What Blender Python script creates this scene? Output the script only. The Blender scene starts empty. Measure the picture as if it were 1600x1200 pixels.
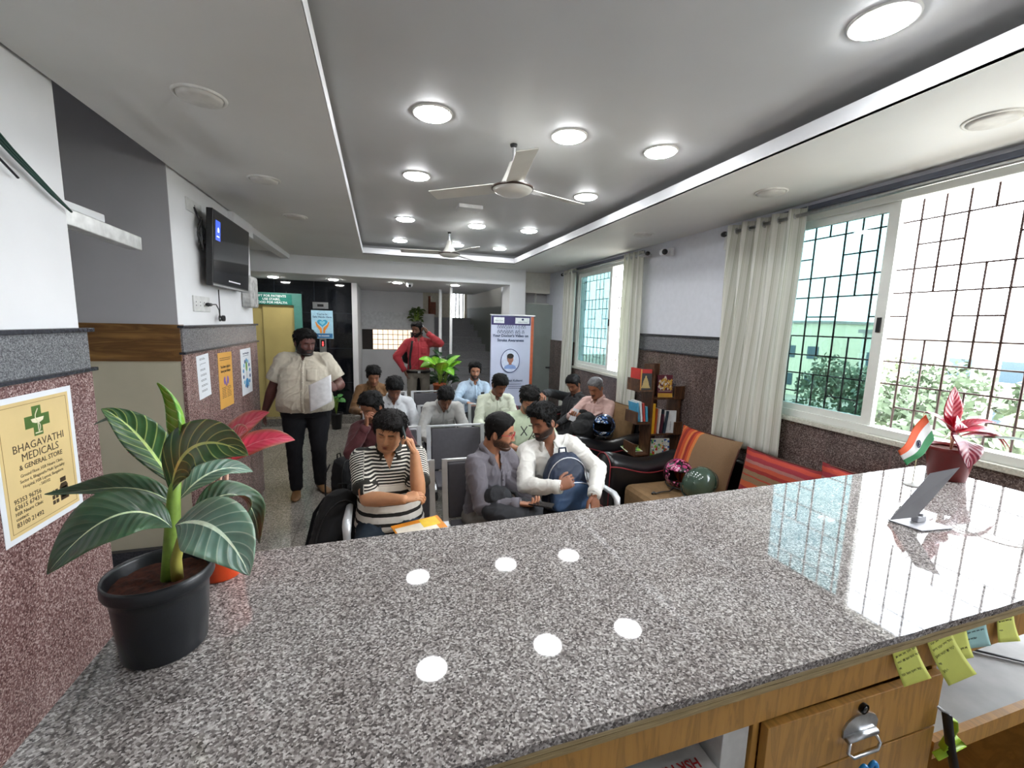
import bpy, bmesh, math, random
import numpy as np
from mathutils import Vector, Matrix, noise
from mathutils.bvhtree import BVHTree
V = Vector
PI = math.pi
S = bpy.context.scene
COL = S.collection
rnd = random.Random(7)

# ---------------- camera ----------------
def cam_setup():
    yaw, pitch, roll, F, H = .2998, .1377, -.0269, 673.6, 1.85
    cy, sy, cp, sp = math.cos(yaw), math.sin(yaw), math.cos(pitch), math.sin(pitch)
    f = V((sy*cp, cy*cp, -sp)); r = V((cy, -sy, 0)); d = f.cross(r)
    c, s = math.cos(roll), math.sin(roll)
    r2 = c*r + s*d; d2 = -s*r + c*d
    cam = bpy.data.cameras.new('camera'); o = bpy.data.objects.new('camera', cam); COL.objects.link(o)
    cam.sensor_width = 36; cam.lens = F/1600*36; cam.clip_start = .02; cam.clip_end = 400
    m = Matrix.Identity(4)
    for i in range(3):
        m[i][0] = r2[i]; m[i][1] = -d2[i]; m[i][2] = -f[i]; m[i][3] = (0, 0, H)[i]
    o.matrix_world = m
    S.camera = o
cam_setup()

# ---------------- world, exposure ----------------
w = bpy.data.worlds.new('sky'); S.world = w; w.use_nodes = True
nt = w.node_tree; bg = nt.nodes['Background']
tc = nt.nodes.new('ShaderNodeTexCoord'); mp = nt.nodes.new('ShaderNodeMapping'); mp.inputs['Scale'].default_value = (1, 1, 3)
nz = nt.nodes.new('ShaderNodeTexNoise'); nz.inputs['Scale'].default_value = 2.2; nz.inputs['Detail'].default_value = 4
rp = nt.nodes.new('ShaderNodeValToRGB')
rp.color_ramp.elements[0].color = (.78, .88, 1, 1); rp.color_ramp.elements[0].position = .35
rp.color_ramp.elements[1].color = (1, 1, 1, 1); rp.color_ramp.elements[1].position = .6
nt.links.new(tc.outputs['Generated'], mp.inputs[0]); nt.links.new(mp.outputs[0], nz.inputs['Vector'])
nt.links.new(nz.outputs['Fac'], rp.inputs[0]); nt.links.new(rp.outputs[0], bg.inputs['Color'])
bg.inputs['Strength'].default_value = 6.0
LAMP = 27.0          # downlight disc emission
S.view_settings.view_transform = 'Standard'; S.view_settings.look = 'None'
S.view_settings.gamma = 1; S.view_settings.use_curve_mapping = False
S.view_settings.exposure = 1.6

# ---------------- materials ----------------
MATS = {}
def lin(c):
    return tuple(((x/12.92) if x <= .04045 else ((x+.055)/1.055)**2.4) for x in c)
def hexc(h):
    h = h.lstrip('#'); return lin(tuple(int(h[i:i+2], 16)/255 for i in (0, 2, 4)))
def new_mat(name):
    m = bpy.data.materials.new(name); m.use_nodes = True
    return m, m.node_tree, m.node_tree.nodes['Principled BSDF']
def N(nt, t, **k):
    n = nt.nodes.new('ShaderNode'+t)
    for a, b in k.items():
        if a[0] == '_': setattr(n, a[1:], b)
        else: n.inputs[a].default_value = b
    return n
def ramp(nt, fac, stops, interp='LINEAR'):
    r = nt.nodes.new('ShaderNodeValToRGB'); r.color_ramp.interpolation = interp
    e = r.color_ramp.elements
    while len(e) < len(stops): e.new(.5)
    for i, (p, c) in enumerate(stops):
        e[i].position = p; e[i].color = (*c, 1) if len(c) == 3 else c
    nt.links.new(fac, r.inputs[0]); return r.outputs[0]
def add_bump(nt, b, h, strength=.3, dist=.002):
    bp = N(nt, 'Bump', Strength=strength, Distance=dist)
    nt.links.new(h, bp.inputs['Height']); nt.links.new(bp.outputs[0], b.inputs['Normal'])
def plain(name, col, rough=.6, metal=0, var=.12, scale=18, bump=.12, spec=.5, coat=0, emit=None, es=0, sheen=0):
    """procedural base: colour gently broken up by noise, fine bump"""
    if name in MATS: return MATS[name]
    if isinstance(col, str): col = hexc(col)
    m, nt, b = new_mat(name)
    tc = N(nt, 'TexCoord'); nz = N(nt, 'TexNoise', Scale=scale, Detail=4.0)
    nt.links.new(tc.outputs['Object'], nz.inputs['Vector'])
    lo = tuple(c*(1-var) for c in col); hi = tuple(min(1, c*(1+var)) for c in col)
    nt.links.new(ramp(nt, nz.outputs['Fac'], [(.3, lo), (.7, hi)]), b.inputs['Base Color'])
    b.inputs['Roughness'].default_value = rough; b.inputs['Metallic'].default_value = metal
    b.inputs['Specular IOR Level'].default_value = spec; b.inputs['Coat Weight'].default_value = coat
    if sheen: b.inputs['Sheen Weight'].default_value = sheen
    if bump:
        n2 = N(nt, 'TexNoise', Scale=scale*14, Detail=2.0); nt.links.new(tc.outputs['Object'], n2.inputs['Vector'])
        add_bump(nt, b, n2.outputs['Fac'], bump, .001)
    if es:
        b.inputs['Emission Color'].default_value = (*(emit or col), 1); b.inputs['Emission Strength'].default_value = es
    MATS[name] = m; return m
def granite(name, stops, scale=170, rough=.18, big=None, coat=0, tile=None, tilecol=(.3, .28, .27)):
    m, nt, b = new_mat(name)
    tc = N(nt, 'TexCoord'); v = N(nt, 'TexVoronoi', Scale=scale)
    nz = N(nt, 'TexNoise', Scale=scale*.55, Detail=5.0, Roughness=.7)
    nt.links.new(tc.outputs['Object'], v.inputs['Vector']); nt.links.new(tc.outputs['Object'], nz.inputs['Vector'])
    sp = N(nt, 'SeparateColor'); nt.links.new(v.outputs['Color'], sp.inputs[0])
    mx = N(nt, 'Math', _operation='MULTIPLY_ADD'); mx.inputs[1].default_value = .6
    nt.links.new(sp.outputs[0], mx.inputs[0])
    m2 = N(nt, 'Math', _operation='MULTIPLY'); m2.inputs[1].default_value = .4; nt.links.new(nz.outputs['Fac'], m2.inputs[0])
    nt.links.new(m2.outputs[0], mx.inputs[2])
    col = ramp(nt, mx.outputs[0], stops)
    if big:
        n3 = N(nt, 'TexNoise', Scale=big[0], Detail=5.0, Distortion=1.5); mpp = N(nt, 'Mapping'); mpp.inputs['Scale'].default_value = big[3] if len(big) > 3 else (1, 1, 1)
        nt.links.new(tc.outputs['Object'], mpp.inputs[0]); nt.links.new(mpp.outputs[0], n3.inputs['Vector'])
        mm = N(nt, 'Mix', _data_type='RGBA', _blend_type='MULTIPLY'); mm.inputs[0].default_value = 1
        nt.links.new(col, mm.inputs[6]); nt.links.new(ramp(nt, n3.outputs['Fac'], [(.35, big[1]), (.65, big[2])]), mm.inputs[7]); col = mm.outputs[2]
    if tile:
        br = N(nt, 'TexBrick', Scale=1.0, **{'Mortar Size': tile[2], 'Brick Width': tile[0], 'Row Height': tile[1], 'Mortar Smooth': 0.0}); br.offset = 0
        br.inputs['Color1'].default_value = (0, 0, 0, 1); br.inputs['Color2'].default_value = (0, 0, 0, 1); br.inputs['Mortar'].default_value = (1, 1, 1, 1)
        mp = N(nt, 'Mapping'); mp.inputs['Rotation'].default_value = tile[3]; mp.inputs['Location'].default_value = tile[4]
        nt.links.new(tc.outputs['Object'], mp.inputs[0]); nt.links.new(mp.outputs[0], br.inputs['Vector'])
        mm = N(nt, 'Mix', _data_type='RGBA'); nt.links.new(br.outputs['Color'], mm.inputs[0])
        nt.links.new(col, mm.inputs[6]); mm.inputs[7].default_value = (*tilecol, 1); col = mm.outputs[2]
    nt.links.new(col, b.inputs['Base Color'])
    b.inputs['Roughness'].default_value = rough; b.inputs['Coat Weight'].default_value = coat; b.inputs['Coat Roughness'].default_value = .04
    MATS[name] = m; return m
def wood(name, c1, c2, scale=6, rough=.45, stretch=(1, 1, 9), coat=0):
    m, nt, b = new_mat(name)
    tc = N(nt, 'TexCoord'); mp = N(nt, 'Mapping'); mp.inputs['Scale'].default_value = stretch
    nz = N(nt, 'TexNoise', Scale=scale, Detail=6.0, Roughness=.6, Distortion=1.2)
    nt.links.new(tc.outputs['Object'], mp.inputs[0]); nt.links.new(mp.outputs[0], nz.inputs['Vector'])
    nt.links.new(ramp(nt, nz.outputs['Fac'], [(.3, hexc(c1)), (.5, hexc(c2)), (.56, tuple(x*.75 for x in hexc(c2))), (.75, hexc(c1))]), b.inputs['Base Color'])
    b.inputs['Roughness'].default_value = rough; b.inputs['Coat Weight'].default_value = coat
    add_bump(nt, b, nz.outputs['Fac'], .15, .001)
    MATS[name] = m; return m
def attr_mat(name, rough=.6, sub=0, bump=.15, bscale=400, spec=.4, sheen=0):
    """colour comes from the mesh's own 'Col' attribute (skin, lips, dye, print)"""
    if name in MATS: return MATS[name]
    m, nt, b = new_mat(name)
    a = N(nt, 'Attribute', _attribute_name='Col')
    tc = N(nt, 'TexCoord'); nz = N(nt, 'TexNoise', Scale=bscale, Detail=2.0); nt.links.new(tc.outputs['Object'], nz.inputs['Vector'])
    n1 = N(nt, 'TexNoise', Scale=25.0, Detail=3.0); nt.links.new(tc.outputs['Object'], n1.inputs['Vector'])
    mm = N(nt, 'Mix', _data_type='RGBA', _blend_type='MULTIPLY'); mm.inputs[0].default_value = 1
    nt.links.new(a.outputs['Color'], mm.inputs[6]); nt.links.new(ramp(nt, n1.outputs['Fac'], [(.3, (.88, .88, .88)), (.7, (1, 1, 1))]), mm.inputs[7])
    nt.links.new(mm.outputs[2], b.inputs['Base Color'])
    b.inputs['Roughness'].default_value = rough; b.inputs['Specular IOR Level'].default_value = spec
    if sub:
        b.inputs['Subsurface Weight'].default_value = sub; b.inputs['Subsurface Radius'].default_value = (1, .3, .15); b.inputs['Subsurface Scale'].default_value = .006
    if sheen: b.inputs['Sheen Weight'].default_value = sheen
    add_bump(nt, b, nz.outputs['Fac'], bump, .001)
    MATS[name] = m; return m
def emis(name, col, s):
    m, nt, b = new_mat(name)
    b.inputs['Base Color'].default_value = (*col, 1); b.inputs['Emission Color'].default_value = (*col, 1); b.inputs['Emission Strength'].default_value = s
    MATS[name] = m; return m

# ---------------- mesh building ----------------
class MB:
    def __init__(s): s.v = []; s.f = []; s.m = []; s.uv = None; s.sm = []
    def add(s, vs, fs, mi=0, smooth=False, M=None):
        b = len(s.v)
        for p in vs:
            p = V(p)
            if M is not None: p = M @ p
            s.v.append(p)
        for f in fs:
            s.f.append([b+i for i in f]); s.m.append(mi); s.sm.append(smooth)
        return s
    def box(s, x0, x1, y0, y1, z0, z1, mi=0, M=None, bev=0):
        if bev:
            bm = bmesh.new(); bmesh.ops.create_cube(bm, size=1)
            for v in bm.verts: v.co = V(((x0+x1)/2+v.co.x*(x1-x0), (y0+y1)/2+v.co.y*(y1-y0), (z0+z1)/2+v.co.z*(z1-z0)))
            bmesh.ops.bevel(bm, geom=bm.edges[:], offset=bev, segments=3, profile=.6, affect='EDGES', clamp_overlap=True)
            bm.verts.ensure_lookup_table()
            s.add([v.co.copy() for v in bm.verts], [[v.index for v in f.verts] for f in bm.faces], mi, False, M); bm.free(); return s
        vs = [(x, y, z) for z in (z0, z1) for y in (y0, y1) for x in (x0, x1)]
        return s.add(vs, [(0, 2, 3, 1), (4, 5, 7, 6), (0, 1, 5, 4), (2, 6, 7, 3), (0, 4, 6, 2), (1, 3, 7, 5)], mi, False, M)
    def loft(s, rings, mi=0, cap=True, smooth=True, M=None, closed=True):
        n = len(rings[0]); vs = [p for r in rings for p in r]; fs = []
        for i in range(len(rings)-1):
            for j in range(n if closed else n-1):
                k = (j+1) % n; fs.append((i*n+j, i*n+k, (i+1)*n+k, (i+1)*n+j))
        if cap and closed:
            fs.append(tuple(reversed(range(n)))); fs.append(tuple((len(rings)-1)*n+j for j in range(n)))
        return s.add(vs, fs, mi, smooth, M)
    def lathe(s, prof, n=32, mi=0, M=None, cap=False, smooth=True, sx=1, sy=1):
        rings = [[(r*math.cos(2*PI*j/n)*sx, r*math.sin(2*PI*j/n)*sy, z) for j in range(n)] for r, z in prof]
        return s.loft(rings, mi, cap, smooth, M)
    def tube(s, pts, r, n=8, mi=0, M=None, cap=True, flat=1.0, up=None):
        pts = [V(p) for p in pts]; rings = []; u = None
        for i, p in enumerate(pts):
            t = (pts[min(i+1, len(pts)-1)]-pts[max(i-1, 0)]).normalized()
            if u is None:
                a = V(up) if up else (V((0, 0, 1)) if abs(t.z) < .9 else V((1, 0, 0)))
                u = (a - t*a.dot(t)).normalized()
            else: u = (u - t*u.dot(t)).normalized()
            w = t.cross(u); rr = r[i] if isinstance(r, (list, tuple)) else r
            rings.append([p+u*math.cos(2*PI*j/n)*rr*flat+w*math.sin(2*PI*j/n)*rr for j in range(n)])
        return s.loft(rings, mi, cap, True, M)
    def cyl(s, c, r, h, n=24, mi=0, M=None, r2=None):
        r2 = r if r2 is None else r2; x, y, z = c
        return s.loft([[(x+rr*math.cos(2*PI*j/n), y+rr*math.sin(2*PI*j/n), zz) for j in range(n)] for rr, zz in ((r, z), (r2, z+h))], mi, True, False, M)
    def ell(s, c, r, n=16, m=10, mi=0, M=None):
        c = V(c); rings = []
        for i in range(m+1):
            a = -PI/2+PI*i/m; a = max(-PI/2+.02, min(PI/2-.02, a))
            rings.append([(c.x+r[0]*math.cos(a)*math.cos(2*PI*j/n), c.y+r[1]*math.cos(a)*math.sin(2*PI*j/n), c.z+r[2]*math.sin(a)) for j in range(n)])
        return s.loft(rings, mi, True, True, M)
    def caps(s, p, q, r1, r2, n=14, mi=0, fl=1.0, up=None):
        """tapered capsule"""
        p, q = V(p), V(q); d = q-p; L = d.length
        if L < 1e-5: d = V((0, 0, 1)); L = 1e-5
        d.normalize(); pts = []; rs = []
        for a in (-85, -60, -30): a = math.radians(a); pts.append(p+d*math.sin(a)*r1); rs.append(r1*math.cos(a))
        for t in (0, .25, .5, .75, 1): pts.append(p.lerp(q, t)); rs.append(r1+(r2-r1)*t)
        for a in (30, 60, 85): a = math.radians(a); pts.append(q+d*math.sin(a)*r2); rs.append(r2*math.cos(a))
        return s.tube(pts, rs, n, mi, flat=fl, up=up)
    def prism(s, poly, y0, y1, mi=0, M=None):
        """polygon in x,z extruded along y"""
        n = len(poly); vs = [(x, y0, z) for x, z in poly]+[(x, y1, z) for x, z in poly]
        fs = [tuple(range(n)), tuple(reversed(range(n, 2*n)))]+[(i, i+n, (i+1) % n+n, (i+1) % n) for i in range(n)]
        return s.add(vs, fs, mi, False, M)
    def build(s, name, mats, parent=None, loc=None, rot=None, fix=True):
        me = bpy.data.meshes.new(name); me.from_pydata([tuple(v) for v in s.v], [], s.f)
        if not isinstance(mats, (list, tuple)): mats = [mats]
        for m in mats: me.materials.append(m)
        me.polygons.foreach_set('material_index', s.m); me.polygons.foreach_set('use_smooth', s.sm)
        if fix:
            bm = bmesh.new(); bm.from_mesh(me); bmesh.ops.recalc_face_normals(bm, faces=bm.faces[:]); bm.to_mesh(me); bm.free()
        me.update()
        return link(name, me, parent, loc, rot)
def link(name, me, parent=None, loc=None, rot=None):
    o = bpy.data.objects.new(name, me); COL.objects.link(o)
    if parent is not None: o.parent = parent
    if loc: o.location = loc
    if rot: o.rotation_euler = rot
    return o
def tag(o, label, cat, group=None, kind=None):
    o['label'] = label
    if cat: o['category'] = cat
    if group: o['group'] = group
    if kind: o['kind'] = kind
    return o
def thing(name, label, cat, loc=(0, 0, 0), rotz=0, group=None):
    o = bpy.data.objects.new(name, None); COL.objects.link(o); o.empty_display_size = .1
    o.location = loc; o.rotation_euler = (0, 0, rotz)
    return tag(o, label, cat, group)
def struct(o, label=None):
    o['kind'] = 'structure'
    if label: o['label'] = label
    return o
def set_cols(o, cols):
    me = o.data; a = me.color_attributes.new('Col', 'FLOAT_COLOR', 'POINT')
    arr = np.ones((len(me.vertices), 4), dtype=np.float32); arr[:, :3] = np.asarray(cols, dtype=np.float32)[:, :3]
    a.data.foreach_set('color', arr.ravel())
def remesh(mb, voxel, smooth=4, fac=.5):
    """union of overlapping closed shapes -> one continuous surface mesh datablock"""
    me = bpy.data.meshes.new('tmp'); me.from_pydata([tuple(v) for v in mb.v], [], mb.f)
    bm = bmesh.new(); bm.from_mesh(me); bmesh.ops.recalc_face_normals(bm, faces=bm.faces[:]); bm.to_mesh(me); bm.free()
    o = bpy.data.objects.new('tmp', me); COL.objects.link(o)
    r = o.modifiers.new('r', 'REMESH'); r.mode = 'VOXEL'; r.voxel_size = voxel; r.use_smooth_shade = True
    if smooth:
        q = o.modifiers.new('s', 'SMOOTH'); q.factor = fac; q.iterations = smooth
    dg = bpy.context.evaluated_depsgraph_get(); dg.update()
    out = bpy.data.meshes.new_from_object(o.evaluated_get(dg), depsgraph=dg)
    bpy.data.objects.remove(o); bpy.data.meshes.remove(me)
    return out
def text_into(mb, s, size, M, mi=0, align='CENTER', depth=0.0004, bold=0, shear=0, sp=1.0):
    """letters as thin raised print; text plane is local XY of M"""
    c = bpy.data.curves.new('t', 'FONT'); c.body = s; c.size = size; c.align_x = align; c.extrude = depth; c.resolution_u = 2; c.offset = bold; c.shear = shear; c.space_character = sp
    o = bpy.data.objects.new('t', c); COL.objects.link(o)
    dg = bpy.context.evaluated_depsgraph_get(); dg.update()
    me = bpy.data.meshes.new_from_object(o.evaluated_get(dg), depsgraph=dg)
    mb.add([v.co.copy() for v in me.vertices], [tuple(p.vertices) for p in me.polygons], mi, False, M)
    bpy.data.objects.remove(o); bpy.data.curves.remove(c); bpy.data.meshes.remove(me)
def frame_mat(o, x, y):
    """matrix with local X along x, local Y along y, at o"""
    x = V(x).normalized(); y = V(y).normalized(); z = x.cross(y)
    m = Matrix.Identity(4)
    for i in range(3): m[i][0] = x[i]; m[i][1] = y[i]; m[i][2] = z[i]; m[i][3] = o[i]
    return m
def T(x, y, z): return Matrix.Translation((x, y, z))
def RZ(a): return Matrix.Rotation(a, 4, 'Z')
def RX(a): return Matrix.Rotation(a, 4, 'X')
def RY(a): return Matrix.Rotation(a, 4, 'Y')
def pillow(w, h, t, n=14, corner=.0, puff=2.2, M=None, mb=None, mi=0):
    """cushion in XZ plane, thickness along Y"""
    mb = mb or MB(); 
    for sgn in (-1, 1):
        vs = []; fs = []
        for i in range(n+1):
            for j in range(n+1):
                u = -1+2*i/n; v = -1+2*j/n
                th = max(0, (1-abs(u)**puff)*(1-abs(v)**puff))**.5
                pin = 1-.07*(abs(u)*abs(v))**0 * ((1-abs(v)**2) if 0 else 0)
                x = w/2*u*(1-corner*(1-v*v)*u*u); z = h/2*v*(1-corner*(1-u*u)*v*v)
                vs.append((x, sgn*t/2*th, z))
        for i in range(n):
            for j in range(n):
                a = i*(n+1)+j; q = (a, a+n+1, a+n+2, a+1); fs.append(q if sgn < 0 else tuple(reversed(q)))
        mb.add(vs, fs, mi, True, M)
    return mb
# =================== THE ROOM ===================
WL, WR, CZ, TZ = -1.215, 2.9, 2.751, 2.9
YB, YE = 7.0, 8.3
M_white = plain('white_paint', (.80, .81, .83), .7, var=.03, scale=3, bump=.08)
M_ceil = plain('ceiling_paint', (.70, .70, .685), .55, var=.05, scale=1.5, bump=.04)
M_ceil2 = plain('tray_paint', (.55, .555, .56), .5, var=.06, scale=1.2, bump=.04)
M_grey = plain('grey_paint', (.42, .42, .44), .7, var=.04, scale=3)
M_lobby = plain('lobby_paint', (.62, .62, .63), .7, var=.05, scale=3)
M_cream = plain('cream_wall', hexc('#b5af9a'), .6, var=.1, scale=2)
M_gband = granite('grey_granite', [(.2, hexc('#4c4d50')), (.45, hexc('#6d6f72')), (.7, hexc('#828487')), (.9, hexc('#a6a7a9'))], 240, .25)
M_red = granite('red_granite', [(.15, hexc('#432f2e')), (.38, hexc('#6e5250')), (.60, hexc('#876e6b')), (.85, hexc('#c4b3ae'))], 210, .22,
    big=(1.2, (.84, .76, .76), (1.1, 1.06, 1.06), (4, 4, .6)))
M_dark = plain('dark_granite_trim', hexc('#33343a'), .2, var=.3, scale=90, bump=0)
M_red2 = granite('brown_granite', [(.15, hexc('#322829')), (.4, hexc('#574a48')), (.62, hexc('#6c5f5b')), (.85, hexc('#9a8f8a'))], 200, .2,
    big=(1.5, (.80, .77, .76), (1.12, 1.08, 1.06), (3, 3, .8)), tile=(1.15, 4, .006, (0, PI/2, PI/2), (.55, .9, 0)), tilecol=hexc('#6d5b58'))
M_floor = granite('floor_granite', [(.15, hexc('#5c5852')), (.45, hexc('#8a857d')), (.7, hexc('#a39d95')), (.92, hexc('#c5c0b8'))], 120, .13,
    big=(.9, (.85, .85, .85), (1.1, 1.1, 1.1)), tile=(.62, 1.2, .004, (0, 0, 0), (.1, .2, 0)), tilecol=hexc('#7a756e'))
M_black = granite('black_granite', [(.2, hexc('#08090b')), (.6, hexc('#101216')), (.9, hexc('#22262c'))], 160, .06, tile=(.62, .62, .004, (PI/2, 0, 0), (.45, .1, 0)), tilecol=hexc('#2b2f35'))
M_upvc = plain('window_frame_white', (.72, .74, .70), .35, var=.03, bump=0)
M_steel = plain('brushed_steel', (.55, .56, .57), .3, 1, var=.1, scale=60)
M_silver = plain('silver_paint', (.60, .62, .64), .35, .45, var=.06, bump=0)
M_blackp = plain('black_plastic', (.012, .012, .013), .35, var=.3, bump=.1)
M_ply = wood('plywood', '#b8a47c', '#9c875c', 8, .5, (1, 1, 30))
M_desk = wood('desk_laminate', '#bd8d45', '#b2823d', 5, .4, (6, 1, .7))
M_stair = plain('stair_granite', hexc('#949496'), .35, var=.25, scale=60)

def slab(name, x0, x1, y0, y1, z0, z1, m, parent=None):
    return MB().box(x0, x1, y0, y1, z0, z1).build(name, m, parent)
struct(slab('floor', -3.2, 3.1, -1.6, 13, -.12, 0, M_floor))
# ceiling with a sunken tray: lower false ceiling ring + lip + raised tray
TX0, TX1, TY0, TY1 = -.2, 1.968, -1.3, 6.42
mb = MB()
mb.box(WL, TX0, -1.6, YB, CZ, CZ+.012); mb.box(TX1, WR+.1, -1.6, YB+.3, CZ, CZ+.012)
mb.box(TX0, TX1, TY1, YB, CZ, CZ+.012); mb.box(TX0, TX1, -1.6, TY0, CZ, CZ+.012)
ceil = struct(mb.build('ceiling', M_ceil))
mb = MB(); L = .085; t = .012
mb.box(TX0-t, TX0, TY0, TY1, CZ+.0005, CZ+L); mb.box(TX1, TX1+t, TY0, TY1, CZ+.0005, CZ+L)
mb.box(TX0, TX1, TY1, TY1+t, CZ+.0005, CZ+L); mb.box(TX0, TX1, TY0-t, TY0, CZ+.0005, CZ+L)
mb.build('tray_lip', M_white, ceil)
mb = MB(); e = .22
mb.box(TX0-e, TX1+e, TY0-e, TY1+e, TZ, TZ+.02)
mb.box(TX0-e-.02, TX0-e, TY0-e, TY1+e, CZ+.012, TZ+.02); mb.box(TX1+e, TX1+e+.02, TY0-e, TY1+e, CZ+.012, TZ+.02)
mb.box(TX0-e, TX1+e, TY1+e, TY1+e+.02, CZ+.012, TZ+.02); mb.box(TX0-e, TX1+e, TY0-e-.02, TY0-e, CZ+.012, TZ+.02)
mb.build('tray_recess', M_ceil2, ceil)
# upper slab keeps the sky out
struct(slab('ceiling', -3.4, 3.5, -1.8, 13.4, 3.6, 3.7, M_grey))

# left walls: near pillar, passage, television column
def dado(name, x, y0, y1, face=1):
    """granite cladding on a wall plane x, projecting towards the room (face=+1: +x)"""
    p = .02*face
    a = sorted((x, x+p)); b = sorted((x, x+p*1.9))
    o = MB().box(a[0], a[1], y0, y1, 0, 1.60).build(name, M_red if face > 0 else M_red2)
    struct(o)
    MB().box(a[0], a[1], y0, y1, 1.612, 1.770).build('granite_band', M_gband, o)
    m = MB(); m.box(b[0], b[1], y0-.02, y1+.02, 1.598, 1.614, bev=.004); m.box(b[0], b[1], y0-.02, y1+.02, 1.768, 1.786, bev=.004)
    m.build('moulding', M_dark, o)
    return o
struct(slab('wall_left', WL-.3, WL-.02, -1.6, 2.33, 0, 3.6, M_white), 'white painted wall above the red granite cladding')
dado('trim_1', WL-.02, -1.6, 2.345)
MB().box(WL-.3, WL-.001, 2.3455, 2.352, 0, 1.597).build('trim_2', M_red)['kind'] = 'structure'
struct(slab('wall_left_column', WL-.95, WL-.02, 3.302, 5.05, 1.78, 3.6, M_white))
colm = struct(slab('wall_left_passage', WL-2.2, WL-.021, 3.3, 3.36, 1.79, 3.6, M_grey), 'grey wall at the far side of the side passage')
struct(slab('wall_left_lower', WL-2.2, WL-.021, 3.302, 5.05, 0, 1.556, M_cream))
mb = MB().box(WL-2.2, WL-.012, 3.29, 3.36, 1.555, 1.79); o = mb.build('trim_3', wood('brown_wood_panel', '#94703f', '#6b4a28', 2.2, .4, (.8, 1, 9)))
struct(o, 'brown wood grain panel band')
struct(slab('trim_4', WL-2.2, WL-.03, 3.26, 3.30, 0, .30, M_dark))
dado('trim_5', WL-.02, 3.30, 5.06)
MB().box(WL-.30, WL-.001, 5.0605, 5.067, 0, 1.597).build('trim_6', M_red)['kind'] = 'structure'
struct(slab('wall_left_passage_end', WL-2.3, WL-2.2, 1.5, 5, 0, 3.6, M_grey))
struct(slab('wall_left_passage_near', WL-2.2, WL-.3, 2.2, 2.33, 0, 3.6, M_grey))
# boxed beam running back from the column
mb = MB().box(WL-.16, WL+.02, 4.44, 5.05, 2.63, CZ).box(WL-.10, WL+.01, 5.05, 6.98, 2.69, CZ)
struct(mb.build('trim_7', M_white), 'boxed beam under the ceiling beside the television')
struct(slab('wall_left_far', -3.2, -3.1, 5.0, 9.0, 0, 3.6, M_grey))
struct(slab('wall_left_return', -3.2, -2.16, 5.0, 5.05, 0, 3.6, M_lobby))
struct(slab('ceiling', -3.2, WL, 5.05, YB, 2.78, 2.79, M_ceil))
# beam across the room and its pillar
mb = MB().box(-3.2, 2.084, YB, YB+.12, 2.495, 3.6).box(2.084, 2.356, YB, YB+.45, 0, 3.6)
struct(mb.build('wall_back_beam', M_white), 'white beam and pillar across the lobby opening')
struct(slab('ceiling', -3.2, 2.356, YB+.12, 13.2, 2.497, 2.51, M_lobby)) if 0 else None
mb = MB().box(-3.2, 2.084, YB+.12, 9.9, 2.497, 2.51).box(-3.2, .9, 9.9, 13.2, 2.497, 2.51)
struct(mb.build('ceiling', M_lobby), 'low lobby ceiling')
# back wall right of pillar
mb = MB().box(2.356, 2.44, YB+.26, YB+.36, 0, CZ).box(3.0, 3.2, YB+.2, YB+.36, 0, CZ).box(2.44, 3.0, YB+.26, YB+.36, 2.40, CZ)
wb = struct(mb.build('wall_back', plain('warm_white', (.74, .73, .66), .7, var=.04)))
struct(slab('trim_8', 2.92, 3.1, YB+.17, YB+.2, 0, 1.60, M_red2)); struct(slab('trim_9', 2.92, 3.1, YB+.17, YB+.2, 1.61, 1.78, M_gband))
# right wall with two window openings  (window 1: y 4.45-6.12, window 2: y 0.2-2.62)
W1, W2, SZ, HZ = (4.45, 6.12), (-.35, 2.60), 1.24, 2.68
mb = MB()
for a, b in ((-1.6, W2[0]), (W2[1], W1[0]), (W1[1], YB+.4)): mb.box(WR, WR+.14, a, b, 0, 3.6)
for a, b in (W1, W2): mb.box(WR, WR+.14, a, b, 0, SZ); mb.box(WR, WR+.14, a, b, HZ, 3.6)
struct(mb.build('wall_right', plain('cool_white', (.70, .72, .78), .7, var=.03)))
# cladding on the right wall
o = struct(MB().box(WR-.02, WR, W2[1]+.02, W1[0]-.02, 0, 1.60).build('trim_10', M_red2), 'brown granite cladding between the windows')
MB().box(WR-.02, WR, W2[1]+.02, W1[0]-.02, 1.612, 1.770).build('granite_band', M_gband, o)
MB().box(WR-.038, WR, W2[1]+.02, W1[0]-.02, 1.598, 1.614, bev=.004).box(WR-.038, WR, W2[1]+.02, W1[0]-.02, 1.768, 1.786, bev=.004).build('moulding', M_dark, o)
for k, (a, b) in enumerate((W1, W2)):
    struct(MB().box(WR-.02, WR, a-.02, b+.02, 0, SZ-.035).build('trim_%d' % (11+k), M_red2))
struct(MB().box(WR-.02, WR, W1[1]+.02, YB+.17, 0, 1.6).build('trim_13', M_red2))
# behind the camera and behind lobby
struct(slab('wall_front', -3.2, 3.2, -1.7, -1.6, 0, 3.6, M_white))

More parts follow.
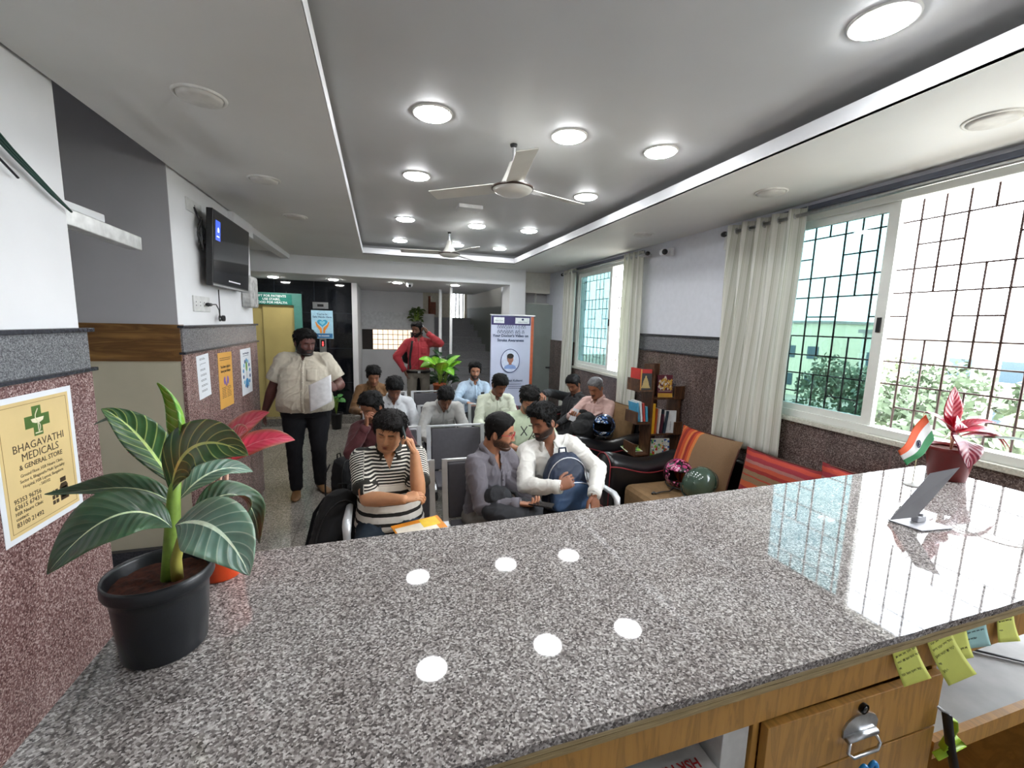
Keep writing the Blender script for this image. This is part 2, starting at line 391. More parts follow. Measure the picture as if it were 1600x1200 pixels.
# windows -----------------------------------------------------------
def glass_mat(name, tint, rough=0.0, refl=.08):
    m = bpy.data.materials.new(name); m.use_nodes = True; nt = m.node_tree; nt.nodes.clear()
    out = nt.nodes.new('ShaderNodeOutputMaterial'); tr = N(nt, 'BsdfTransparent'); tr.inputs[0].default_value = (*tint, 1)
    gl = N(nt, 'BsdfGlossy', Roughness=.02); lw = N(nt, 'LayerWeight', Blend=.25); mx = N(nt, 'MixShader')
    cl = N(nt, 'Math', _operation='MULTIPLY_ADD'); cl.inputs[1].default_value = .5; cl.inputs[2].default_value = refl*.3; cl.use_clamp = True
    nt.links.new(lw.outputs['Fresnel'], cl.inputs[0]); nt.links.new(cl.outputs[0], mx.inputs[0])
    nt.links.new(tr.outputs[0], mx.inputs[1]); nt.links.new(gl.outputs[0], mx.inputs[2]); nt.links.new(mx.outputs[0], out.inputs[0])
    MATS[name] = m; return m
M_teal = glass_mat('teal_window_glass', (.30, .40, .40))
M_clear = glass_mat('clear_glass', (.93, .96, .95))
M_iron = plain('brown_iron_bars', hexc('#3d2a24'), .5, .4, var=.2)
M_sill = granite('sill_stone', [(.2, hexc('#b5b5a8')), (.5, hexc('#c8c8bc')), (.9, hexc('#d6d6cc'))], 150, .3)
def window(n, a, b, split, vs):
    x = WR; f = .05
    w = MB(); w.box(x-.012, x+.08, a, a+f, SZ, HZ); w.box(x-.012, x+.08, b-f, b, SZ, HZ); w.box(x-.012, x+.08, a+f, b-f, SZ, SZ+.045); w.box(x-.012, x+.08, a+f, b-f, HZ-.06, HZ)
    o = w.build('window_%d' % n, M_upvc); struct(o)
    s = MB().box(x-.045, x+.0, a-.03, b+.03, SZ-.035, SZ-.001, bev=.006).build('window_sill', M_sill, o)
    # fixed teal pane on the far side, sliding sash edge at split
    fr = MB(); fr.box(x+.005, x+.04, split-.03, split+.03, SZ+.045, HZ-.06)
    fr.box(x+.01, x+.035, b-f-.035, b-f, SZ+.045, HZ-.06); fr.box(x+.01, x+.035, split+.03, b-f-.035, SZ+.045, SZ+.09); fr.box(x+.01, x+.035, split+.03, b-f-.035, HZ-.11, HZ-.06)
    sa = fr.build('window_sash', M_upvc, o)
    MB().box(x+.02, x+.026, split+.03, b-f-.035, SZ+.09, HZ-.11).build('window_glass', M_teal, sa)
    MB().box(x-.004, x+.006, split-.012, split+.012, 1.86, 1.95, bev=.003).build('latch', M_blackp, sa)
    g = MB(); gx = x+.115; zr = [SZ+.03+i*.138 for i in range(11)]
    ys = vs; k = 0
    long_ = [ys[i] for i in range(0, len(ys), 2)]
    for i, y in enumerate(ys):
        if i % 2 == 0: g.tube([(gx, y, SZ-.02), (gx, y, HZ+.02)], .0058, 6)
        else:
            j = (i//2) % 2
            # short bars fill blocks of cells, leaving gaps between
            for z0, z1 in ((zr[0], zr[4]), (zr[6], zr[10])) if j == 0 else ((zr[0]-.04, zr[2]), (zr[3], zr[7]), (zr[9], zr[10])): g.tube([(gx, y, z0), (gx, y, z1)], .0055, 6)
    for r, z in enumerate(zr):
        for i in range(0, len(ys)-2, 2):
            j = (i//2) % 2
            full = r in (4, 6, 10) or (r in (2, 3, 7, 9, 0) if j else r <= 4 or r >= 6)
            if full or (r == 5 and j): g.tube([(gx, ys[i], z), (gx, ys[i+2], z)], .005, 6)
    g.build('window_grille', M_iron, o)
    return o
ysA = [2.66-.107*i for i in range(29)]
window(2, W2[0], W2[1], 1.88, ysA)
window(1, W1[0], W1[1], 5.14, [6.17-.107*i for i in range(17)])
# gap between frame head and ceiling: dark rail line
for k, (a, b) in enumerate((W1, W2)):
    struct(MB().box(WR-.035, WR-.001, a-.05, b+.05, HZ+.012, HZ+.04, bev=.004).build('trim_%d' % (14+k), plain('blue_grey_rail', hexc('#5b6070'), .4)))

# lobby ------------------------------------------------------------
mb = MB().box(-3.1, .06, YE-.2, YE+.3, 0, .13).box(.06, 2.3, YE, YE+.3, 0, .005)
struct(mb.build('floor', granite('step_granite', [(.2, hexc('#55514c')), (.6, hexc('#77726b')), (.9, hexc('#a09a92'))], 120, .2)), 'raised granite step in front of the lift')
# black granite wall with opening for the lift
mb = MB().box(-3.1, -2.55, YE, YE+.1, .13, 2.497).box(-1.27, -.46, YE, YE+.1, .13, 2.497).box(-2.55, -1.27, YE, YE+.1, 2.255, 2.497)
struct(mb.build('wall_lift', M_black), 'black polished granite wall beside the lift')
mb = MB().box(-.46, -.37, YE-.02, 10.0, 0, 2.497)
struct(mb.build('wall_lobby_side', M_lobby))
# back of lobby: panels and high grille window
mb = MB().box(-.40, .95, 10.0, 10.1, 0, 1.22).box(-.40, -.36, 10.0, 10.1, 1.22, 2.497).box(-.36, .95, 10.0, 10.1, 1.66, 2.497).box(.72, .95, 10.0, 10.1, 1.22, 1.66)
o = struct(mb.build('wall_lobby_back', M_lobby), 'grey lobby wall under the stair landing')
MB().box(-.40, .95, 9.97, 10.0, 2.035, 2.05).box(-.40, .95, 9.985, 10.0, 1.66, 2.035).build('moulding', [plain('pale_grey_panel', (.60, .61, .62), .6)], o)
MB().box(-.36, -.14, 10.03, 10.08, 1.22, 1.66).build('dark_panel', plain('dark_brown_board', hexc('#2b211c'), .6), o)
g = MB()
for i in range(9): g.box(-.14+i*.1075-.006, -.14+i*.1075+.006, 10.02, 10.04, 1.22, 1.66)
for i in range(5): g.box(-.14, .72, 10.02, 10.04, 1.22+i*.11-.006, 1.22+i*.11+.006)
g.build('window_grille', M_iron, o)
struct(slab('wall_courtyard', -.6, 1.0, 11.5, 11.6, 0, 3.4, plain('peach_wall', hexc('#e8c9ab'), .7)))
# staircase
st = MB(); n = 12
for i in range(n):
    y = 8.75+i*.28; x0 = 1.30-.02*i if i < 4 else 1.22; x1 = 2.92-.045*i
    st.box(1.22, x1, y, y+.28 if i < n-1 else y+1.6, 0, .165*(i+1))
    st.box(1.20, x1, y-.015, y+.05, .165*(i+1)-.02, .165*(i+1)+.004)
struct(st.build('floor_stairs', M_stair), 'dark granite staircase rising at the back of the lobby')
# stair side wall on the right (slanted in plan) and back
def wall_quad(name, p, q, z0, z1, m, t=.08):
    p, q = V(p), V(q); d = (q-p).normalized(); nn = V((d.y, -d.x))
    vs = [(*p, z0), (*q, z0), (*(q+nn*t), z0), (*(p+nn*t), z0), (*p, z1), (*q, z1), (*(q+nn*t), z1), (*(p+nn*t), z1)]
    return struct(MB().add(vs, [(0, 1, 2, 3), (4, 5, 6, 7), (0, 1, 5, 4), (1, 2, 6, 5), (2, 3, 7, 6), (3, 0, 4, 7)]).build(name, m))
m, nt_, b_ = new_mat('stair_wall'); geo = N(nt_, 'TexCoord'); sx = N(nt_, 'SeparateXYZ'); nt_.links.new(geo.outputs['Object'], sx.inputs[0])
nzz = N(nt_, 'TexNoise', Scale=3.0); nt_.links.new(geo.outputs['Object'], nzz.inputs['Vector'])
mt = N(nt_, 'Math', _operation='MULTIPLY_ADD'); mt.inputs[1].default_value = .04; nt_.links.new(nzz.outputs['Fac'], mt.inputs[0]); nt_.links.new(sx.outputs['Z'], mt.inputs[2])
dv = N(nt_, 'Math', _operation='DIVIDE'); dv.inputs[1].default_value = 4; nt_.links.new(mt.outputs[0], dv.inputs[0])
nt_.links.new(ramp(nt_, dv.outputs[0], [(.565, hexc('#7d837c')), (.572, hexc('#b7b4aa'))]), b_.inputs['Base Color']); b_.inputs['Roughness'].default_value = .4
wall_quad('wall_stair_right', (2.96, 8.2), (2.36, 12.1), 0, 3.6, m)
wall_quad('wall_stair_left', (1.22, 9.9), (1.22, 13.0), 0, 3.6, plain('stair_left', hexc('#a9a498'), .7)) if 0 else None
struct(slab('wall_lobby_divider', 2.3, 3.0, 7.45, 8.3, 0, 3.6, M_lobby))
struct(slab('wall_right_far', 3.1, 3.2, YB+.36, 13.2, 0, 3.6, M_lobby)); struct(slab('wall_stair_left', .90, .95, 10.1, 13.1, 2.0, 3.6, plain('stair_left', hexc('#b9b2a2'), .7)))
mb = MB().box(.9, 2.02, 13.0, 13.1, 0, 3.6).box(2.45, 3.2, 13.0, 13.1, 0, 3.6).box(2.02, 2.45, 13.0, 13.1, 0, 2.0)
struct(mb.build('wall_stair_back', plain('stair_back', hexc('#c4bdab'), .7)))
mb = MB()
for x in (2.06, 2.19, 2.30, 2.41): mb.box(x-.022, x+.022, 12.97, 13.02, 2.0, 3.4)
struct(mb.build('window_3', M_upvc), 'tall barred window at the top of the stairs')
struct(MB().cyl((1.28, 8.1, 0), .026, 2.495, 20).build('trim_16', M_white), 'slim white pole in front of the stairs')
struct(MB().cyl((1.15, 8.6, 1.1), .03, 1.38, 20).build('trim_17', M_white), 'slim white post on the stair edge')
struct(slab('wall_stair_landing', .95, 1.2, 10.0, 13.0, 0, 2.03, M_lobby))
# rail objects at landing
rl = MB().tube([(1.16, 10.6, 2.0), (1.16, 10.6, 2.46)], .03, 10).box(1.2, 1.32, 10.7, 10.74, 2.03, 2.33)
tag(rl.build('newel_post', wood('orange_wood', '#8a4a28', '#6e3519', 8, .5)), 'orange brown wooden newel post at the top of the stairs', 'post')
# door leaf at the back right
d = MB().box(2.40, 2.985, YB+.10, YB+.14, .02, 2.20).build('door_1', plain('grey_green_door', hexc('#8d958f'), .5, var=.06, scale=4)); struct(d, 'grey green flush door standing ajar')
MB().box(2.985, 3.0, YB+.09, YB+.15, 0, 2.2).box(2.385, 2.4, YB+.09, YB+.15, 0, 2.2).build('door_frame', M_white, d)
MB().tube([(2.80, YB+.08, 1.11), (3.02, YB+.08, 1.11)], .012, 8).box(2.9, 2.94, YB+.07, YB+.1, .98, 1.11).box(2.88, 2.92, YB+.085, YB+.1, .94, 1.0).build('door_bolt', M_blackp, d)
o = struct(MB().box(2.44, 3.0, YB+.28, YB+.32, 2.21, 2.235).box(2.44, 2.46, YB+.28, YB+.32, 2.235, 2.40).box(2.64, 2.66, YB+.28, YB+.32, 2.235, 2.4).build('window_4', M_upvc), 'small transom window above the grey door')
# ceiling over stairs opening is higher and daylit
# =================== COUNTER AND DESK ===================
CT = 1.13; CAM_SCALE, DZ = .722, .514; _before = set(COL.objects); LOW = -DZ/CAM_SCALE
M_counter = granite('counter_granite', [(.17, hexc('#3f3c3b')), (.36, hexc('#6c6765')), (.55, hexc('#8f8a87')), (.72, hexc('#b2aeab')), (.90, hexc('#e4e1de'))], 250, .03,
    big=(3.0, (.88, .85, .84), (1.06, 1.05, 1.05)))
def quadprism(mb, P, z0, z1, mi=0):
    vs = [(x, y, z0) for x, y in P]+[(x, y, z1) for x, y in P]; n = len(P)
    return mb.add(vs, [tuple(range(n))[::-1], tuple(range(n, 2*n))]+[(i, (i+1) % n, (i+1) % n+n, i+n) for i in range(n)], mi)
def ynear(x): return .609+(x+.585)*.0165
def yfar(x): return 1.418+(x+.585)*.0376
ct = thing('reception_counter', 'long speckled grey granite reception counter with plywood edge across the foreground', 'counter', (0, 0, 0))
NX = 40; Pn = []; rr = random.Random(3)
for i in range(NX+1):
    x = -.585+(2.895+.585)*i/NX; Pn.append((x, ynear(x)-.012+.0025*(rr.random()-.5)))
quadprism(MB(), Pn+[(2.895, yfar(2.895)), (-.585, yfar(-.585))], CT-.018, CT).build('worktop', M_counter, ct)
def strip(x0, x1, dy0, dy1, z0, z1): return [(x0, ynear(x0)+dy0), (x1, ynear(x1)+dy0), (x1, ynear(x1)+dy1), (x0, ynear(x0)+dy1)], z0, z1
mb = MB(); a = strip(-.585, 2.89, -.008, .05, CT-.032, CT-.0185); quadprism(mb, *a)
a = strip(-.585, 2.89, .008, .05, CT-.038, CT-.032); quadprism(mb, *a); a = strip(-.585, 2.89, -.004, .05, CT-.052, CT-.038); quadprism(mb, *a); a = strip(-.585, 2.89, .010, .05, CT-.058, CT-.052); quadprism(mb, *a)
mb.build('edge_moulding', M_ply, ct)
a = strip(-.585, 2.89, .02, .045, CT-.155, CT-.0585); quadprism(MB(), *a).build('fascia', M_desk, ct)
# far panel, left end
mb = MB(); quadprism(mb, [(-.56, yfar(-.56)-.08), (2.89, yfar(2.89)-.08), (2.89, yfar(2.89)-.05), (-.56, yfar(-.56)-.05)], LOW, CT-.0185)
quadprism(mb, [(-.56, ynear(-.56)+.02), (-.53, ynear(-.53)+.02), (-.53, yfar(-.53)-.08), (-.56, yfar(-.56)-.08)], LOW, CT-.156)
mb.build('side_panel', M_desk, ct)
MB().box(-.53, .799, .68, 1.32, .262, .279).build('bay_shelf', M_desk, ct)
du = thing('drawer_unit', 'light wooden drawer unit with steel lock under the counter edge', 'cabinet', (0, 0, 0))
mb = MB().box(.80, .818, .66, 1.22, LOW, .972, bev=.001).box(1.405, 1.423, .66, 1.22, LOW, .972).box(.818, 1.405, 1.20, 1.22, LOW, .972).box(.818, 1.405, .70, 1.2, LOW+.02, LOW+.04)
mb.build('body', M_desk, du)
for k, (z0, z1) in enumerate(((.812, .966), (.50, .806), (.06, .494), (-.68, .054))):
    d = MB().box(.822, 1.418, .640, .660, z0, z1, bev=.002).box(.85, 1.39, .66, 1.1, z0+.02, z0+.03).build('drawer', M_desk, du)
    if k == 0:
        MB().lathe([(0.001, -.004), (.0125, -.004), (.0135, 0), (.0135, .004)], 24, M=T(1.118, .636, .944) @ RX(PI/2)).lathe([(.001, .0045), (.008, .0045), (.008, .004)], 16, M=T(1.118, .636, .944) @ RX(PI/2)).build('lock', M_blackp, d)
        hb = MB().prism([(1.062, .875), (1.175, .875), (1.178, .897), (1.165, .915), (1.142, .926), (1.095, .926), (1.072, .915), (1.060, .897)], .636, .640)
        hb.tube([(1.07, .632, .874), (1.168, .632, .874)], .0085, 12)
        hb.build('handle_plate', M_steel, d)
        MB().tube([(1.078, .630, .872), (1.064, .622, .848), (1.078, .618, .836), (1.160, .618, .836), (1.174, .622, .848), (1.160, .630, .872)], .0038, 10).build('handle', M_steel, d)
# scissors hanging from the handle
sc_ = thing('scissors', 'blue-handled scissors hanging from the steel drawer handle', 'scissors', (1.104, .60, .815))
M_blue = plain('blue_plastic', hexc('#1c86c8'), .35)
for s in (-1, 1):
    pts = [(s*.016+.0135*math.cos(a)*(1 if 1 else 0), 0, -.01+.026*math.sin(a)) for a in [2*PI*i/20 for i in range(21)]]
    MB().tube(pts, .0052, 8, cap=False).tube([(s*.012, 0, -.034), (s*.003, 0, -.06)], .006, 8).build('finger_loop', M_blue, sc_)
MB().prism([(-.004, -.06), (.008, -.06), (.002, -.16)], -.001, .001).prism([(-.008, -.06), (.004, -.06), (-.002, -.16)], .001, .003).build('blades', M_steel, sc_)
# inner desk shelf
ds = thing('writing_desk', 'low wooden writing shelf with a worn white top under the right end of the counter', 'desk', (0, 0, 0))
M_wornwhite = plain('worn_white_laminate', hexc('#a9a8a4'), .45, var=.25, scale=6)
MB().box(1.43, 2.88, .66, 1.40, .735, .751).build('desktop', M_wornwhite, ds)
MB().box(1.43, 2.88, .64, .66, .700, .752).box(1.43, 1.45, .66, 1.4, LOW, .735).box(2.86, 2.88, .66, 1.4, LOW, .735).build('frame', M_desk, ds)
of = tag(MB().box(0, .25, 0, .33, 0, .018, bev=.004).box(.02, .27, .03, .35, .0185, .035, bev=.003).build('file_folder', plain('orange_card', hexc('#c4541c'), .5), None, (1.50, .80, .752), (0, 0, .15)), 'orange card file lying on the shelf under the sticky notes', 'folder')
tag(MB().tube([(1.70, .82, .757), (1.85, .90, .76), (1.98, .84, .757), (2.15, .70, .756)], .004, 8).build('cable', M_blackp), 'thin black cable on the white shelf under the counter', 'cable')
mo = MB().ell((0, 0, .017), (.035, .058, .019), 20, 12).build('computer_mouse', M_blackp, None, (1.78, .95, .752)); tag(mo, 'dark computer mouse at the back of the white shelf', 'mouse')
# boxes in the open bay
M_card = plain('white_card', hexc('#d3d2cf'), .6)
M_redink = plain('red_ink', hexc('#b02a2a'), .6, bump=0); M_ink = plain('black_ink', (.02, .02, .02), .6, bump=0, var=0)
bx = thing('document_box', 'white box printed in upside down red letters in the open bay of the counter', 'box', (.50, .70, .78))
MB().box(-.34, .205, -.052, .30, -.5, .105, bev=.002).build('carton', M_card, bx)
mt_ = MB(); fm = frame_mat(V((.175, -.012, .1056)), (-1, 0, 0), (0, -1, 0)); text_into(mt_, 'HSR NEURO CLINIC', .030, fm, 0, align='LEFT', bold=.0005)
m2_ = MB(); text_into(m2_, 'DR. KULKARNI', .030, fm @ T(.018, .030, 0), 0, align='LEFT', bold=.0005); m2_.build('printed_text', M_ink, bx)
mt_.build('printed_text', M_redink, bx)
tag(MB().box(.722, .795, .665, .95, .30, .965, bev=.002).build('document_box', M_card), 'plain white box standing beside the lettered one in the counter bay', 'box')
# sticky notes on the fascia
M_note = plain('yellow_note', hexc('#d9dd6a'), .7, bump=0, var=.05); M_noteb = plain('aqua_note', hexc('#9fc9c6'), .7, bump=0, var=.05)
def note(x, z, w, h, rot, curl, m, label, yo=0, lines=6):
    n = 8; y0 = ynear(x)+.0185-yo; vs = []; fs = []
    for i in range(n+1):
        v = i/n
        for j in range(n+1):
            u = j/n-.5; vs.append((u*w, -.0006-curl*(v**1.8)-.006*v*v*u*2, -v*h))
    for i in range(n):
        for j in range(n): fs.append((i*(n+1)+j, i*(n+1)+j+1, (i+1)*(n+1)+j+1, (i+1)*(n+1)+j))
    t = thing('sticky_note', label, 'note', (x, y0, z), 0, 'sticky notes on the counter edge'); t.rotation_euler = (0, rot, 0)
    p = MB().add(vs, fs, 0, True).build('paper', m, t); md = p.modifiers.new('s', 'SOLIDIFY'); md.thickness = .0004
    ink = MB(); r_ = random.Random(int(x*1000))
    for k in range(lines):
        v = .12+.78*k/lines; x0 = -.42*w; 
        while x0 < .36*w:
            L = w*(.07+.12*r_.random()); pts = []
            for q in range(6):
                xx = x0+L*q/5; vv = v+(.028 if q % 2 else -.015)*(.6+.7*r_.random()); pts.append((xx, -.0022-curl*(vv**1.8)-.006*vv*vv*(xx/w)*2, -vv*h))
            ink.tube(pts, .00042, 4); x0 += L+w*.06
            if r_.random() < .12 and k: break
    ink.build('handwriting', M_ink, t)
    return t
note(1.255, 1.093, .078, .108, -.22, .035, M_note, 'yellow handwritten sticky note, leftmost of the row, overlapping the drawer')
note(1.385, 1.095, .085, .125, -.30, .05, M_note, 'yellow curled sticky note hanging over the orange file', .004)
note(1.470, 1.095, .085, .105, -.08, .02, M_note, 'yellow sticky note half behind the curled one', .0, 5)
note(1.555, 1.097, .085, .090, -.03, .015, M_noteb, 'pale aqua sticky note right of the yellow notes', .002, 4)
note(1.70, 1.085, .075, .09, .02, .02, M_note, 'pale yellow sticky note at the right edge of the photo', .0, 3)
# black strap with green tag
sb_ = thing('lanyard', 'black strap with a lime green ribbon hanging by the drawer unit', 'strap', (1.45, .62, .66))
MB().tube([(-.035, .0, .205), (-.02, -.01, .12), (.01, -.02, .02), (.05, -.02, -.10)], .012, 8, flat=.45).build('strap', M_blackp, sb_)
M_lime = plain('lime_ribbon', hexc('#a9cf2c'), .5)
MB().tube([(-.03, .004, .19), (.0, .0, .178), (.01, .0, .15), (-.03, .0, .10), (.03, .0, .115), (.06, 0, .09), (-.05, 0, .08)], .010, 8, flat=.3).build('ribbon', M_lime, sb_)
MB().tube([(-.035, .005, .205), (-.035, .06, .21)], .004, 6).build('hook', M_steel, sb_)

def scale_about_cam(before):
    # counter and everything standing on it scaled down about the camera, counter top at 1.33 m
    for o in list(COL.objects):
        if o not in before and o.parent is None:
            o.location = (o.location.x*CAM_SCALE, o.location.y*CAM_SCALE, o.location.z*CAM_SCALE+DZ); o.scale = (CAM_SCALE, CAM_SCALE, CAM_SCALE)
scale_about_cam(_before)
# =================== BENCHES ===================
M_pad = plain('bench_pad_grey', hexc('#47454a'), .55, var=.08, scale=30, bump=.3)
M_cloth_b = plain('black_fabric', hexc('#101012'), .85, var=.3, scale=20, bump=.5)
def bench(y, label, xs=(.085, .70, 1.31)):
    t = thing('waiting_bench', label, 'bench', (0, y, 0), 0, 'steel waiting benches in four rows')
    mb = MB(); x0, x1 = xs[0]-.25, xs[-1]+.25
    mb.box(x0, x1, -.24, -.18, .32, .37, bev=.008); mb.build('beam', M_silver, t)
    for x in (xs[0], xs[-1]):
        MB().tube([(x, -.21, .32), (x, -.21, .08)], .028, 12).tube([(x, -.52, .02), (x, -.42, .045), (x, -.21, .09), (x, .02, .045), (x, .10, .02)], .020, 10).build('leg', M_silver, t)
    for x in xs:
        fr = MB()
        for s in (-1, 1):
            xx = x+s*.262
            pp = [V((xx, y_, z_)) for y_, z_ in ((-.49, .40), (-.44, .425), (-.13, .40), (-.085, .43), (-.035, .62), (.0, .868))]; rg = []
            for q_, p_ in enumerate(pp):
                tn = (pp[min(q_+1, 5)]-pp[max(q_-1, 0)]).normalized(); nn = V((0, -tn.z, tn.y)); rg.append([p_+V((-.019, 0, 0))+nn*.014, p_+V((.019, 0, 0))+nn*.014, p_+V((.019, 0, 0))-nn*.014, p_+V((-.019, 0, 0))-nn*.014])
            fr.loft(rg, smooth=False)
        fr.box(x-.262, x+.262, -.012, .014, .848, .868, bev=.005); fr.box(x-.25, x+.25, -.12, -.08, .385, .40)
        o = fr.build('seat_frame', M_silver, t)
        MB().box(-.235, .235, -.18, .18, -.016, .022, bev=.014, M=T(x, -.285, .418) @ RX(.05)).build('seat', M_pad, t)
        MB().box(-.238, .238, -.018, .020, -.198, .198, bev=.012, M=T(x, -.035, .640) @ RX(-.168)).build('backrest', M_pad, t)
    for x in (xs[0]-.285, xs[-1]+.285):
        MB().tube([(x, -.03, .63), (x, -.20, .655), (x, -.42, .665), (x, -.465, .645), (x, -.475, .60), (x, -.44, .40)], [.016, .022, .026, .026, .022, .016], 12, flat=.75).build('armrest', M_silver, t)
    return t
bench(3.03, 'steel waiting bench with grey pads nearest the counter, holding three people')
bench(4.09, 'steel waiting bench in the second row with its middle seat empty')
bench(5.14, 'steel waiting bench in the third row, fully occupied')
bench(6.24, 'steel waiting bench in the farthest row with an empty middle seat')

# =================== SOFAS ===================
M_leather = plain('black_leatherette', hexc('#0f0f12'), .32, var=.2, scale=12, bump=.2, spec=.6)
M_pipe = plain('red_piping', hexc('#8d2c33'), .5)
M_brown = plain('brown_corduroy', hexc('#7a5f3f'), .85, var=.12, scale=25, bump=.6)
def stripe_mat(name, base, axis, seq, period=1.0, off=0.0):
    m, nt, b = new_mat(name)
    tc = N(nt, 'TexCoord'); sp = N(nt, 'SeparateXYZ'); nt.links.new(tc.outputs['Object'], sp.inputs[0])
    nz = N(nt, 'TexNoise', Scale=9.0); nt.links.new(tc.outputs['Object'], nz.inputs['Vector'])
    ma = N(nt, 'Math', _operation='MULTIPLY_ADD'); ma.inputs[1].default_value = .02; nt.links.new(nz.outputs['Fac'], ma.inputs[0]); nt.links.new(sp.outputs[axis], ma.inputs[2])
    mb_ = N(nt, 'Math', _operation='MULTIPLY_ADD'); mb_.inputs[1].default_value = 1/period; mb_.inputs[2].default_value = off; nt.links.new(ma.outputs[0], mb_.inputs[0])
    col = ramp(nt, mb_.outputs[0], seq, 'CONSTANT')
    n2 = N(nt, 'TexNoise', Scale=350.0); nt.links.new(tc.outputs['Object'], n2.inputs['Vector'])
    mm = N(nt, 'Mix', _data_type='RGBA', _blend_type='MULTIPLY'); mm.inputs[0].default_value = 1; nt.links.new(col, mm.inputs[6]); nt.links.new(ramp(nt, n2.outputs['Fac'], [(.3, (.75, .75, .75)), (.7, (1.1, 1.1, 1.1))]), mm.inputs[7])
    nt.links.new(mm.outputs[2], b.inputs['Base Color']); b.inputs['Roughness'].default_value = .9; add_bump(nt, b, n2.outputs['Fac'], .5, .001)
    MATS[name] = m; return m
o1, o2, o3, tan = hexc('#b5451f'), hexc('#8a2418'), hexc('#c8743a'), hexc('#80654a')
M_strA = stripe_mat('striped_edge_brown', None, 0, [(0, o1), (.05, o3), (.09, o1), (.14, o2), (.20, o1), (.26, o3), (.30, o2), (.35, o1), (.39, o3), (.43, tan), (.9, tan)], .62, .5)
M_strB = stripe_mat('striped_throw', None, 2, [(0, tan), (.15, hexc('#a2412c')), (.22, tan), (.32, hexc('#b05a35')), (.37, hexc('#8c1f2b')), (.46, hexc('#b5532c')), (.54, tan), (.62, hexc('#9c3a26')), (.64, tan), (.70, hexc('#8a2420')), (.75, hexc('#a8452c')), (.80, hexc('#94605a')), (.84, hexc('#8a2430')), (.90, hexc('#a83a28')), (.95, hexc('#7a1c22'))], .52, .5)
def sofa_arm(t, y0, y1, xa=1.90, xb=2.84, h=.70):
    """rolled arm with wavy top, runs along X"""
    prof = []
    def top(u): return h+.045*math.cos(u*2.2*PI)*math.exp(-u*.6)+(.02 if u > .8 else 0)*0
    n = 24; A = MB(); rings = []
    for i in range(n+1):
        u = i/n; x = xa+(xb-xa)*u; zt = top(u); nose = .5 if u < .02 else 1
        w = (y1-y0)/2*(.93 if i in (0, n) else 1); cy = (y0+y1)/2; r = []
        for k in range(15):
            a = PI*k/14; r.append((x, cy+w*math.cos(a)*(1 if i else .96), zt-.10+.10*math.sin(a)**.8-(0 if i else .01)))
        r += [(x, cy-w*.86, .05), (x, cy+w*.86, .05)]; rings.append(r)
    A.loft(rings); A.build('arm', M_leather, t)
    P = MB(); cy = (y0+y1)/2; w = (y1-y0)/2
    for s in (-1, 1):
        P.tube([(xa+(xb-xa)*i/n, cy+s*w*1.0, top(i/n)-.098) for i in range(n+1)], .005, 6)
    P.tube([(xa-.006, cy+w*.99*math.cos(PI*k/14), top(0)-.105+.10*math.sin(PI*k/14)) for k in range(15)]+[(xa-.006, cy-w*.9, .25), (xa-.006, cy+w*.9, .25), (xa-.006, cy+w*.99, top(0)-.105)], .005, 6)
    P.build('piping', M_pipe, t)
s2 = thing('sofa', 'black leatherette sofa with red piping and brown seat along the window wall', 'sofa', (0, 0, 0), 0, None)
MB().box(1.98, 2.86, 1.62, 3.2, .05, .26, bev=.03).build('base', M_leather, s2)
MB().box(2.78, 2.875, 1.62, 3.2, .2, .80, bev=.04).build('back_frame', M_leather, s2)
sofa_arm(s2, 3.18, 3.42)
for y0, y1 in ((2.56, 3.17), (1.95, 2.55), (1.63, 1.94)):
    MB().box(2.02, 2.80, y0, y1, .26, .50, bev=.07).build('seat_cushion', M_brown, s2)
# cushions resting on it (things of their own)
def cushion(name, label, w, h, t_, loc, rot, m, grp, piping=None):
    o = pillow(w, h, t_, 16, .06).build('cushion', m, None, loc, rot); tag(o, label, 'cushion', grp)
    if piping:
        n = 60; pts = []
        for k in range(n+1):
            a = 2*PI*k/n; c, s = math.cos(a), math.sin(a); q = (abs(c)**8+abs(s)**8)**(-1/8); u, v = c*q, s*q
            pts.append((w/2*u*(1-.06*(1-v*v)), 0, h/2*v*(1-.06*(1-u*u))))
        MB().tube(pts, .006, 6, cap=False).build('piping', piping, o)
    return o
cushion('c', 'large brown cushion with an orange and red striped edge on the near sofa', .62, .52, .19, (2.60, 2.90, .735), (-.30, 0, -PI/2+.10), M_strA, 'cushions on the window sofa', plain('dark_piping', hexc('#4a2418'), .8))
cushion('c', 'red and tan striped cushion in the middle of the window sofa', .62, .50, .17, (2.62, 2.20, .735), (-.18, 0, -PI/2+.02), M_strB, 'cushions on the window sofa', plain('dark_piping', hexc('#4a2418'), .8))
cushion('c', 'red striped cushion nearest the counter corner on the window sofa', .50, .50, .17, (2.66, 1.70, .79), (-.16, 0, -PI/2+.05), M_strB, 'cushions on the window sofa', plain('dark_piping', hexc('#4a2418'), .8))
s1 = thing('sofa', 'black leatherette sofa under the far window with two people on it', 'sofa')
MB().box(1.98, 2.86, 4.15, 5.95, .05, .26, bev=.03).build('base', M_leather, s1)
MB().box(2.78, 2.875, 4.15, 5.95, .2, .85, bev=.04).build('back_frame', M_leather, s1)
sofa_arm(s1, 3.93, 4.15, 1.96, 2.84, .66)
for y0, y1 in ((4.17, 4.76), (4.77, 5.36), (5.37, 5.95)):
    MB().box(2.02, 2.78, y0, y1, .24, .40, bev=.06).build('seat_cushion', M_brown, s1)
sofa_arm(s1, 5.96, 6.16, 1.96, 2.84, .60)
cushion('c', 'brown corduroy cushion beside the person in pink on the far sofa', .50, .50, .22, (2.68, 4.36, .72), (-.2, 0, -PI/2+.1), M_brown, 'cushions on the far sofa', plain('brown_piping', hexc('#5a4228'), .8))
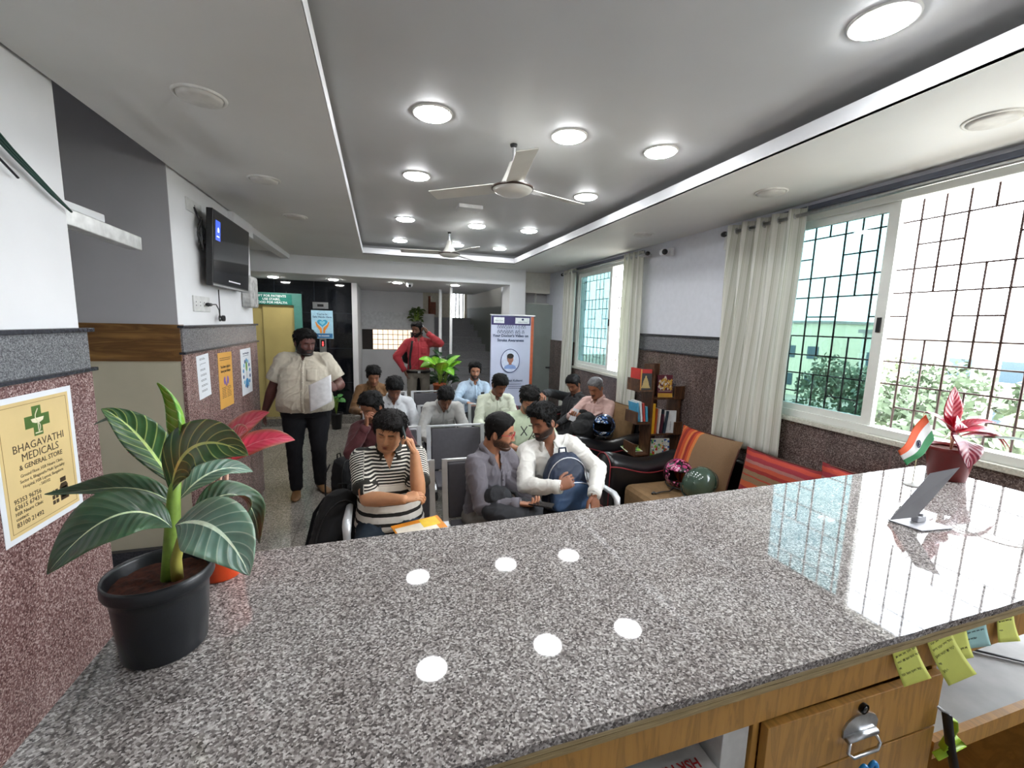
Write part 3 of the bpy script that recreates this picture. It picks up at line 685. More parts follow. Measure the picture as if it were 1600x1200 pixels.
cushion('c', 'brown cushion behind the person in black on the far sofa', .50, .46, .18, (2.72, 5.45, .66), (-.2, 0, -PI/2), M_brown, 'cushions on the far sofa')

# =================== BOOKSHELF ===================
M_shelf = wood('shelf_walnut', '#6e4a30', '#4a2e1c', 5, .45, (3, 3, 1))
BX, BY = 2.67, 3.70
bs = thing('bookshelf', 'tree-shaped dark wood bookshelf standing between the two sofas', 'bookshelf', (BX, BY, 0), 0)
# spine panel facing the camera-left, trays on both sides
MB().box(-.09, .08, -.012, .012, 0, 1.50, bev=.002, M=T(-.06, .0, 0)).box(-.15, -.132, -.16, .0, 0, 1.50).build('spine_panel', M_shelf, bs)
def tray(x0, x1, z, up=1):
    m = MB().box(x0, x1, -.16, .04, z, z+.015)
    xe = x1 if up > 0 else x0; m.box(xe-.015 if up > 0 else xe, xe if up > 0 else xe+.015, -.16, .04, z+.015, z+.12); m.box(x0 if up > 0 else x0, x1, .025, .04, z+.015, z+.06)
    m.build('shelf', M_shelf, bs)
MB().box(.17, .185, -.16, .04, .0, 1.26).build('side_panel', M_shelf, bs)
for z in (1.16, .80, .44): tray(-.14, .25, z, 1)
for z in (1.24, .92, .60, .30): tray(-.31, -.15, z, -1)
for a_, z_ in ((.10, 1.16), (.12, .80), (.09, .44)): MB().box(a_, .25, -.175, -.16, z_, z_+.13).build('shelf_front', M_shelf, bs)
MB().box(-.30, .26, -.17, .10, 0, .03).build('base', M_shelf, bs)
def book(x, y, z, w, h, d, col, label, rz=0, ry=0, cover=None, grp=None, face=None, rx=0):
    t = thing('book', label, 'book', (x, y, z), 0, grp); t.rotation_euler = (rx, ry, rz)
    m = plain('book_'+col, col, .5, bump=.05)
    MB().box(0, .002, 0, d, 0, h).box(w-.002, w, 0, d, 0, h).box(.002, w-.002, 0, .002, 0, h).build('cover', m, t)
    MB().box(.002, w-.002, .003, d-.003, .003, h-.003).build('pages', plain('paper_pages', '#d8d2c2', .8), t)
    return t
G = 'books on the tree-shaped bookshelf'
def facebook(x, y, z, w, h, cols, label, tilt=.08, th=.02, rz=-.35, art=None):
    """book displayed cover forward"""
    t = thing('book', label, 'book', (x, y, z), 0, G); t.rotation_euler = (-tilt, 0, rz)
    MB().box(-w/2, w/2, 0, th, 0, h, bev=.001).build('cover', plain('book_'+cols[0], cols[0], .4, bump=0), t)
    MB().box(-w/2+.002, w/2+.001, .002, th-.002, .003, h-.002).build('pages', plain('paper_pages', '#d8d2c2', .8), t)
    k = MB(); mats = [plain('ink_'+c, c, .5, bump=0) for c in cols[1:]]
    if art: art(k, w, h)
    if k.v: k.build('cover_print', mats, t)
    return t
def art_stupa(k, w, h):
    k.box(-w/2, w/2, -.0008, 0, h*.80, h, 0)
    for a, b, z0, z1 in ((.38, .38, .08, .13), (.30, .34, .13, .22), (.26, .26, .22, .30), (.20, .25, .30, .44), (.12, .18, .44, .56), (.05, .08, .56, .68)):
        k.prism([(-w*b, h*z0), (w*b, h*z0), (w*a, h*z1), (-w*a, h*z1)], -.0012, 0, 1)
def art_epic(k, w, h):
    r_ = random.Random(2)
    k.box(-w/2, w/2, -.0008, 0, 0, h*.18, 0)
    for i in range(60):
        x = (r_.random()-.5)*w*.85; z = h*(.36+.42*r_.random()); s = .006+.01*r_.random(); k.prism([(x-s, z), (x, z-s*1.2), (x+s, z), (x, z+s*1.4)], -.0012-.0001*i/60, 0, 0 if i % 3 else 1)
    k.box(-w*.42, w*.42, -.0012, 0, h*.27, h*.285, 1)
    k.prism([(-w*.12, h*.78), (w*.12, h*.78), (w*.04, h*.95), (-w*.04, h*.95)], -.0012, 0, 1)
def art_letters(k, w, h):
    text_into(k, 'MAHABHARATA', h*.055, frame_mat(V((w*.08, -.0012, h*.12)), (0, 0, 1), (-1, 0, 0)) @ Matrix.Identity(4), 0, align='LEFT')
def art_kids(k, w, h):
    r_ = random.Random(9)
    k.box(-w/2, w/2, -.0008, 0, h*.44, h*.52, 2)
    for i in range(110):
        x = (r_.random()-.5)*w*.92; z = h*(.03+.94*r_.random()); s = .004+.012*r_.random(); mi = r_.randrange(6); n = 5+i % 3
        k.prism([(x+s*math.cos(2*PI*q/n)*(.7+.5*r_.random()), z+s*math.sin(2*PI*q/n)) for q in range(n)], -.001-.00003*i, 0, mi)
X, Y_ = BX, BY
facebook(X-.215, Y_-.135, 1.256, .115, .20, ('#15161a', '#b3201c', '#b5a16a'), 'dark book with a stupa on its cover at the top left of the bookshelf', .05, .03, -.25, art_stupa)
book(X-.296, Y_-.14, 1.256, .016, .205, .15, '#b5302a', 'red-spined book at the left end of the top left tray', 0, 0, None, G)
book(X-.279, Y_-.14, 1.256, .012, .200, .15, '#cf9a4a', 'orange-yellow book beside the red one on the top left tray', 0, 0, None, G)
facebook(X+.02, Y_-.125, 1.176, .15, .22, ('#5b1d2e', '#c79a3a', '#d8cfc0'), 'maroon and gold book facing forward on the right middle tray', .10, .03, -.22, art_epic)
vase = tag(MB().lathe([(.001, 0), (.03, .002), (.034, .03), (.028, .07), (.034, .10), (.02, .125), (.001, .127)], 20).build('glass_jar', glass_mat('jar_glass', (.75, .8, .88), refl=.3), None, (X+.14, Y_-.08, 1.176)), 'small clear glass jar beside the maroon book', 'jar')
for i, (c, l, h) in enumerate((('#3f8fb5', 'blue book leaning on the middle left tray', .19), ('#d5dde0', 'white-spined book behind the blue one on the middle left tray', .20), ('#b8453d', 'red book on the middle left tray by the spine', .185), ('#4aa0c0', 'pale blue book on the middle left tray next to the red one', .15))):
    book(X-.275+i*.030, Y_-.14, .94, .020, h, .15, c, l, 0, -.16+.02*i, None, G)
for i, (c, l, h, w) in enumerate((('#d9a520', 'tall yellow book at the left of the right lower tray', .30, .030), ('#b5502a', 'orange-brown book right of the tall yellow one', .25, .016), ('#e0ddd8', 'white book in the middle of the right lower tray', .245, .014), ('#5a2a3a', 'thin plum book on the right lower tray', .19, .012), ('#2f3e4a', 'dark slate book leaning on the right lower tray', .225, .02))):
    book(X-.125+i*.036, Y_-.15, .817, w, h, .16, c, l, 0, .03*i, None, G)
facebook(X+.085, Y_-.150, .817, .115, .225, ('#d9dbdc', '#2a2a2e'), 'white paperback with black sideways title at the front of the right lower tray', .02, .02, -.30, art_letters)
facebook(X-.02, Y_-.165, .455, .19, .31, ('#cfd0c4', '#c8402c', '#dfe4e2', '#8cc43a', '#2f4f8f', '#d8a53a', '#3a8a5a'), 'colourful children\'s picture book facing forward at the bottom of the shelf', .06, .012, -.25, art_kids)
facebook(X-.225, Y_-.06, .62, .20, .14, ('#d8dcc8', '#8cc43a', '#e0e0d0', '#8cc43a', '#6a8a3f', '#c4d46a', '#3a8a5a'), 'white and green booklet lying on the lower left tray', 1.45, .006, -.1, art_kids)
tag(MB().box(-.12, .12, -.09, .09, 0, .03, bev=.002).build('book', M_card, None, (X-.42, Y_-.12, .62), (0, 0, .2)), 'white book lying flat just above the near sofa arm', 'book', G) if 0 else None
# =================== PEOPLE ===================
def sm(e0, e1, x):
    t = max(0., min(1., (x-e0)/(e1-e0))); return t*t*(3-2*t)
HT = [(-.121, .010, -.052, -.030), (-.114, .030, -.074, -.010), (-.100, .044, -.083, .015), (-.078, .0545, -.083, .042), (-.050, .063, -.083, .066),
      (-.020, .069, -.082, .084), (.005, .072, -.082, .092), (.030, .0745, -.087, .097), (.060, .074, -.082, .096), (.085, .066, -.067, .084), (.103, .050, -.046, .062), (.115, .028, -.022, .034), (.120, .006, -.004, .008)]
def htab(z, w=1, jaw=1):
    z = max(HT[0][0], min(HT[-1][0], z))
    for i in range(len(HT)-1):
        a, b = HT[i], HT[i+1]
        if z <= b[0]:
            t = (z-a[0])/(b[0]-a[0]); r = [a[k]+(b[k]-a[k])*t for k in (1, 2, 3)]
            k = 1+(jaw-1)*sm(0, -.08, z); r[0] *= w*k; return r
def head_pt(az, z, w=1, jaw=1, off=0.0):
    """surface point of plain skull at azimuth az (0=front) and height z"""
    W, yf, yb = htab(z, w, jaw); cyc = (yf+yb)*.5*0+.012 if z > -.09 else (yf+yb)/2
    s, c = math.sin(az), math.cos(az)
    p = 2.35
    Y = (cyc-yf) if c > 0 else (yb-cyc)
    k = (abs(s)**p+abs(c)**p)**(-1/p)
    return V((s*k*(W+off), cyc-c*k*(Y+off), z))
def gs(x, z, cx, cz, sx, sz): return math.exp(-((x-cx)/sx)**2-((z-cz)/sz)**2)
def face_feat(x, z, nose=1, eyes='down'):
    d = 0; ax = abs(x)
    if z > -.048:
        t = sm(.022, -.034, z); sx = .0065+.0065*t
        d += nose*(.003+.021*t)*math.exp(-(x/sx)**2)*sm(-.0475, -.037, z)*(1-sm(.015, .04, z))
    d += nose*.0085*gs(ax, z, .0125, -.038, .0055, .0065)
    d -= .011*gs(ax, z, .030, .001, .0155, .0125)
    d += .0065*gs(ax, z, .031, -.001, .0105, .0075)
    d += .0045*gs(ax, z, .028, .021, .020, .006)
    d += .0035*gs(ax, z, .046, -.022, .016, .014)
    d += .0060*gs(x, z, 0, -.0605, .021, .0045) + .0070*gs(x, z, 0, -.0725, .018, .0055) - .0028*gs(x, z, 0, -.0665, .024, .0020)
    d += .0050*gs(x, z, 0, -.099, .018, .013) - .0025*gs(x, z, 0, -.084, .016, .005)
    return d
def head_mesh(sp):
    """verts (head local), faces, colours"""
    na, nz = sp.get('res', (72, 60)); w, jaw = sp.get('hw', 1), sp.get('jaw', 1)
    skin = V(hexc(sp['skin'])); lip = V(hexc(sp.get('lip', '#7a4238'))); hairc = V(hexc(sp.get('hairc', '#0c0a0a')))
    stub = sp.get('stubble', 0); must = sp.get('moustache', 0); openeye = sp.get('eyes', 'down')
    vs = []; cols = []
    azs = []
    for j in range(na):
        t = -1+2*j/na; azs.append(PI*(t*.55+.45*t*abs(t)))     # denser at the front
    zs = [-.121+.241*(.5-.5*math.cos(PI*(.06+.88*i/(nz-1))))/.982 for i in range(nz)]
    zs[0] = -.1209; zs = [min(.1195, z) for z in zs]
    for z in zs:
        for a in azs:
            p = head_pt(a, z, w, jaw)
            fr = sm(0, .6, math.cos(a))
            f = face_feat(p.x, z, sp.get('nose', 1), openeye)*fr
            q = p+V((0, -1, 0))*f; vs.append(q)
            ax = abs(p.x); c = skin.copy()
            c = c*(1+.05*noise.noise(p*60))
            if fr > 0:
                c = c.lerp(V((c.x*.78, c.y*.66, c.z*.62)), .5*gs(ax, z, .031, .001, .016, .010))     # darker skin round the eyes
                L = max(gs(p.x, z, 0, -.0615, .021, .0042), gs(p.x, z, 0, -.0725, .018, .0055)); c = c.lerp(lip, min(1, L*1.3) if L > .25 else 0)
                c = c.lerp(V((.03, .012, .01)), .8*gs(p.x, z, 0, -.0668, .021, .0016))
                br = sm(.011, .015, ax)*(1-sm(.042, .050, ax))*gs(0, z, 0, .021+.05*(ax-.012)*(1 if ax < .034 else 0)+(.0011-.12*(ax-.034) if ax >= .034 else 0), 1, .0048); c = c.lerp(hairc, min(1, br*1.25) if br > .2 else 0)
                if openeye == 'open':
                    e = ((ax-.031)/.0125)**2+((z+.0005)/.0038)**2
                    if e < 1: c = V((.62, .58, .54)) if ((ax-.031)**2+(z)**2) > .0058**2 else V((.02, .012, .01))
                    elif e < 1.7: c = c.lerp(V((.02, .01, .01)), .8)
                else:
                    c = c.lerp(V((.02, .012, .01)), .9*gs(ax, z, .031, -.0055+ (ax-.031)**2*8, .013, .0016))
                c = c.lerp(V((.05, .02, .015)), .7*gs(ax, z, .0075, -.0465, .004, .002))
            # shaved or growing beard
            bz = -.052+.62*max(0, ax-.030) if ax < .066 else .004
            bm = sm(bz+.012, bz-.014, z)*(1-sm(1.75, 2.1, abs(a)))
            lipm = max(gs(p.x, z, 0, -.067, .026, .013), 0)
            bm *= (1-sm(.35, .6, lipm)) if z > -.085 else 1
            mo = sm(.034, .028, ax)*sm(-.061, -.057, z)*sm(-.047, -.051, z)*fr
            amt = max(bm*stub, mo*max(must, stub))
            c = c.lerp(hairc*1.2, min(.97, amt*(1.05+.35*noise.noise(p*300)))); cols.append(c)
    fs = []
    for i in range(nz-1):
        for j in range(na):
            k = (j+1) % na; fs.append((i*na+j, i*na+k, (i+1)*na+k, (i+1)*na+j))
    fs.append(tuple(reversed(range(na)))); fs.append(tuple((nz-1)*na+j for j in range(na)))
    # ears
    for sx in (-1, 1):
        b = len(vs); rr = 12; e = MB()
        prof = [(.0, .30), (.25, .75), (.5, 1.0), (.75, .93), (1, .0)]
        n1, n2 = 14, 7
        for i in range(n2):
            t = i/(n2-1)
            for j in range(n1):
                an = 2*PI*j/n1; R = math.sin(PI*(.04+.92*t))
                dx = -math.cos(PI*t)*.006
                cup = .004*(1-R) if t > .5 else 0
                p = V((sx*(.0745*w+dx+.004+.010*max(0, math.cos(an))*R*(.6) - cup), .014+.0165*R*math.cos(an), -.006+.030*R*math.sin(an)*(1 if math.sin(an) > 0 else .95)))
                vs.append(p); cols.append(skin*.93)
        for i in range(n2-1):
            for j in range(n1):
                k = (j+1) % n1; fs.append((b+i*n1+j, b+i*n1+k, b+(i+1)*n1+k, b+(i+1)*n1+j))
        fs.append(tuple(b+j for j in range(n1))); fs.append(tuple(b+(n2-1)*n1+j for j in reversed(range(n1))))
    return vs, fs, cols
def shell(mask_t, sp, na=80, nz=60, z0=-.120, z1=.1195):
    """hair or beard shell; mask_t(az,z,p)->thickness or <=0"""
    w, jaw = sp.get('hw', 1), sp.get('jaw', 1); vs = []; keep = []
    for i in range(nz):
        z = z0+(z1-z0)*(.5-.5*math.cos(PI*(.03+.94*i/(nz-1))))
        for j in range(na):
            a = -PI+2*PI*j/na; p = head_pt(a, z, w, jaw); t = mask_t(a, z, p); keep.append(t > 0)
            nrm = V((p.x, p.y-.01, (z+.01)*1.0+.02*sm(.05, .11, z))).normalized()
            vs.append(p+nrm*(t if t > 0 else -.006))
    fs = []
    for i in range(nz-1):
        for j in range(na):
            k = (j+1) % na; q = (i*na+j, i*na+k, (i+1)*na+k, (i+1)*na+j)
            if any(keep[x] for x in q): fs.append(q)
    if keep[(nz-1)*na]: fs.append(tuple((nz-1)*na+j for j in range(na)))
    return vs, fs
HL = [(0, .068), (25, .066), (42, .055), (58, .032), (70, -.012), (80, -.030), (88, .004), (100, .018), (112, -.01), (125, -.045), (150, -.062), (180, -.066)]
def hline(a, k=0):
    a = abs(math.degrees(a))
    for (p, q) in zip(HL, HL[1:]):
        if a <= q[0]:
            t = (a-p[0])/(q[0]-p[0]); return p[1]+(q[1]-p[1])*t
    return HL[-1][1]
def hair_fn(sp):
    h = sp.get('hair', {}); top = h.get('top', .026); side = h.get('side', .009); fr = h.get('fringe', 0); curl = h.get('curl', .004); q = h.get('freq', 55); up = h.get('up', 0); part = h.get('part', 0)
    def fn(a, z, p):
        zl = hline(a); ad = abs(math.degrees(a))
        if ad < 60: zl -= fr*sm(60, 25, ad)
        zl += .006*noise.noise(V((math.cos(a)*4, math.sin(a)*4, 3.3+top*50)))
        m = z-zl
        if m <= 0: return -1
        m2 = sm(0, .012, m); T = side*.85+(top*.88-side*.85)*sm(.02, .085, z)
        if ad < 55: T += up*sm(.055, .09, z)
        n_ = noise.noise(V((p.x*q*1.0, p.y*q*.55, z*q)))+.5*noise.noise(V((p.x*q*2.2, p.y*q, z*q*2)))
        T += curl*n_*1.2
        if part: T -= .006*math.exp(-((p.x-part)/.006)**2)*(1 if z > .06 else 0)
        return max(.0015, m2*T+.0015)
    return fn
def beard_fn(sp):
    T = sp.get('beard', 0)
    def fn(a, z, p):
        ax = abs(p.x); ad = abs(math.degrees(a))
        if ad > 98: return -1
        bz = -.060+.42*max(0, ax-.030)
        if ad > 74: bz = max(bz, -.01)
        lim = bz-z
        lipm = gs(p.x, z, 0, -.0675, .026, .0125)
        inm = ax < .031 and -.060 < z < -.049
        if (lim <= 0 and not inm) or lipm > .5: return -1
        return max(.001, T*(.45+.55*sm(0, .02, lim))+.0022*noise.noise(p*140)+face_feat(p.x, z)*sm(0, .6, math.cos(a))*.9)
    return fn

def bend(p0, d, segs, axis, angs):
    pts = [V(p0)]; d = V(d)
    for L, a in zip(segs, angs):
        d = Matrix.Rotation(a, 3, axis) @ d; pts.append(pts[-1]+d*L)
    return pts
def hand_into(mb, wrist, d, pn, side, curl=.35, sc=1.0, thumb=.5, spread=.06, curls=None):
    """d: direction to fingers, pn: palm normal (where fingers curl to), side +1 = thumb lies on +cross"""
    d = V(d).normalized(); pn = V(pn); pn = (pn-d*pn.dot(d)).normalized(); a = d.cross(pn)*side   # towards thumb
    w = V(wrist); L = .088*sc
    # palm as flattened loft
    rings = []
    for t, hw, th in ((-.012, .026, .020), (.0, .027, .018), (.02, .033, .0155), (.045, .040, .0145), (.07, .0415, .0135), (.086, .040, .0115), (.093, .034, .006)):
        c = w+d*t*sc; rings.append([c+a*hw*sc*math.cos(2*PI*j/16)+pn*th*sc*math.sin(2*PI*j/16) for j in range(16)])
    mb.loft(rings)
    mb.caps(w+d*.02*sc+a*.020*sc+pn*.008*sc, w+d*.052*sc+a*.026*sc+pn*.008*sc, .015*sc, .012*sc, 10)
    ax = d.cross(pn).normalized()
    for i, (o, ln) in enumerate(((.030, .074), (.0105, .082), (-.0095, .077), (-.029, .060))):
        c = (curls[i] if curls else curl*(1+.12*i)); root = w+d*(.084-.004*abs(i-1))*sc+a*o*sc
        dd = (d+a*(o*spread*12)).normalized()
        rot = 1
        pts = bend(root-dd*.012*sc, dd, [.012*sc, ln*.46*sc, ln*.31*sc, ln*.25*sc], ax, [0, c*.8, c*1.15, c*.8])
        mb.tube([pts[0], pts[1], pts[1].lerp(pts[2], .5), pts[2], pts[2].lerp(pts[3], .5), pts[3], pts[3].lerp(pts[4], .7), pts[4], pts[4]+(pts[4]-pts[3]).normalized()*.003],
                [x*sc for x in (.0095, .0100, .0088, .0094, .0082, .0086, .0078, .0062, .002)], 10)
    r0 = w+d*.018*sc+a*.022*sc+pn*.004*sc; td = (d*.62+a*.72+pn*.25*thumb).normalized()
    p1 = r0+td*.038*sc; td2 = (d*.9+a*(.45-.5*thumb)+pn*.35*thumb).normalized(); p2 = p1+td2*.032*sc; td3 = (d*.9-a*(.1+.5*thumb-.3)+pn*.45*thumb).normalized(); p3 = p2+td3*.026*sc
    mb.tube([r0-td*.006, r0, r0.lerp(p1, .5), p1, p1.lerp(p2, .5), p2, p2.lerp(p3, .6), p3, p3+(p3-p2).normalized()*.003], [x*sc for x in (.012, .0145, .0125, .0115, .0100, .0105, .0095, .0070, .002)], 10)
def ik(s, w, l1, l2, pole):
    s, w = V(s), V(w); d = w-s; L = d.length
    if L > (l1+l2)*.999: w = s+d.normalized()*(l1+l2)*.999; d = w-s; L = d.length
    x = (l1*l1-l2*l2+L*L)/(2*L); h = math.sqrt(max(0, l1*l1-x*x)); dn = d.normalized(); pole = V(pole); pp = (pole-dn*pole.dot(dn)).normalized()
    return s+dn*x+pp*h, w
TORSO = [(-.13, .150, .105, .01), (-.07, .172, .125, .012), (0, .168, .120, .0), (.07, .155, .110, -.005), (.14, .150, .106, -.008), (.22, .158, .110, -.005), (.30, .170, .116, 0), (.37, .164, .110, .004), (.42, .142, .094, .010), (.455, .100, .076, .014), (.485, .080, .064, .012)]
def fold(me, amp, M, freq=9, seed=0):
    n = len(me.vertices); co = np.empty(n*3); me.vertices.foreach_get('co', co); co = co.reshape(n, 3)
    no = np.empty(n*3); me.vertices.foreach_get('normal', no); no = no.reshape(n, 3)
    for i in range(n):
        p = V(co[i]); q = V((p.x*freq+seed, p.y*freq*.8+p.z*freq*.35, p.z*freq*.9-p.x*freq*.6))
        a = 1-abs(noise.noise(q+V((noise.noise(q*.7)*1.2, 0, 0))))*2.6; b = 1-abs(noise.noise(q*2.1+V((5, 2, 1))))*2.6
        co[i] += no[i]*(amp*(max(a, 0)**2*1.0+.4*max(b, 0)**2)-amp*.4)
    me.vertices.foreach_set('co', co.ravel()); me.update()
def smooth_all(me):
    me.polygons.foreach_set('use_smooth', [True]*len(me.polygons)); me.update()
def surf_strip(bvh, path, up_dirs, width, lift, proj):
    """ribbon along path projected to surface from direction proj"""
    vs = []; fs = []
    for i, p in enumerate(path):
        p = V(p)
        for s in (-1, 1):
            q = p+V(up_dirs[i])*width*s/2
            hit = bvh.ray_cast(q-V(proj)*.5, V(proj), 1.2)
            vs.append((hit[0] if hit[0] is not None else q)-V(proj)*lift)
    for i in range(len(path)-1): fs.append((i*2, i*2+1, i*2+3, i*2+2))
    return vs, fs

def polo_mat():
    m, nt, b = new_mat('polo_stripes'); a = N(nt, 'Attribute', _attribute_name='stripe'); sp = N(nt, 'SeparateXYZ'); nt.links.new(a.outputs['Vector'], sp.inputs[0])
    def band(per, off, lo):
        x = N(nt, 'Math', _operation='MULTIPLY_ADD'); x.inputs[1].default_value = 1/per; x.inputs[2].default_value = off; nt.links.new(sp.outputs[0], x.inputs[0])
        f = N(nt, 'Math', _operation='FRACT'); nt.links.new(x.outputs[0], f.inputs[0]); g = N(nt, 'Math', _operation='LESS_THAN'); g.inputs[1].default_value = lo; nt.links.new(f.outputs[0], g.inputs[0]); return g.outputs[0]
    def mixf(fac, p, q):
        x = N(nt, 'Mix'); nt.links.new(fac, x.inputs[0]); nt.links.new(p, x.inputs[2]); nt.links.new(q, x.inputs[3]); return x.outputs[0]
    fine, wide, slv = band(.0185, 0, .45), band(.062, -.17, .64), band(.0175, 0, .43)
    up = N(nt, 'Math', _operation='GREATER_THAN'); up.inputs[1].default_value = .295; nt.links.new(sp.outputs[0], up.inputs[0])
    sl = N(nt, 'Math', _operation='GREATER_THAN'); sl.inputs[1].default_value = .5; nt.links.new(sp.outputs[1], sl.inputs[0])
    he = N(nt, 'Math', _operation='GREATER_THAN'); he.inputs[1].default_value = .012; nt.links.new(sp.outputs[2], he.inputs[0])
    v = mixf(sl.outputs[0], mixf(up.outputs[0], wide, fine), slv); mu = N(nt, 'Math', _operation='MULTIPLY'); nt.links.new(v, mu.inputs[0]); nt.links.new(he.outputs[0], mu.inputs[1])
    nt.links.new(ramp(nt, mu.outputs[0], [(.3, hexc('#1e1d1a')), (.6, hexc('#e0dcd2'))]), b.inputs['Base Color']); b.inputs['Roughness'].default_value = .85
    nz = N(nt, 'TexNoise', Scale=300.0); tc = N(nt, 'TexCoord'); nt.links.new(tc.outputs['Object'], nz.inputs['Vector']); add_bump(nt, b, nz.outputs['Fac'], .3, .001)
    return m
def person(label, loc, rotz, sp):
    """sp: pose and looks; local frame faces -Y, person's right hand is -X"""
    root = thing('person', label, 'person', loc, rotz)
    sc = sp.get('scale', 1.0); fat = sp.get('fat', 1.0); belly = sp.get('belly', 0)
    sit = sp.get('sit', True); P = V(sp.get('pelvis', (0, 0, .53) if sit else (0, 0, .93)))*1.0
    lean, side, twist = sp.get('lean', 0), sp.get('side', 0), sp.get('twist', 0); slouch = sp.get('slouch', 0)
    TL = .50*sc
    def spine(t):
        """t metres up the trunk -> centre, rotation"""
        u = max(0, min(1, t/TL)); R = (RZ(twist*u) @ RX(lean+slouch*(u-.45)) @ RY(side)).to_3x3()
        p = P.copy(); n = 8
        for k in range(n):
            uu = u*(k+.5)/n; Rk = (RX(lean+slouch*(uu-.45)) @ RY(side)).to_3x3(); p += Rk @ V((0, 0, t/n))
        return p, R
    Nb, RN = spine(TL); Cs, RC = spine(TL*.845)
    sw = .160*sc*(1+.45*(fat-1))*sp.get('shw', 1)
    SH = {s: Cs+RC @ V((s*sw, .008, .0)) for s in (-1, 1)}
    shrug = sp.get('shrug', (0, 0)); SH[-1].z += shrug[0]; SH[1].z += shrug[1]
    hy, hp, hr = sp.get('head', (0, 0, 0)); RH = (RZ(hy) @ RX(hp) @ RY(hr)).to_3x3()
    nk = sp.get('neck', .07); Hc = Nb + (RN @ V((0, -.012, nk*.75))) + (RH @ V((0, -.018, .083)))
    ho = sp.get('headoff'); 
    if ho: Hc += V(ho)
    hs = sp.get('hs', 1.0); MH = Matrix.Translation(Hc) @ RH.to_4x4() @ Matrix.Scale(hs, 4)
    l1, l2 = .285*sc, .25*sc
    arms = {}
    for s, key in ((-1, 'R'), (1, 'L')):
        a = sp.get('arm'+key, {}); W = V(a.get('w', (s*.16, -.34, .62) if sit else (s*.30, -.03, .80)))
        E_, W = ik(SH[s], W, l1, l2, a.get('pole', (s*.6, .5, -.8))); arms[s] = (SH[s], E_, W, a)
    # legs
    hipw = .095*sc*fat**.6; legs = {}
    for s, key in ((-1, 'R'), (1, 'L')):
        a = sp.get('leg'+key, {}); H = P+V((s*hipw, 0, -.04)); l3, l4 = .43*sc, .41*sc
        F = V(a.get('f', (s*.13, -.45, .08) if sit else (s*.12, .0, .08)))
        K, F = ik(H, F, l3, l4, a.get('pole', (s*.12, -1, .9) if sit else (0, -1, 0))); legs[s] = (H, K, F, a)
    q = sp.get('q', 2)      # detail 0..3
    vox = {3: .005, 2: .006, 1: .0075, 0: .009}[q]
    # ---- body ----
    def torso_rings(inf, t0, t1, shift=0):
        rings = []
        for (t, rx, ry, yo) in TORSO:
            if t < t0-.001 or t > t1+.001: continue
            c, R = spine(t*sc); b = belly*math.exp(-((t-.06)/.16)**2)
            rx2 = rx*sc*(1+(fat-1)*(1 if t < .38 else .6))+inf+b*.35; ry2 = ry*sc*(1+(fat-1)*1.1*(1 if t < .38 else .5))+inf+b*.5; 
            rings.append([c+R @ V((rx2*abs(math.cos(a))**.85*math.copysign(1, math.cos(a)), yo-b*.5+ry2*abs(math.sin(a))**.85*math.copysign(1, math.sin(a)), 0)) for a in [2*PI*j/28 for j in range(28)]])
        return rings
    body = MB(); body.loft(torso_rings(-.006, -.07, .49))
    hb = MH @ V((0, .020, -.050)); body.caps(Nb+RN @ V((0, .015, -.03)), hb, .062*sc*fat**.4, .056*fat**.3, 16)
    body.caps(Nb+RN @ V((0, .02, .0)), MH @ V((0, .035, -.01)), .058*sc*fat**.4, .052, 14)
    af = fat**.7*sc
    for s in (-1, 1):
        A, E_, W, a = arms[s]
        body.caps(Cs+RC @ V((s*.055, .005, .048)), A, .036*sc, .052*af, 14)
        body.caps(A, E_, .052*af, .041*af, 16); mid = E_.lerp(W, .3)
        body.caps(E_, mid, .041*af, .043*af, 16); body.caps(mid, W, .043*af, .0265*af, 16)
        H, K, F, _ = legs[s]
        body.caps(H, K, .078*sc*fat, .052*sc, 14); body.caps(K, F, .050*sc, .036*sc, 12)
    me0 = remesh(body, vox+.0015, 5)
    full = MB(); full.add([v.co.copy() for v in me0.vertices], [tuple(p.vertices) for p in me0.polygons], 0, True); bpy.data.meshes.remove(me0)
    nbody = len(full.v)
    for s in (-1, 1):
        A, E_, W, a = arms[s]; fd = (W-E_).normalized()
        hd = V(a.get('d', fd)); hand_into(full, W+fd*.0, hd, a.get('n', (0, 0, -1)), a.get('th', -s), a.get('curl', .45), sc*1.0*a.get('hs', 1), a.get('thumb', .5), a.get('spread', .06), a.get('curls'))
    hv, hf, hc = head_mesh(sp); b0 = len(full.v)
    full.add(hv, hf, 0, True, MH)
    bo = full.build('body', attr_mat('skin', .45, .12 if q >= 2 else 0, .2, 500), root)
    skin = V(hexc(sp['skin'])); pal = V((min(1, skin.x*1.15), min(1, skin.y*1.1), min(1, skin.z*1.1)))
    cols = [skin*(1+.06*noise.noise(v*30)) for v in full.v[:b0]]+hc
    set_cols(bo, cols)
    # ---- hair, beard ----
    hm = attr_mat('hair', .62, 0, .8, 700, .2)
    hv2, hf2 = shell(hair_fn(sp), sp, *( (110, 80) if q >= 2 else (80, 56) ))
    m = MB(); m.add(hv2, hf2, 0, True, MH); fn = hair_fn(sp); rs = random.Random(len(label)); hh = sp.get('hair', {}); ns = int({3: 600, 2: 380, 1: 170, 0: 100}[q]*hh.get('strands', 1)); cu = hh.get('curl', .004)/.006; tp = hh.get('top', .026)
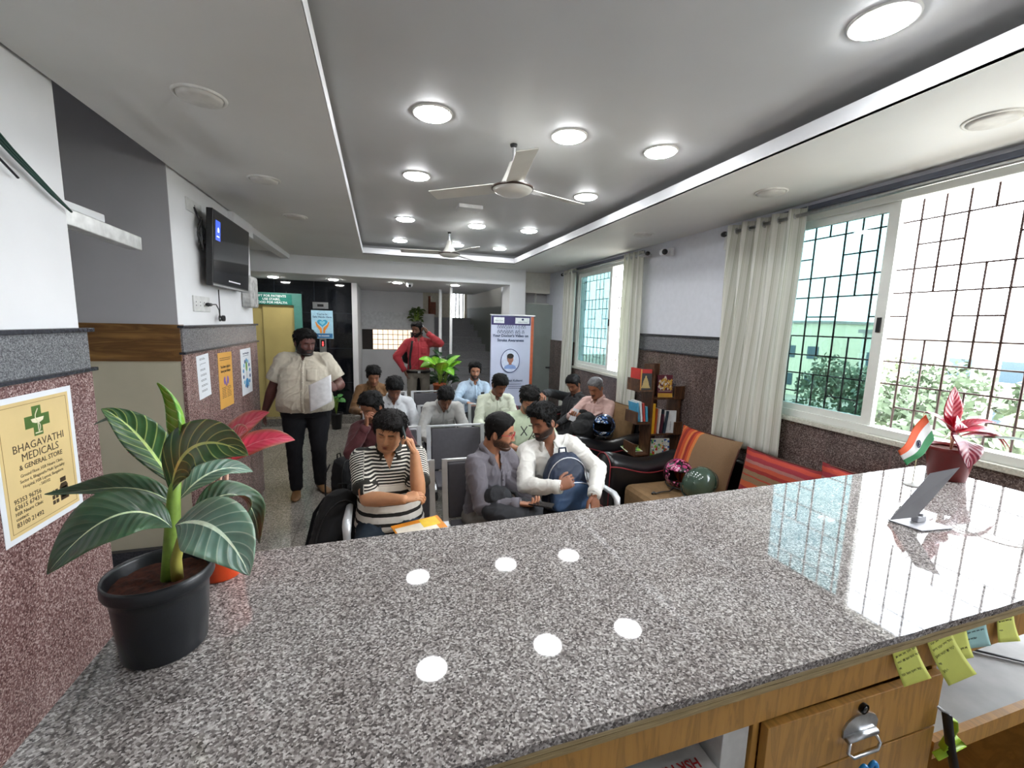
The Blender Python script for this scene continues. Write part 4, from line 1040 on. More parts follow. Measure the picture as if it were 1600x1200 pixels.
    while ns > 0 and tp > .018:
        a = rs.uniform(-PI, PI); z = rs.uniform(-.03, .118); p = head_pt(a, z, sp.get('hw', 1), sp.get('jaw', 1)); t_ = fn(a, z, p)
        if t_ <= .002: continue
        ns -= 1; nr = V((p.x, p.y-.01, z+.01+.02*sm(.05, .11, z))).normalized(); p0 = p+nr*(t_-.0025); cm_ = p-V((.01, .03, .125)); 
        if abs(a) < 1.2 and z > .05: cm_ = V((-.5+rs.random()*.5, -1, -.15))
        cm_ = (cm_-nr*cm_.dot(nr)).normalized(); sd_ = nr.cross(cm_); L_ = rs.uniform(.014, .030)*(1 if tp > .024 else .6)*(.55 if cu > 1.2 else 1); w_ = rs.uniform(-.5, .5)*cu; lift = .0015+.003*cu*rs.random()
        m.tube([p0, p0+cm_*L_*.5+sd_*L_*w_*.3+nr*lift, p0+cm_*L_+sd_*L_*w_+nr*(lift*.2-.25*L_*.3)], [.0026, .0024, .0005], 4, M=MH)
    ho_ = m.build('hair', hm, root); hv2 = [MH.inverted() @ v for v in m.v]
    hcx = V(hexc(sp.get('hairc', '#0c0a0a'))); g_ = sp.get('grey', 0)
    set_cols(ho_, [hcx.lerp(V((.35, .35, .36)), g_*(.5+.5*noise.noise(v*220))*(1 if v.z > .0 else 1)) if g_ else hcx*(.75+.5*noise.noise(V((v.x*300, v.y*60, v.z*60)))) for v in hv2])
    if sp.get('beard'):
        bv, bf = shell(beard_fn(sp), sp, 110, 90, -.1209, .03)
        m = MB(); m.add(bv, bf, 0, True, MH); o_ = m.build('beard', hm, root); set_cols(o_, [hcx*(1+.5*noise.noise(v*250)) for v in bv])
    # ---- trousers ----
    tr = sp.get('trousers')
    if tr:
        t = MB(); t.loft(torso_rings(.006, -.13, .07))
        for s in (-1, 1):
            H, K, F, _ = legs[s]; lf = sp.get('legfat', 1)
            t.caps(P+V((s*.05, 0, -.03)), H, .11*sc*fat**.8, .098*sc*fat**.8*lf, 16)
            t.caps(H, K, .096*sc*fat**.8*lf, .068*sc*lf, 18); t.caps(K, K.lerp(F, .5), .068*sc*lf, .062*sc*lf, 16); t.caps(K.lerp(F, .5), F+V((0, 0, .02)), .062*sc*lf, .056*sc*lf, 16)
        me = remesh(t, .011, 4); fold(me, .006, None, 8, 3); smooth_all(me)
        me.materials.append(plain('cloth_'+tr[0], tr[1], .85, var=.12, scale=9, bump=.3)); link('trousers', me, root)
        for s in (-1, 1):
            H, K, F, a = legs[s]; z = F.z-.08; fdv = V(a.get('toe', (s*.12, -1, 0))).normalized(); sd = V((fdv.y, -fdv.x, 0)); rings = []
            for u, hw, hh in ((-.075, .012, .03), (-.068, .028, .062), (-.04, .036, .075), (0, .038, .072), (.05, .043, .052), (.10, .047, .040), (.145, .043, .032), (.17, .028, .024), (.178, .01, .012)):
                c = V((F.x, F.y, z))+fdv*(u*sc+.02); rings.append([c+sd*hw*sc*math.cos(2*PI*j/14)+V((0, 0, .006+hh*(.5+.5*math.sin(2*PI*j/14)))) for j in range(14)])
            so = MB().loft(rings).build('shoe', plain('shoe_'+sp.get('shoe', '#1a1613'), sp.get('shoe', '#1a1613'), .5), root)
            so2 = MB().loft([[p*1 for p in r] for r in [[V((F.x, F.y, z))+fdv*(u*sc+.02)+sd*hw*1.06*math.cos(2*PI*j/14)+V((0, 0, zz)) for j in range(14)] for u, hw, zz in ((-.078, .02, .008), (-.05, .036, .008), (.05, .044, .008), (.12, .049, .008), (.175, .02, .008))]]).build('sole', plain('shoe_sole', '#3a2d20', .7), so) if False else None
    # ---- top ----
    st = sp['shirt']; inf = st.get('inf', .010); t = MB(); hem = st.get('hem', -.07)
    t.loft(torso_rings(inf, hem, .485 if st.get('collar') else .49))
    lng = st.get('sleeve', 'long')
    for s in (-1, 1):
        A, E_, W, a = arms[s]; k = st.get('sf', 1.0)
        t.caps(Cs+RC @ V((s*.055, .005, .045)), A, (.036+inf)*sc, (.054+inf)*af, 16)
        if lng == 'long':
            t.caps(A, E_, (.058+inf)*af, (.048+inf)*af*k, 18); t.caps(E_, E_.lerp(W, .5), (.048+inf)*af*k, (.040+inf)*af*k, 16)
            e = st.get('end', .97); t.caps(E_.lerp(W, .5), E_.lerp(W, e-.06), (.040+inf)*af*k, (.030+inf*.8)*af, 16)
        elif lng == 'three':
            t.caps(A, E_, (.058+inf)*af, (.050+inf)*af, 18); t.caps(E_, E_.lerp(W, .35), (.050+inf)*af, (.044+inf)*af, 16)
        else:
            e = st.get('end', .66); t.caps(A, A.lerp(E_, e), (.060+inf)*af, (.062+inf)*af, 18)
    me = remesh(t, {3: .006, 2: .0075, 1: .009, 0: .011}[q], 3); fold(me, st.get('fold', .006), None, st.get('ff', 9), len(label)); smooth_all(me)
    # open neck: remove cloth in a V
    bm = bmesh.new(); bm.from_mesh(me); iR = RN.transposed(); vd = st.get('v', .07); vw = st.get('vw', .036); dead = []
    for f in bm.faces:
        c = iR @ (f.calc_center_median()-Nb)
        if c.z > -.012 and math.hypot(c.x/.066, (c.y-.01)/.066) < 1.0*fat**.4: dead.append(f)
        elif c.y < -.02 and c.z > -vd and abs(c.x) < vw*(c.z+vd)/max(vd-.0, .01)*1.0: dead.append(f)
    bmesh.ops.delete(bm, geom=dead, context='FACES')
    if lng != 'long':   # open sleeve ends
        dead = []
        for s in (-1, 1):
            A, E_, W, a = arms[s]; dd = E_-A; L_ = dd.length; dd.normalize(); e = L_*st.get('end', .66)+.012
            for f in bm.faces:
                q_ = f.calc_center_median()-A; tt = q_.dot(dd)
                if e < tt < e+.09 and (q_-dd*tt).length < .085*af and (RC.transposed() @ (f.calc_center_median()-Cs)).x*s > sw*1.02: dead.append(f)
        bmesh.ops.delete(bm, geom=list(set(dead)), context='FACES')
    bm.to_mesh(me); bm.free()
    sb = BVHTree.FromPolygons([v.co.copy() for v in me.vertices], [tuple(p.vertices) for p in me.polygons])
    if st.get('stripes'):
        me.materials.append(polo_mat()); so = link('shirt', me, root); cols = []
        A0, A1 = V(hexc('#e6e2da')), V(hexc('#1c1b1a')); iRc = RC.transposed()
        for v in me.vertices:
            p = v.co; best = None
            u = (iRc @ (p-P)).z
            for s in (-1, 1):
                A, E_, W, a = arms[s]; d = (E_-A); L = d.length; d.normalize(); tt = (p-A).dot(d); dist = (p-A-d*tt).length
                lat = (iRc @ (p-Cs)).x*s
                if tt > -.01 and dist < .10 and lat > sw*.90: best = tt; en = L*st.get('end', .66)
            cols += [u if best is None else best, 0 if best is None else 1, (en-best) if best is not None else 1]
        at_ = me.attributes.new('stripe', 'FLOAT_VECTOR', 'POINT'); at_.data.foreach_set('vector', cols)
    else:
        me.materials.append(plain('cloth_'+st['name'], st['c'], .8, var=st.get('var', .05), scale=st.get('scale', 7), bump=.25, sheen=.1)); so = link('shirt', me, root)
    cm = so.data.materials[0] if not st.get('stripes') else plain('collar_dark', '#2b2a24', .8)
    # front line frame
    fwd = RC @ V((0, -1, 0)); rx = RC @ V((1, 0, 0))
    if st.get('collar', True):
        # stand collar with folded pointed wings
        n = 29; vs = []; fs = []; rad = .064*sc*fat**.45; op = st.get('open', .30)
        rows_ = []
        for i in range(n):
            u = -1+2*i/(n-1); an = u*(PI-op); e = 1-abs(u); tip = sm(.35, 0, e)
            dr = V((math.sin(an), math.cos(an), 0))      # an=0 at the nape
            zt = .030+.0*tip; drop = -.035*sm(.5, 1, abs(u))
            base = V((dr.x*rad, .012+dr.y*rad, -.006+drop)); top = V((dr.x*(rad+.003), .012+dr.y*(rad+.003), zt+drop*.9))
            fold_ = V((dr.x*(rad+.010), .012+dr.y*(rad+.010), zt-.004+drop*.9)); wl = .030+.030*tip
            out = V((dr.x*(rad+.022+.014*tip)+(.010*tip*math.copysign(1, u)), .012+dr.y*(rad+.022+.020*tip), zt-wl+drop*.9))
            rows_.append([Nb+RN @ x for x in (base, top, fold_, out)])
        cb = MB(); cb.loft([list(r) for r in rows_], closed=False, cap=False)
        co_ = cb.build('collar', cm, so); md = co_.modifiers.new('t', 'SOLIDIFY'); md.thickness = .003; md.offset = 0
    if st.get('buttons', st.get('collar', True)) and not st.get('stripes'):
        path = []; 
        for i in range(24):
            tt = (TL-vd*.75)+((hem*sc+.015)-(TL-vd*.75))*i/23; c, R = spine(tt); path.append(c+R @ V((.004, 0, 0)))
        vs, fs = surf_strip(sb, path, [rx]*24, .030, .0022, -fwd)
        pk = MB().add(vs, fs, 0, True).build('placket', cm, so); md = pk.modifiers.new('t', 'SOLIDIFY'); md.thickness = .0025; md.offset = 0
        for k in (range(1, 24, 4) if q >= 2 else ()):
            c = (vs[2*k]+vs[2*k+1])/2+fwd*.004
            MB().ell(c, (.005, .005, .005), 8, 5).build('button', plain('button_'+st.get('btn', '#d8d3c8'), st.get('btn', '#d8d3c8'), .3), so)
        if st.get('pocket', True):
            c, R = spine(.30*sc); px = []; 
            w_, h_ = .10, .115; ctr = c+R @ V((.085*sc, 0, 0)); nx, nz_ = 6, 6; vv = []; ff = []
            for i in range(nz_):
                for j in range(nx):
                    q_ = ctr+rx*(w_*(j/(nx-1)-.5))+(R @ V((0, 0, h_*(.5-i/(nz_-1)))))
                    hit = sb.ray_cast(q_+fwd*.5, -fwd, 1); vv.append((hit[0] if hit[0] is not None else q_)+fwd*.002)
            for i in range(nz_-1):
                for j in range(nx-1): ff.append((i*nx+j, i*nx+j+1, (i+1)*nx+j+1, (i+1)*nx+j))
            pk = MB().add(vv, ff, 0, True).build('pocket', cm, so); md = pk.modifiers.new('t', 'SOLIDIFY'); md.thickness = .002; md.offset = 0
    if lng == 'long' and st.get('cuff', True):
        for s in (-1, 1):
            A, E_, W, a = arms[s]; d = (W-E_).normalized(); c = E_.lerp(W, st.get('end', .97)-.03)
            m = MB(); m.tube([c-d*.028, c-d*.02, c+d*.026, c+d*.03, c+d*.024], [(.033+inf)*af*.94, (.035+inf)*af*.98, (.033+inf)*af*.96, (.031+inf)*af*.94, (.027)*af], 20, cap=False)
            o_ = m.build('cuff', cm, so)
    if lng == 'short' and st.get('hemband', True):
        for s in (-1, 1):
            A, E_, W, a = arms[s]; d = (E_-A).normalized(); c = A.lerp(E_, st.get('end', .66)); r = (.0615+inf)*af
            m = MB(); m.tube([c-d*.012, c+d*.014, c+d*.016, c-d*.008], [r*1.0, r*1.01, r*.95, r*.90], 24, cap=False); m.build('sleeve_hem', cm, so)
    info = dict(root=root, MH=MH, arms=arms, spine=spine, Nb=Nb, RN=RN, RC=RC, bvh=sb, fwd=fwd, rx=rx, P=P, legs=legs, shirt=so, Cs=Cs)
    if sp.get('belt'):
        c, R = spine(-.03*sc); m = MB(); rr = []
        for dz, k in ((-.02, .0), (-.018, .004), (.018, .004), (.02, 0)):
            cc, R2 = spine(-.035*sc+dz); rr.append([cc+R2 @ V(((.170*sc+inf+.010+k)*math.cos(a)*fat, (.122*sc+inf+.008+k)*math.sin(a)*fat+.006, 0)) for a in [2*PI*j/32 for j in range(32)]])
        m.loft(rr, cap=False).build('belt', plain('black_leather', '#0d0c0c', .35), root)
        MB().box(-.022, .022, -.006, .003, -.018, .018, bev=.003, M=Matrix.Translation(c+R @ V((0, -.135*sc-inf-.008, -.005)))).build('buckle', M_steel, root)
    # print where things ended, in world coordinates
    Mw = Matrix.Translation(V(loc)) @ RZ(rotz)
    info['M'] = Mw
    DBG.append((label[:28], Mw @ Hc, Mw @ SH[-1], Mw @ SH[1], Mw @ arms[-1][2], Mw @ arms[1][2], Mw @ arms[-1][1], Mw @ arms[1][1]))
    return info
DBG = []
# ---- the cast ----
SK = ['#8a5a42', '#7a4c38', '#6b412f', '#a06f52', '#4f3026']
I = {}
I['striped'] = person('person in a black and white striped polo on the phone, front row', (.05, 2.88, 0), 0, dict(
    q=3, res=(120, 100), skin='#c8926c', lip='#8a4c40', hw=1.08, jaw=1.12, neck=.055, scale=1.0, fat=1.16, belly=.07, lean=.02, slouch=.15, head=(-.28, .26, .15), hs=1.03, stubble=.12, eyes='down',
    hair=dict(top=.030, side=.011, fringe=.010, curl=.003, freq=40), hairc='#14100f',
    armR=dict(w=(.075, -.335, .79), pole=(-.9, .1, -.6), d=(.95, .15, .12), n=(0, .3, -1), th=1, curl=.5),
    armL=dict(w=(.150, -.215, 1.035), pole=(.05, -.9, -1.2), d=(-.22, .08, .95), n=(-1, .08, -.1), th=1, curls=[.95, 1.0, 1.05, 1.15], thumb=.5),
    shirt=dict(name='striped_polo', c='#888888', stripes=1, sleeve='short', end=.72, inf=.010, hem=-.11, v=.105, vw=.048, open=.42, fold=.004),
    trousers=('jeans', '#23303c'), legR=dict(f=(-.16, -.42, .08)), legL=dict(f=(.16, -.44, .08))))
I['grey'] = person('person with red-framed glasses and a grey shirt turned towards his neighbour in the front row', (.72, 2.86, 0), 0, dict(
    q=3, res=(120, 100), skin='#a9765a', lip='#8a5048', neck=.075, scale=.97, lean=.22, twist=.72, slouch=.25, head=(1.08, .12, -.02), hs=1.0, stubble=.8, eyes='open', hairc='#0d0b0b',
    hair=dict(top=.024, side=.013, curl=.002, freq=60, strands=.12),
    armR=dict(w=(.105, -.40, .725), pole=(-.9, .2, -.9), d=(.75, -.55, .08), n=(.3, .3, 1), th=-1, curl=.5, thumb=.6),
    armL=dict(w=(.26, -.30, .66), pole=(.9, .2, -.8), d=(-.3, -.9, 0), n=(0, 0, -1), curl=.5),
    shirt=dict(name='grey_purple_shirt', c='#625e65', inf=.012, v=.11, vw=.036, open=.45, fold=.007, btn='#3a3740', hem=-.02), trousers=('grey_trousers', '#6f6a64'), legR=dict(f=(-.02, -.46, .08)), legL=dict(f=(.26, -.42, .08))))
I['white'] = person('person in a white shirt hugging a navy backpack on his lap in the front row', (1.25, 2.92, 0), 0, dict(
    q=3, res=(120, 100), skin='#8a5c46', lip='#6a3a34', neck=.08, scale=1.02, lean=.12, side=-.17, twist=-.12, slouch=.1, head=(-1.15, .26, -.06), hs=1.03, stubble=.9, eyes='down', hairc='#0b0a0a',
    hair=dict(top=.030, side=.006, up=.014, curl=.009, freq=45),
    armR=dict(w=(-.135, -.425, .80), pole=(-.9, .3, -.6), d=(.85, -.05, .40), n=(.1, .8, -.5), th=1, curls=[.75, .95, 1.1, 1.2], thumb=.5),
    armL=dict(w=(.10, -.47, .745), pole=(1, -.1, -.2), d=(.02, -.25, -.95), n=(-.3, .9, -.3), th=-1, curl=.22, spread=.10),
    shirt=dict(name='white_shirt', c='#d4d2cc', inf=.013, v=.13, vw=.042, open=.5, fold=.008, hem=-.05, pocket=False), trousers=('dark_trousers', '#17181c')))
I['burgundy'] = person('person in a burgundy shirt with a hand raised to his face, behind the striped polo', (.02, 3.92, 0), 0, dict(
    q=1, skin='#94634a', lean=.22, slouch=.2, side=-.1, head=(-.75, .42, 0), stubble=.3, hair=dict(top=.028, side=.014, curl=.005), hairc='#0c0b0b',
    armR=dict(w=(-.135, -.33, 1.0), pole=(-.6, -.5, -1.2), d=(.1, -.05, 1), n=(.9, .1, 0), th=1, curl=.8), armL=dict(w=(.20, -.34, .70)),
    shirt=dict(name='burgundy_shirt', c='#56262a', fold=.007), trousers=('black_trousers', '#121214')))
I['xtee'] = person('person in a pale green t-shirt with black strokes printed on the chest, second row', (1.35, 3.92, 0), 0, dict(
    q=2, res=(96, 80), skin='#bb876a', lip='#94564a', neck=.07, lean=.10, slouch=.2, twist=-.05, head=(-.12, .50, .02), stubble=.75, eyes='down', hair=dict(top=.034, side=.007, curl=.006, up=.008, fringe=.012), hairc='#12100f',
    armR=dict(w=(-.20, -.40, .76), pole=(-.9, .2, -.7), d=(.8, -.5, .1), n=(.2, 0, 1), curl=.6), armL=dict(w=(.06, -.44, .76), pole=(.9, .2, -.7), d=(-.8, -.5, .1), n=(0, 0, 1), curl=.6),
    shirt=dict(name='pale_green_tee', c='#b9c7ab', sleeve='short', end=.85, collar=False, v=.012, vw=.03, buttons=False, fold=.006), trousers=('khaki_trousers', '#5d5443')))
I['wh8'] = person('person in a bright white shirt bowing his head behind the burgundy shirt, third row', (.14, 4.97, 0), 0, dict(
    q=1, skin='#845642', lean=.18, slouch=.25, head=(.1, .62, 0), stubble=.2, moustache=.6, hair=dict(top=.032, side=.015, curl=.005, fringe=.01), shirt=dict(name='bright_white_shirt', c='#cfd2d6', fold=.006), trousers=('black_trousers', '#121214')))
I['wh9'] = person('person in a pale grey shirt bent forward, head down, middle of the third row', (.67, 4.97, 0), 0, dict(
    q=1, skin='#8f6048', lean=.52, slouch=.35, head=(.05, .75, 0), moustache=.5, hair=dict(top=.026, side=.010, curl=.006), armR=dict(w=(-.16, -.52, .60)), armL=dict(w=(.16, -.52, .60)),
    shirt=dict(name='pale_grey_shirt', c='#bdbdba', fold=.007), trousers=('black_trousers', '#121214')))
I['lg10'] = person('person in a pale green-white shirt with a moustache looking down, right of the third row', (1.32, 4.97, 0), 0, dict(
    q=1, res=(90, 74), skin='#855440', lean=.14, slouch=.2, head=(.30, .50, 0), moustache=.95, stubble=.15, hair=dict(top=.030, side=.012, curl=.004, fringe=.012), armR=dict(w=(-.16, -.40, .66)), armL=dict(w=(.12, -.42, .66)),
    shirt=dict(name='mint_white_shirt', c='#cdd3bf', fold=.007), trousers=('black_trousers', '#121214')))
I['br11'] = person('person in a mustard brown shirt looking down, far left of the last row', (-.09, 6.02, 0), 0, dict(
    q=1, res=(90, 74), skin='#a06e54', lean=.18, slouch=.2, head=(.15, .45, 0), stubble=.35, hair=dict(top=.034, side=.014, curl=.005), armR=dict(w=(-.14, -.36, .70)), armL=dict(w=(.16, -.36, .66)),
    shirt=dict(name='mustard_brown_shirt', c='#7d5a38', fold=.007), trousers=('black_trousers', '#121214')))
I['lb12'] = person('person in a light blue shirt with a beard facing the camera from the last row', (1.30, 6.08, 0), 0, dict(
    q=1, res=(90, 74), skin='#ad7a5f', lean=.06, head=(-.12, .08, .02), neck=.08, stubble=.95, eyes='open', hair=dict(top=.028, side=.012, curl=.005), armR=dict(w=(-.17, -.40, .78), pole=(-.9, .2, -.6), d=(.6, -.7, -.1), n=(0, 0, -1)), armL=dict(w=(.02, -.42, .79), pole=(.9, .2, -.6), d=(-.3, -.9, -.1), n=(0, 0, -1)),
    shirt=dict(name='light_blue_shirt', c='#a9bdd0', fold=.007), trousers=('black_trousers', '#121214')))
I['black'] = person('person in a black shirt slumped on the far end of the corner sofa', (2.45, 5.22, 0), -PI/2+.45, dict(
    q=1, res=(90, 74), skin='#96664d', pelvis=(0, 0, .46), lean=-.20, slouch=.1, head=(.10, .48, -.1), stubble=.5, moustache=.6, hair=dict(top=.026, side=.010, curl=.004),
    armR=dict(w=(-.16, -.40, .96), pole=(-.8, 0, .2), d=(.4, -.6, -.3), n=(0, -.3, -1), curl=.6), armL=dict(w=(.10, -.36, .60)), shirt=dict(name='black_shirt', c='#141417', fold=.006, btn='#222222'), trousers=('black_trousers', '#121214'),
    legR=dict(f=(-.15, -.62, .08)), legL=dict(f=(.15, -.62, .08))))
I['pink'] = person('person in a pale pink shirt with greying hair using a phone on the corner sofa', (2.52, 4.62, 0), -PI/2+.55, dict(
    q=1, res=(90, 74), skin='#a26c50', pelvis=(0, 0, .50), lean=-.02, slouch=.15, head=(-.05, .42, 0), moustache=.9, hs=1.02, grey=.9, hair=dict(top=.014, side=.006, curl=.003), hairc='#1c1b1c',
    armR=dict(w=(-.06, -.38, .80), pole=(-.9, .1, -.6), d=(.3, -.9, .25), n=(.3, 0, 1), curl=.6), armL=dict(w=(.08, -.38, .79), pole=(.9, .1, -.6), d=(-.3, -.9, .25), n=(-.3, 0, 1), curl=.6),
    shirt=dict(name='pale_pink_shirt', c='#c3a29a', fold=.008), trousers=('black_trousers', '#121214'), legR=dict(f=(-.13, -.5, .08)), legL=dict(f=(.13, -.5, .08))))
I['fat'] = person('large standing person in a cream short-sleeved shirt holding white paper by the wall', (-.75, 4.92, 0), 0, dict(
    q=2, res=(96, 80), sit=False, skin='#65403a', lip='#4a2a26', hw=1.12, jaw=1.2, pelvis=(0, 0, .975), neck=.045, scale=1.03, fat=1.33, belly=.10, lean=.0, head=(.62, .22, 0), hs=1.06, stubble=1.0, eyes='down', hair=dict(top=.028, side=.010, curl=.004), hairc='#0b0a0a', shw=1.0,
    armR=dict(w=(-.41, .03, .86), pole=(-.5, .3, 0), d=(-.25, .1, -.9), n=(1, .2, 0), curl=.3), armL=dict(w=(.33, -.26, 1.17), pole=(.6, .5, -1), d=(-.45, -.85, .1), n=(-.6, .5, -.3), curl=.8),
    shirt=dict(name='cream_linen_shirt', c='#beb6a6', sleeve='short', end=.70, inf=.018, hem=-.12, v=.07, vw=.035, fold=.008, scale=14, pocket=True), trousers=('navy_trousers', '#0b0c14'), legfat=1.12,
    legR=dict(f=(-.11, -.10, .08), toe=(.10, -1, 0)), legL=dict(f=(.11, .02, .08), toe=(.55, -.9, 0)), shoe='#7d5c3a'))
I['red'] = person('standing person in a red shirt on the phone by the stairs', (.63, 7.50, 0), 0, dict(
    q=1, res=(90, 74), sit=False, skin='#704a3a', pelvis=(0, 0, 1.045), scale=1.07, neck=.075, lean=-.02, head=(-.65, .15, -.05), stubble=.9, beard=.0035, eyes='down', hair=dict(top=.026, side=.009, curl=.005),
    armR=dict(w=(-.235, -.05, 1.03), pole=(-1, .3, 0), d=(.3, -.1, -.9), n=(1, 0, 0), curl=.3), armL=dict(w=(.155, -.13, 1.655), pole=(.9, -.2, -1), d=(-.4, .1, .9), n=(-.9, .2, 0), th=1, curl=.7),
    shirt=dict(name='red_shirt', c='#a02a33', inf=.012, hem=.0, fold=.008, btn='#6a1a20'), belt=1, trousers=('beige_grey_trousers', '#7d766b'), legR=dict(f=(-.13, -.04, .08)), legL=dict(f=(.14, .0, .08)), legfat=.95))
# =================== PLANTS ===================
def leaf_mat(name, blade, edge, rib, ribw=.07, vein=.35, veinn=16, rough=.35, back=None):
    m, nt, b = new_mat(name)
    a = N(nt, 'Attribute', _attribute_name='leaf'); sp = N(nt, 'SeparateXYZ'); nt.links.new(a.outputs['Vector'], sp.inputs[0])
    ab = N(nt, 'Math', _operation='ABSOLUTE'); nt.links.new(sp.outputs[0], ab.inputs[0])
    tc = N(nt, 'TexCoord'); nz = N(nt, 'TexNoise', Scale=28.0, Detail=4.0); nt.links.new(tc.outputs['Object'], nz.inputs['Vector'])
    base = ramp(nt, ab.outputs[0], [(.0, blade), (.55, blade), (1.0, edge)])
    # veins: lines slanting from the midrib to the tip
    v1 = N(nt, 'Math', _operation='MULTIPLY_ADD'); v1.inputs[1].default_value = -.22; nt.links.new(ab.outputs[0], v1.inputs[0]); nt.links.new(sp.outputs[1], v1.inputs[2])
    v2 = N(nt, 'Math', _operation='MULTIPLY'); v2.inputs[1].default_value = veinn*6.283; nt.links.new(v1.outputs[0], v2.inputs[0])
    v3 = N(nt, 'Math', _operation='SINE'); nt.links.new(v2.outputs[0], v3.inputs[0])
    vr = ramp(nt, v3.outputs[0], [(.86, (0, 0, 0)), (1.0, (vein, vein, vein))])
    m1 = N(nt, 'Mix', _data_type='RGBA'); nt.links.new(vr, m1.inputs[0]); nt.links.new(base, m1.inputs[6]); m1.inputs[7].default_value = (*rib, 1)
    # midrib narrows to the tip
    w1 = N(nt, 'Math', _operation='MULTIPLY_ADD'); w1.inputs[1].default_value = -ribw*.75; w1.inputs[2].default_value = ribw; nt.links.new(sp.outputs[1], w1.inputs[0])
    w2 = N(nt, 'Math', _operation='LESS_THAN'); nt.links.new(ab.outputs[0], w2.inputs[0]); nt.links.new(w1.outputs[0], w2.inputs[1])
    m2 = N(nt, 'Mix', _data_type='RGBA'); nt.links.new(w2.outputs[0], m2.inputs[0]); nt.links.new(m1.outputs[2], m2.inputs[6]); m2.inputs[7].default_value = (*rib, 1)
    m3 = N(nt, 'Mix', _data_type='RGBA', _blend_type='MULTIPLY'); m3.inputs[0].default_value = 1; nt.links.new(m2.outputs[2], m3.inputs[6]); nt.links.new(ramp(nt, nz.outputs['Fac'], [(.3, (.75, .78, .75)), (.7, (1.1, 1.1, 1.1))]), m3.inputs[7])
    nt.links.new(m3.outputs[2], b.inputs['Base Color']); b.inputs['Roughness'].default_value = rough
    b.inputs['Subsurface Weight'].default_value = .15; b.inputs['Subsurface Scale'].default_value = .01
    add_bump(nt, b, v3.outputs[0], .25, .0015); MATS[name] = m; return m
def bez(P, t):
    P = [V(p) for p in P]
    while len(P) > 1: P = [P[i].lerp(P[i+1], t) for i in range(len(P)-1)]
    return P[0]
def leaf(parent, name, mat, pts, width, up=(0, 0, 1), fold=.25, wave=.0, wpos=.42, roll=0, nu=12, nv=30, thick=.0012, wprof=1.0, seed=0):
    """blade following a curve pts; up = direction the top face looks"""
    vs = []; lf = []; fs = []
    for i in range(nv+1):
        v = i/nv; p = bez(pts, v); d = (bez(pts, min(1, v+.01))-bez(pts, max(0, v-.01))).normalized()
        side = d.cross(V(up)).normalized(); nrm = side.cross(d).normalized()
        a = roll*v; side, nrm = side*math.cos(a)+nrm*math.sin(a), nrm*math.cos(a)-side*math.sin(a)
        k = wpos; w = (v/k)**.62*(1-.0) if v < k else (1-((v-k)/(1-k))**1.9)**.95
        w = max(.0, min(1, (math.sin(PI*min(1, v/k)/2) if v < k else w)))*width/2+.0006
        for j in range(nu+1):
            u = -1+2*j/nu
            q = p+side*u*w*math.cos(fold*abs(u))+nrm*(abs(u)*w*math.sin(fold)+wave*w*math.sin(v*11+u*1.3+seed)*abs(u))
            vs.append(q); lf.append((u, v, 0))
    for i in range(nv):
        for j in range(nu): fs.append((i*(nu+1)+j, i*(nu+1)+j+1, (i+1)*(nu+1)+j+1, (i+1)*(nu+1)+j))
    o = MB().add(vs, fs, 0, True).build(name, mat, parent, fix=False)
    at_ = o.data.attributes.new('leaf', 'FLOAT_VECTOR', 'POINT'); at_.data.foreach_set('vector', [c for l in lf for c in l])
    md = o.modifiers.new('t', 'SOLIDIFY'); md.thickness = thick
    return o
def pot(parent, prof, m, n=48): return MB().lathe(prof, n).build('pot', m, parent)
M_soil = plain('brown_soil', hexc('#4a2416'), .95, var=.5, scale=90, bump=1.0)
G1 = leaf_mat('dark_green_leaf', hexc('#2c4a35'), hexc('#3f6243'), hexc('#cdd9b0'), .055, .05, 12)
G2 = leaf_mat('veined_green_leaf', hexc('#2f5a2f'), hexc('#2a4f30'), hexc('#b9cf78'), .10, .55, 9)
G3 = leaf_mat('young_green_leaf', hexc('#6fa82c'), hexc('#4c8a2a'), hexc('#d4e29a'), .10, .4, 8)
G4 = leaf_mat('grey_green_leaf', hexc('#4f7062'), hexc('#62836e'), hexc('#dbe6cf'), .10, .25, 9)
R1 = leaf_mat('red_leaf', hexc('#c23a55'), hexc('#8f5a44'), hexc('#d8808a'), .05, .15, 9)
R2 = leaf_mat('pink_leaf', hexc('#a81f3c'), hexc('#a81f3c'), hexc('#c05066'), .04, .12, 9)
R3 = leaf_mat('crimson_leaf', hexc('#780f30'), hexc('#6a0f28'), hexc('#903050'), .04, .12, 9)
def soil(parent, r, z, r_=random.Random(4)):
    m = MB(); n = 40; rings = []
    for i in range(9):
        rr = r*i/8+.0005; rings.append([(rr*math.cos(2*PI*j/n), rr*math.sin(2*PI*j/n), z+.006*noise.noise(V((rr*60*math.cos(2*PI*j/n), rr*60*math.sin(2*PI*j/n), 1)))) for j in range(n)])
    m.loft(rings, cap=False); return m.build('soil', M_soil, parent)
M_stem = plain('pale_green_stem', hexc('#7c9a3c'), .5, var=.25, scale=30)
_before = set(COL.objects)
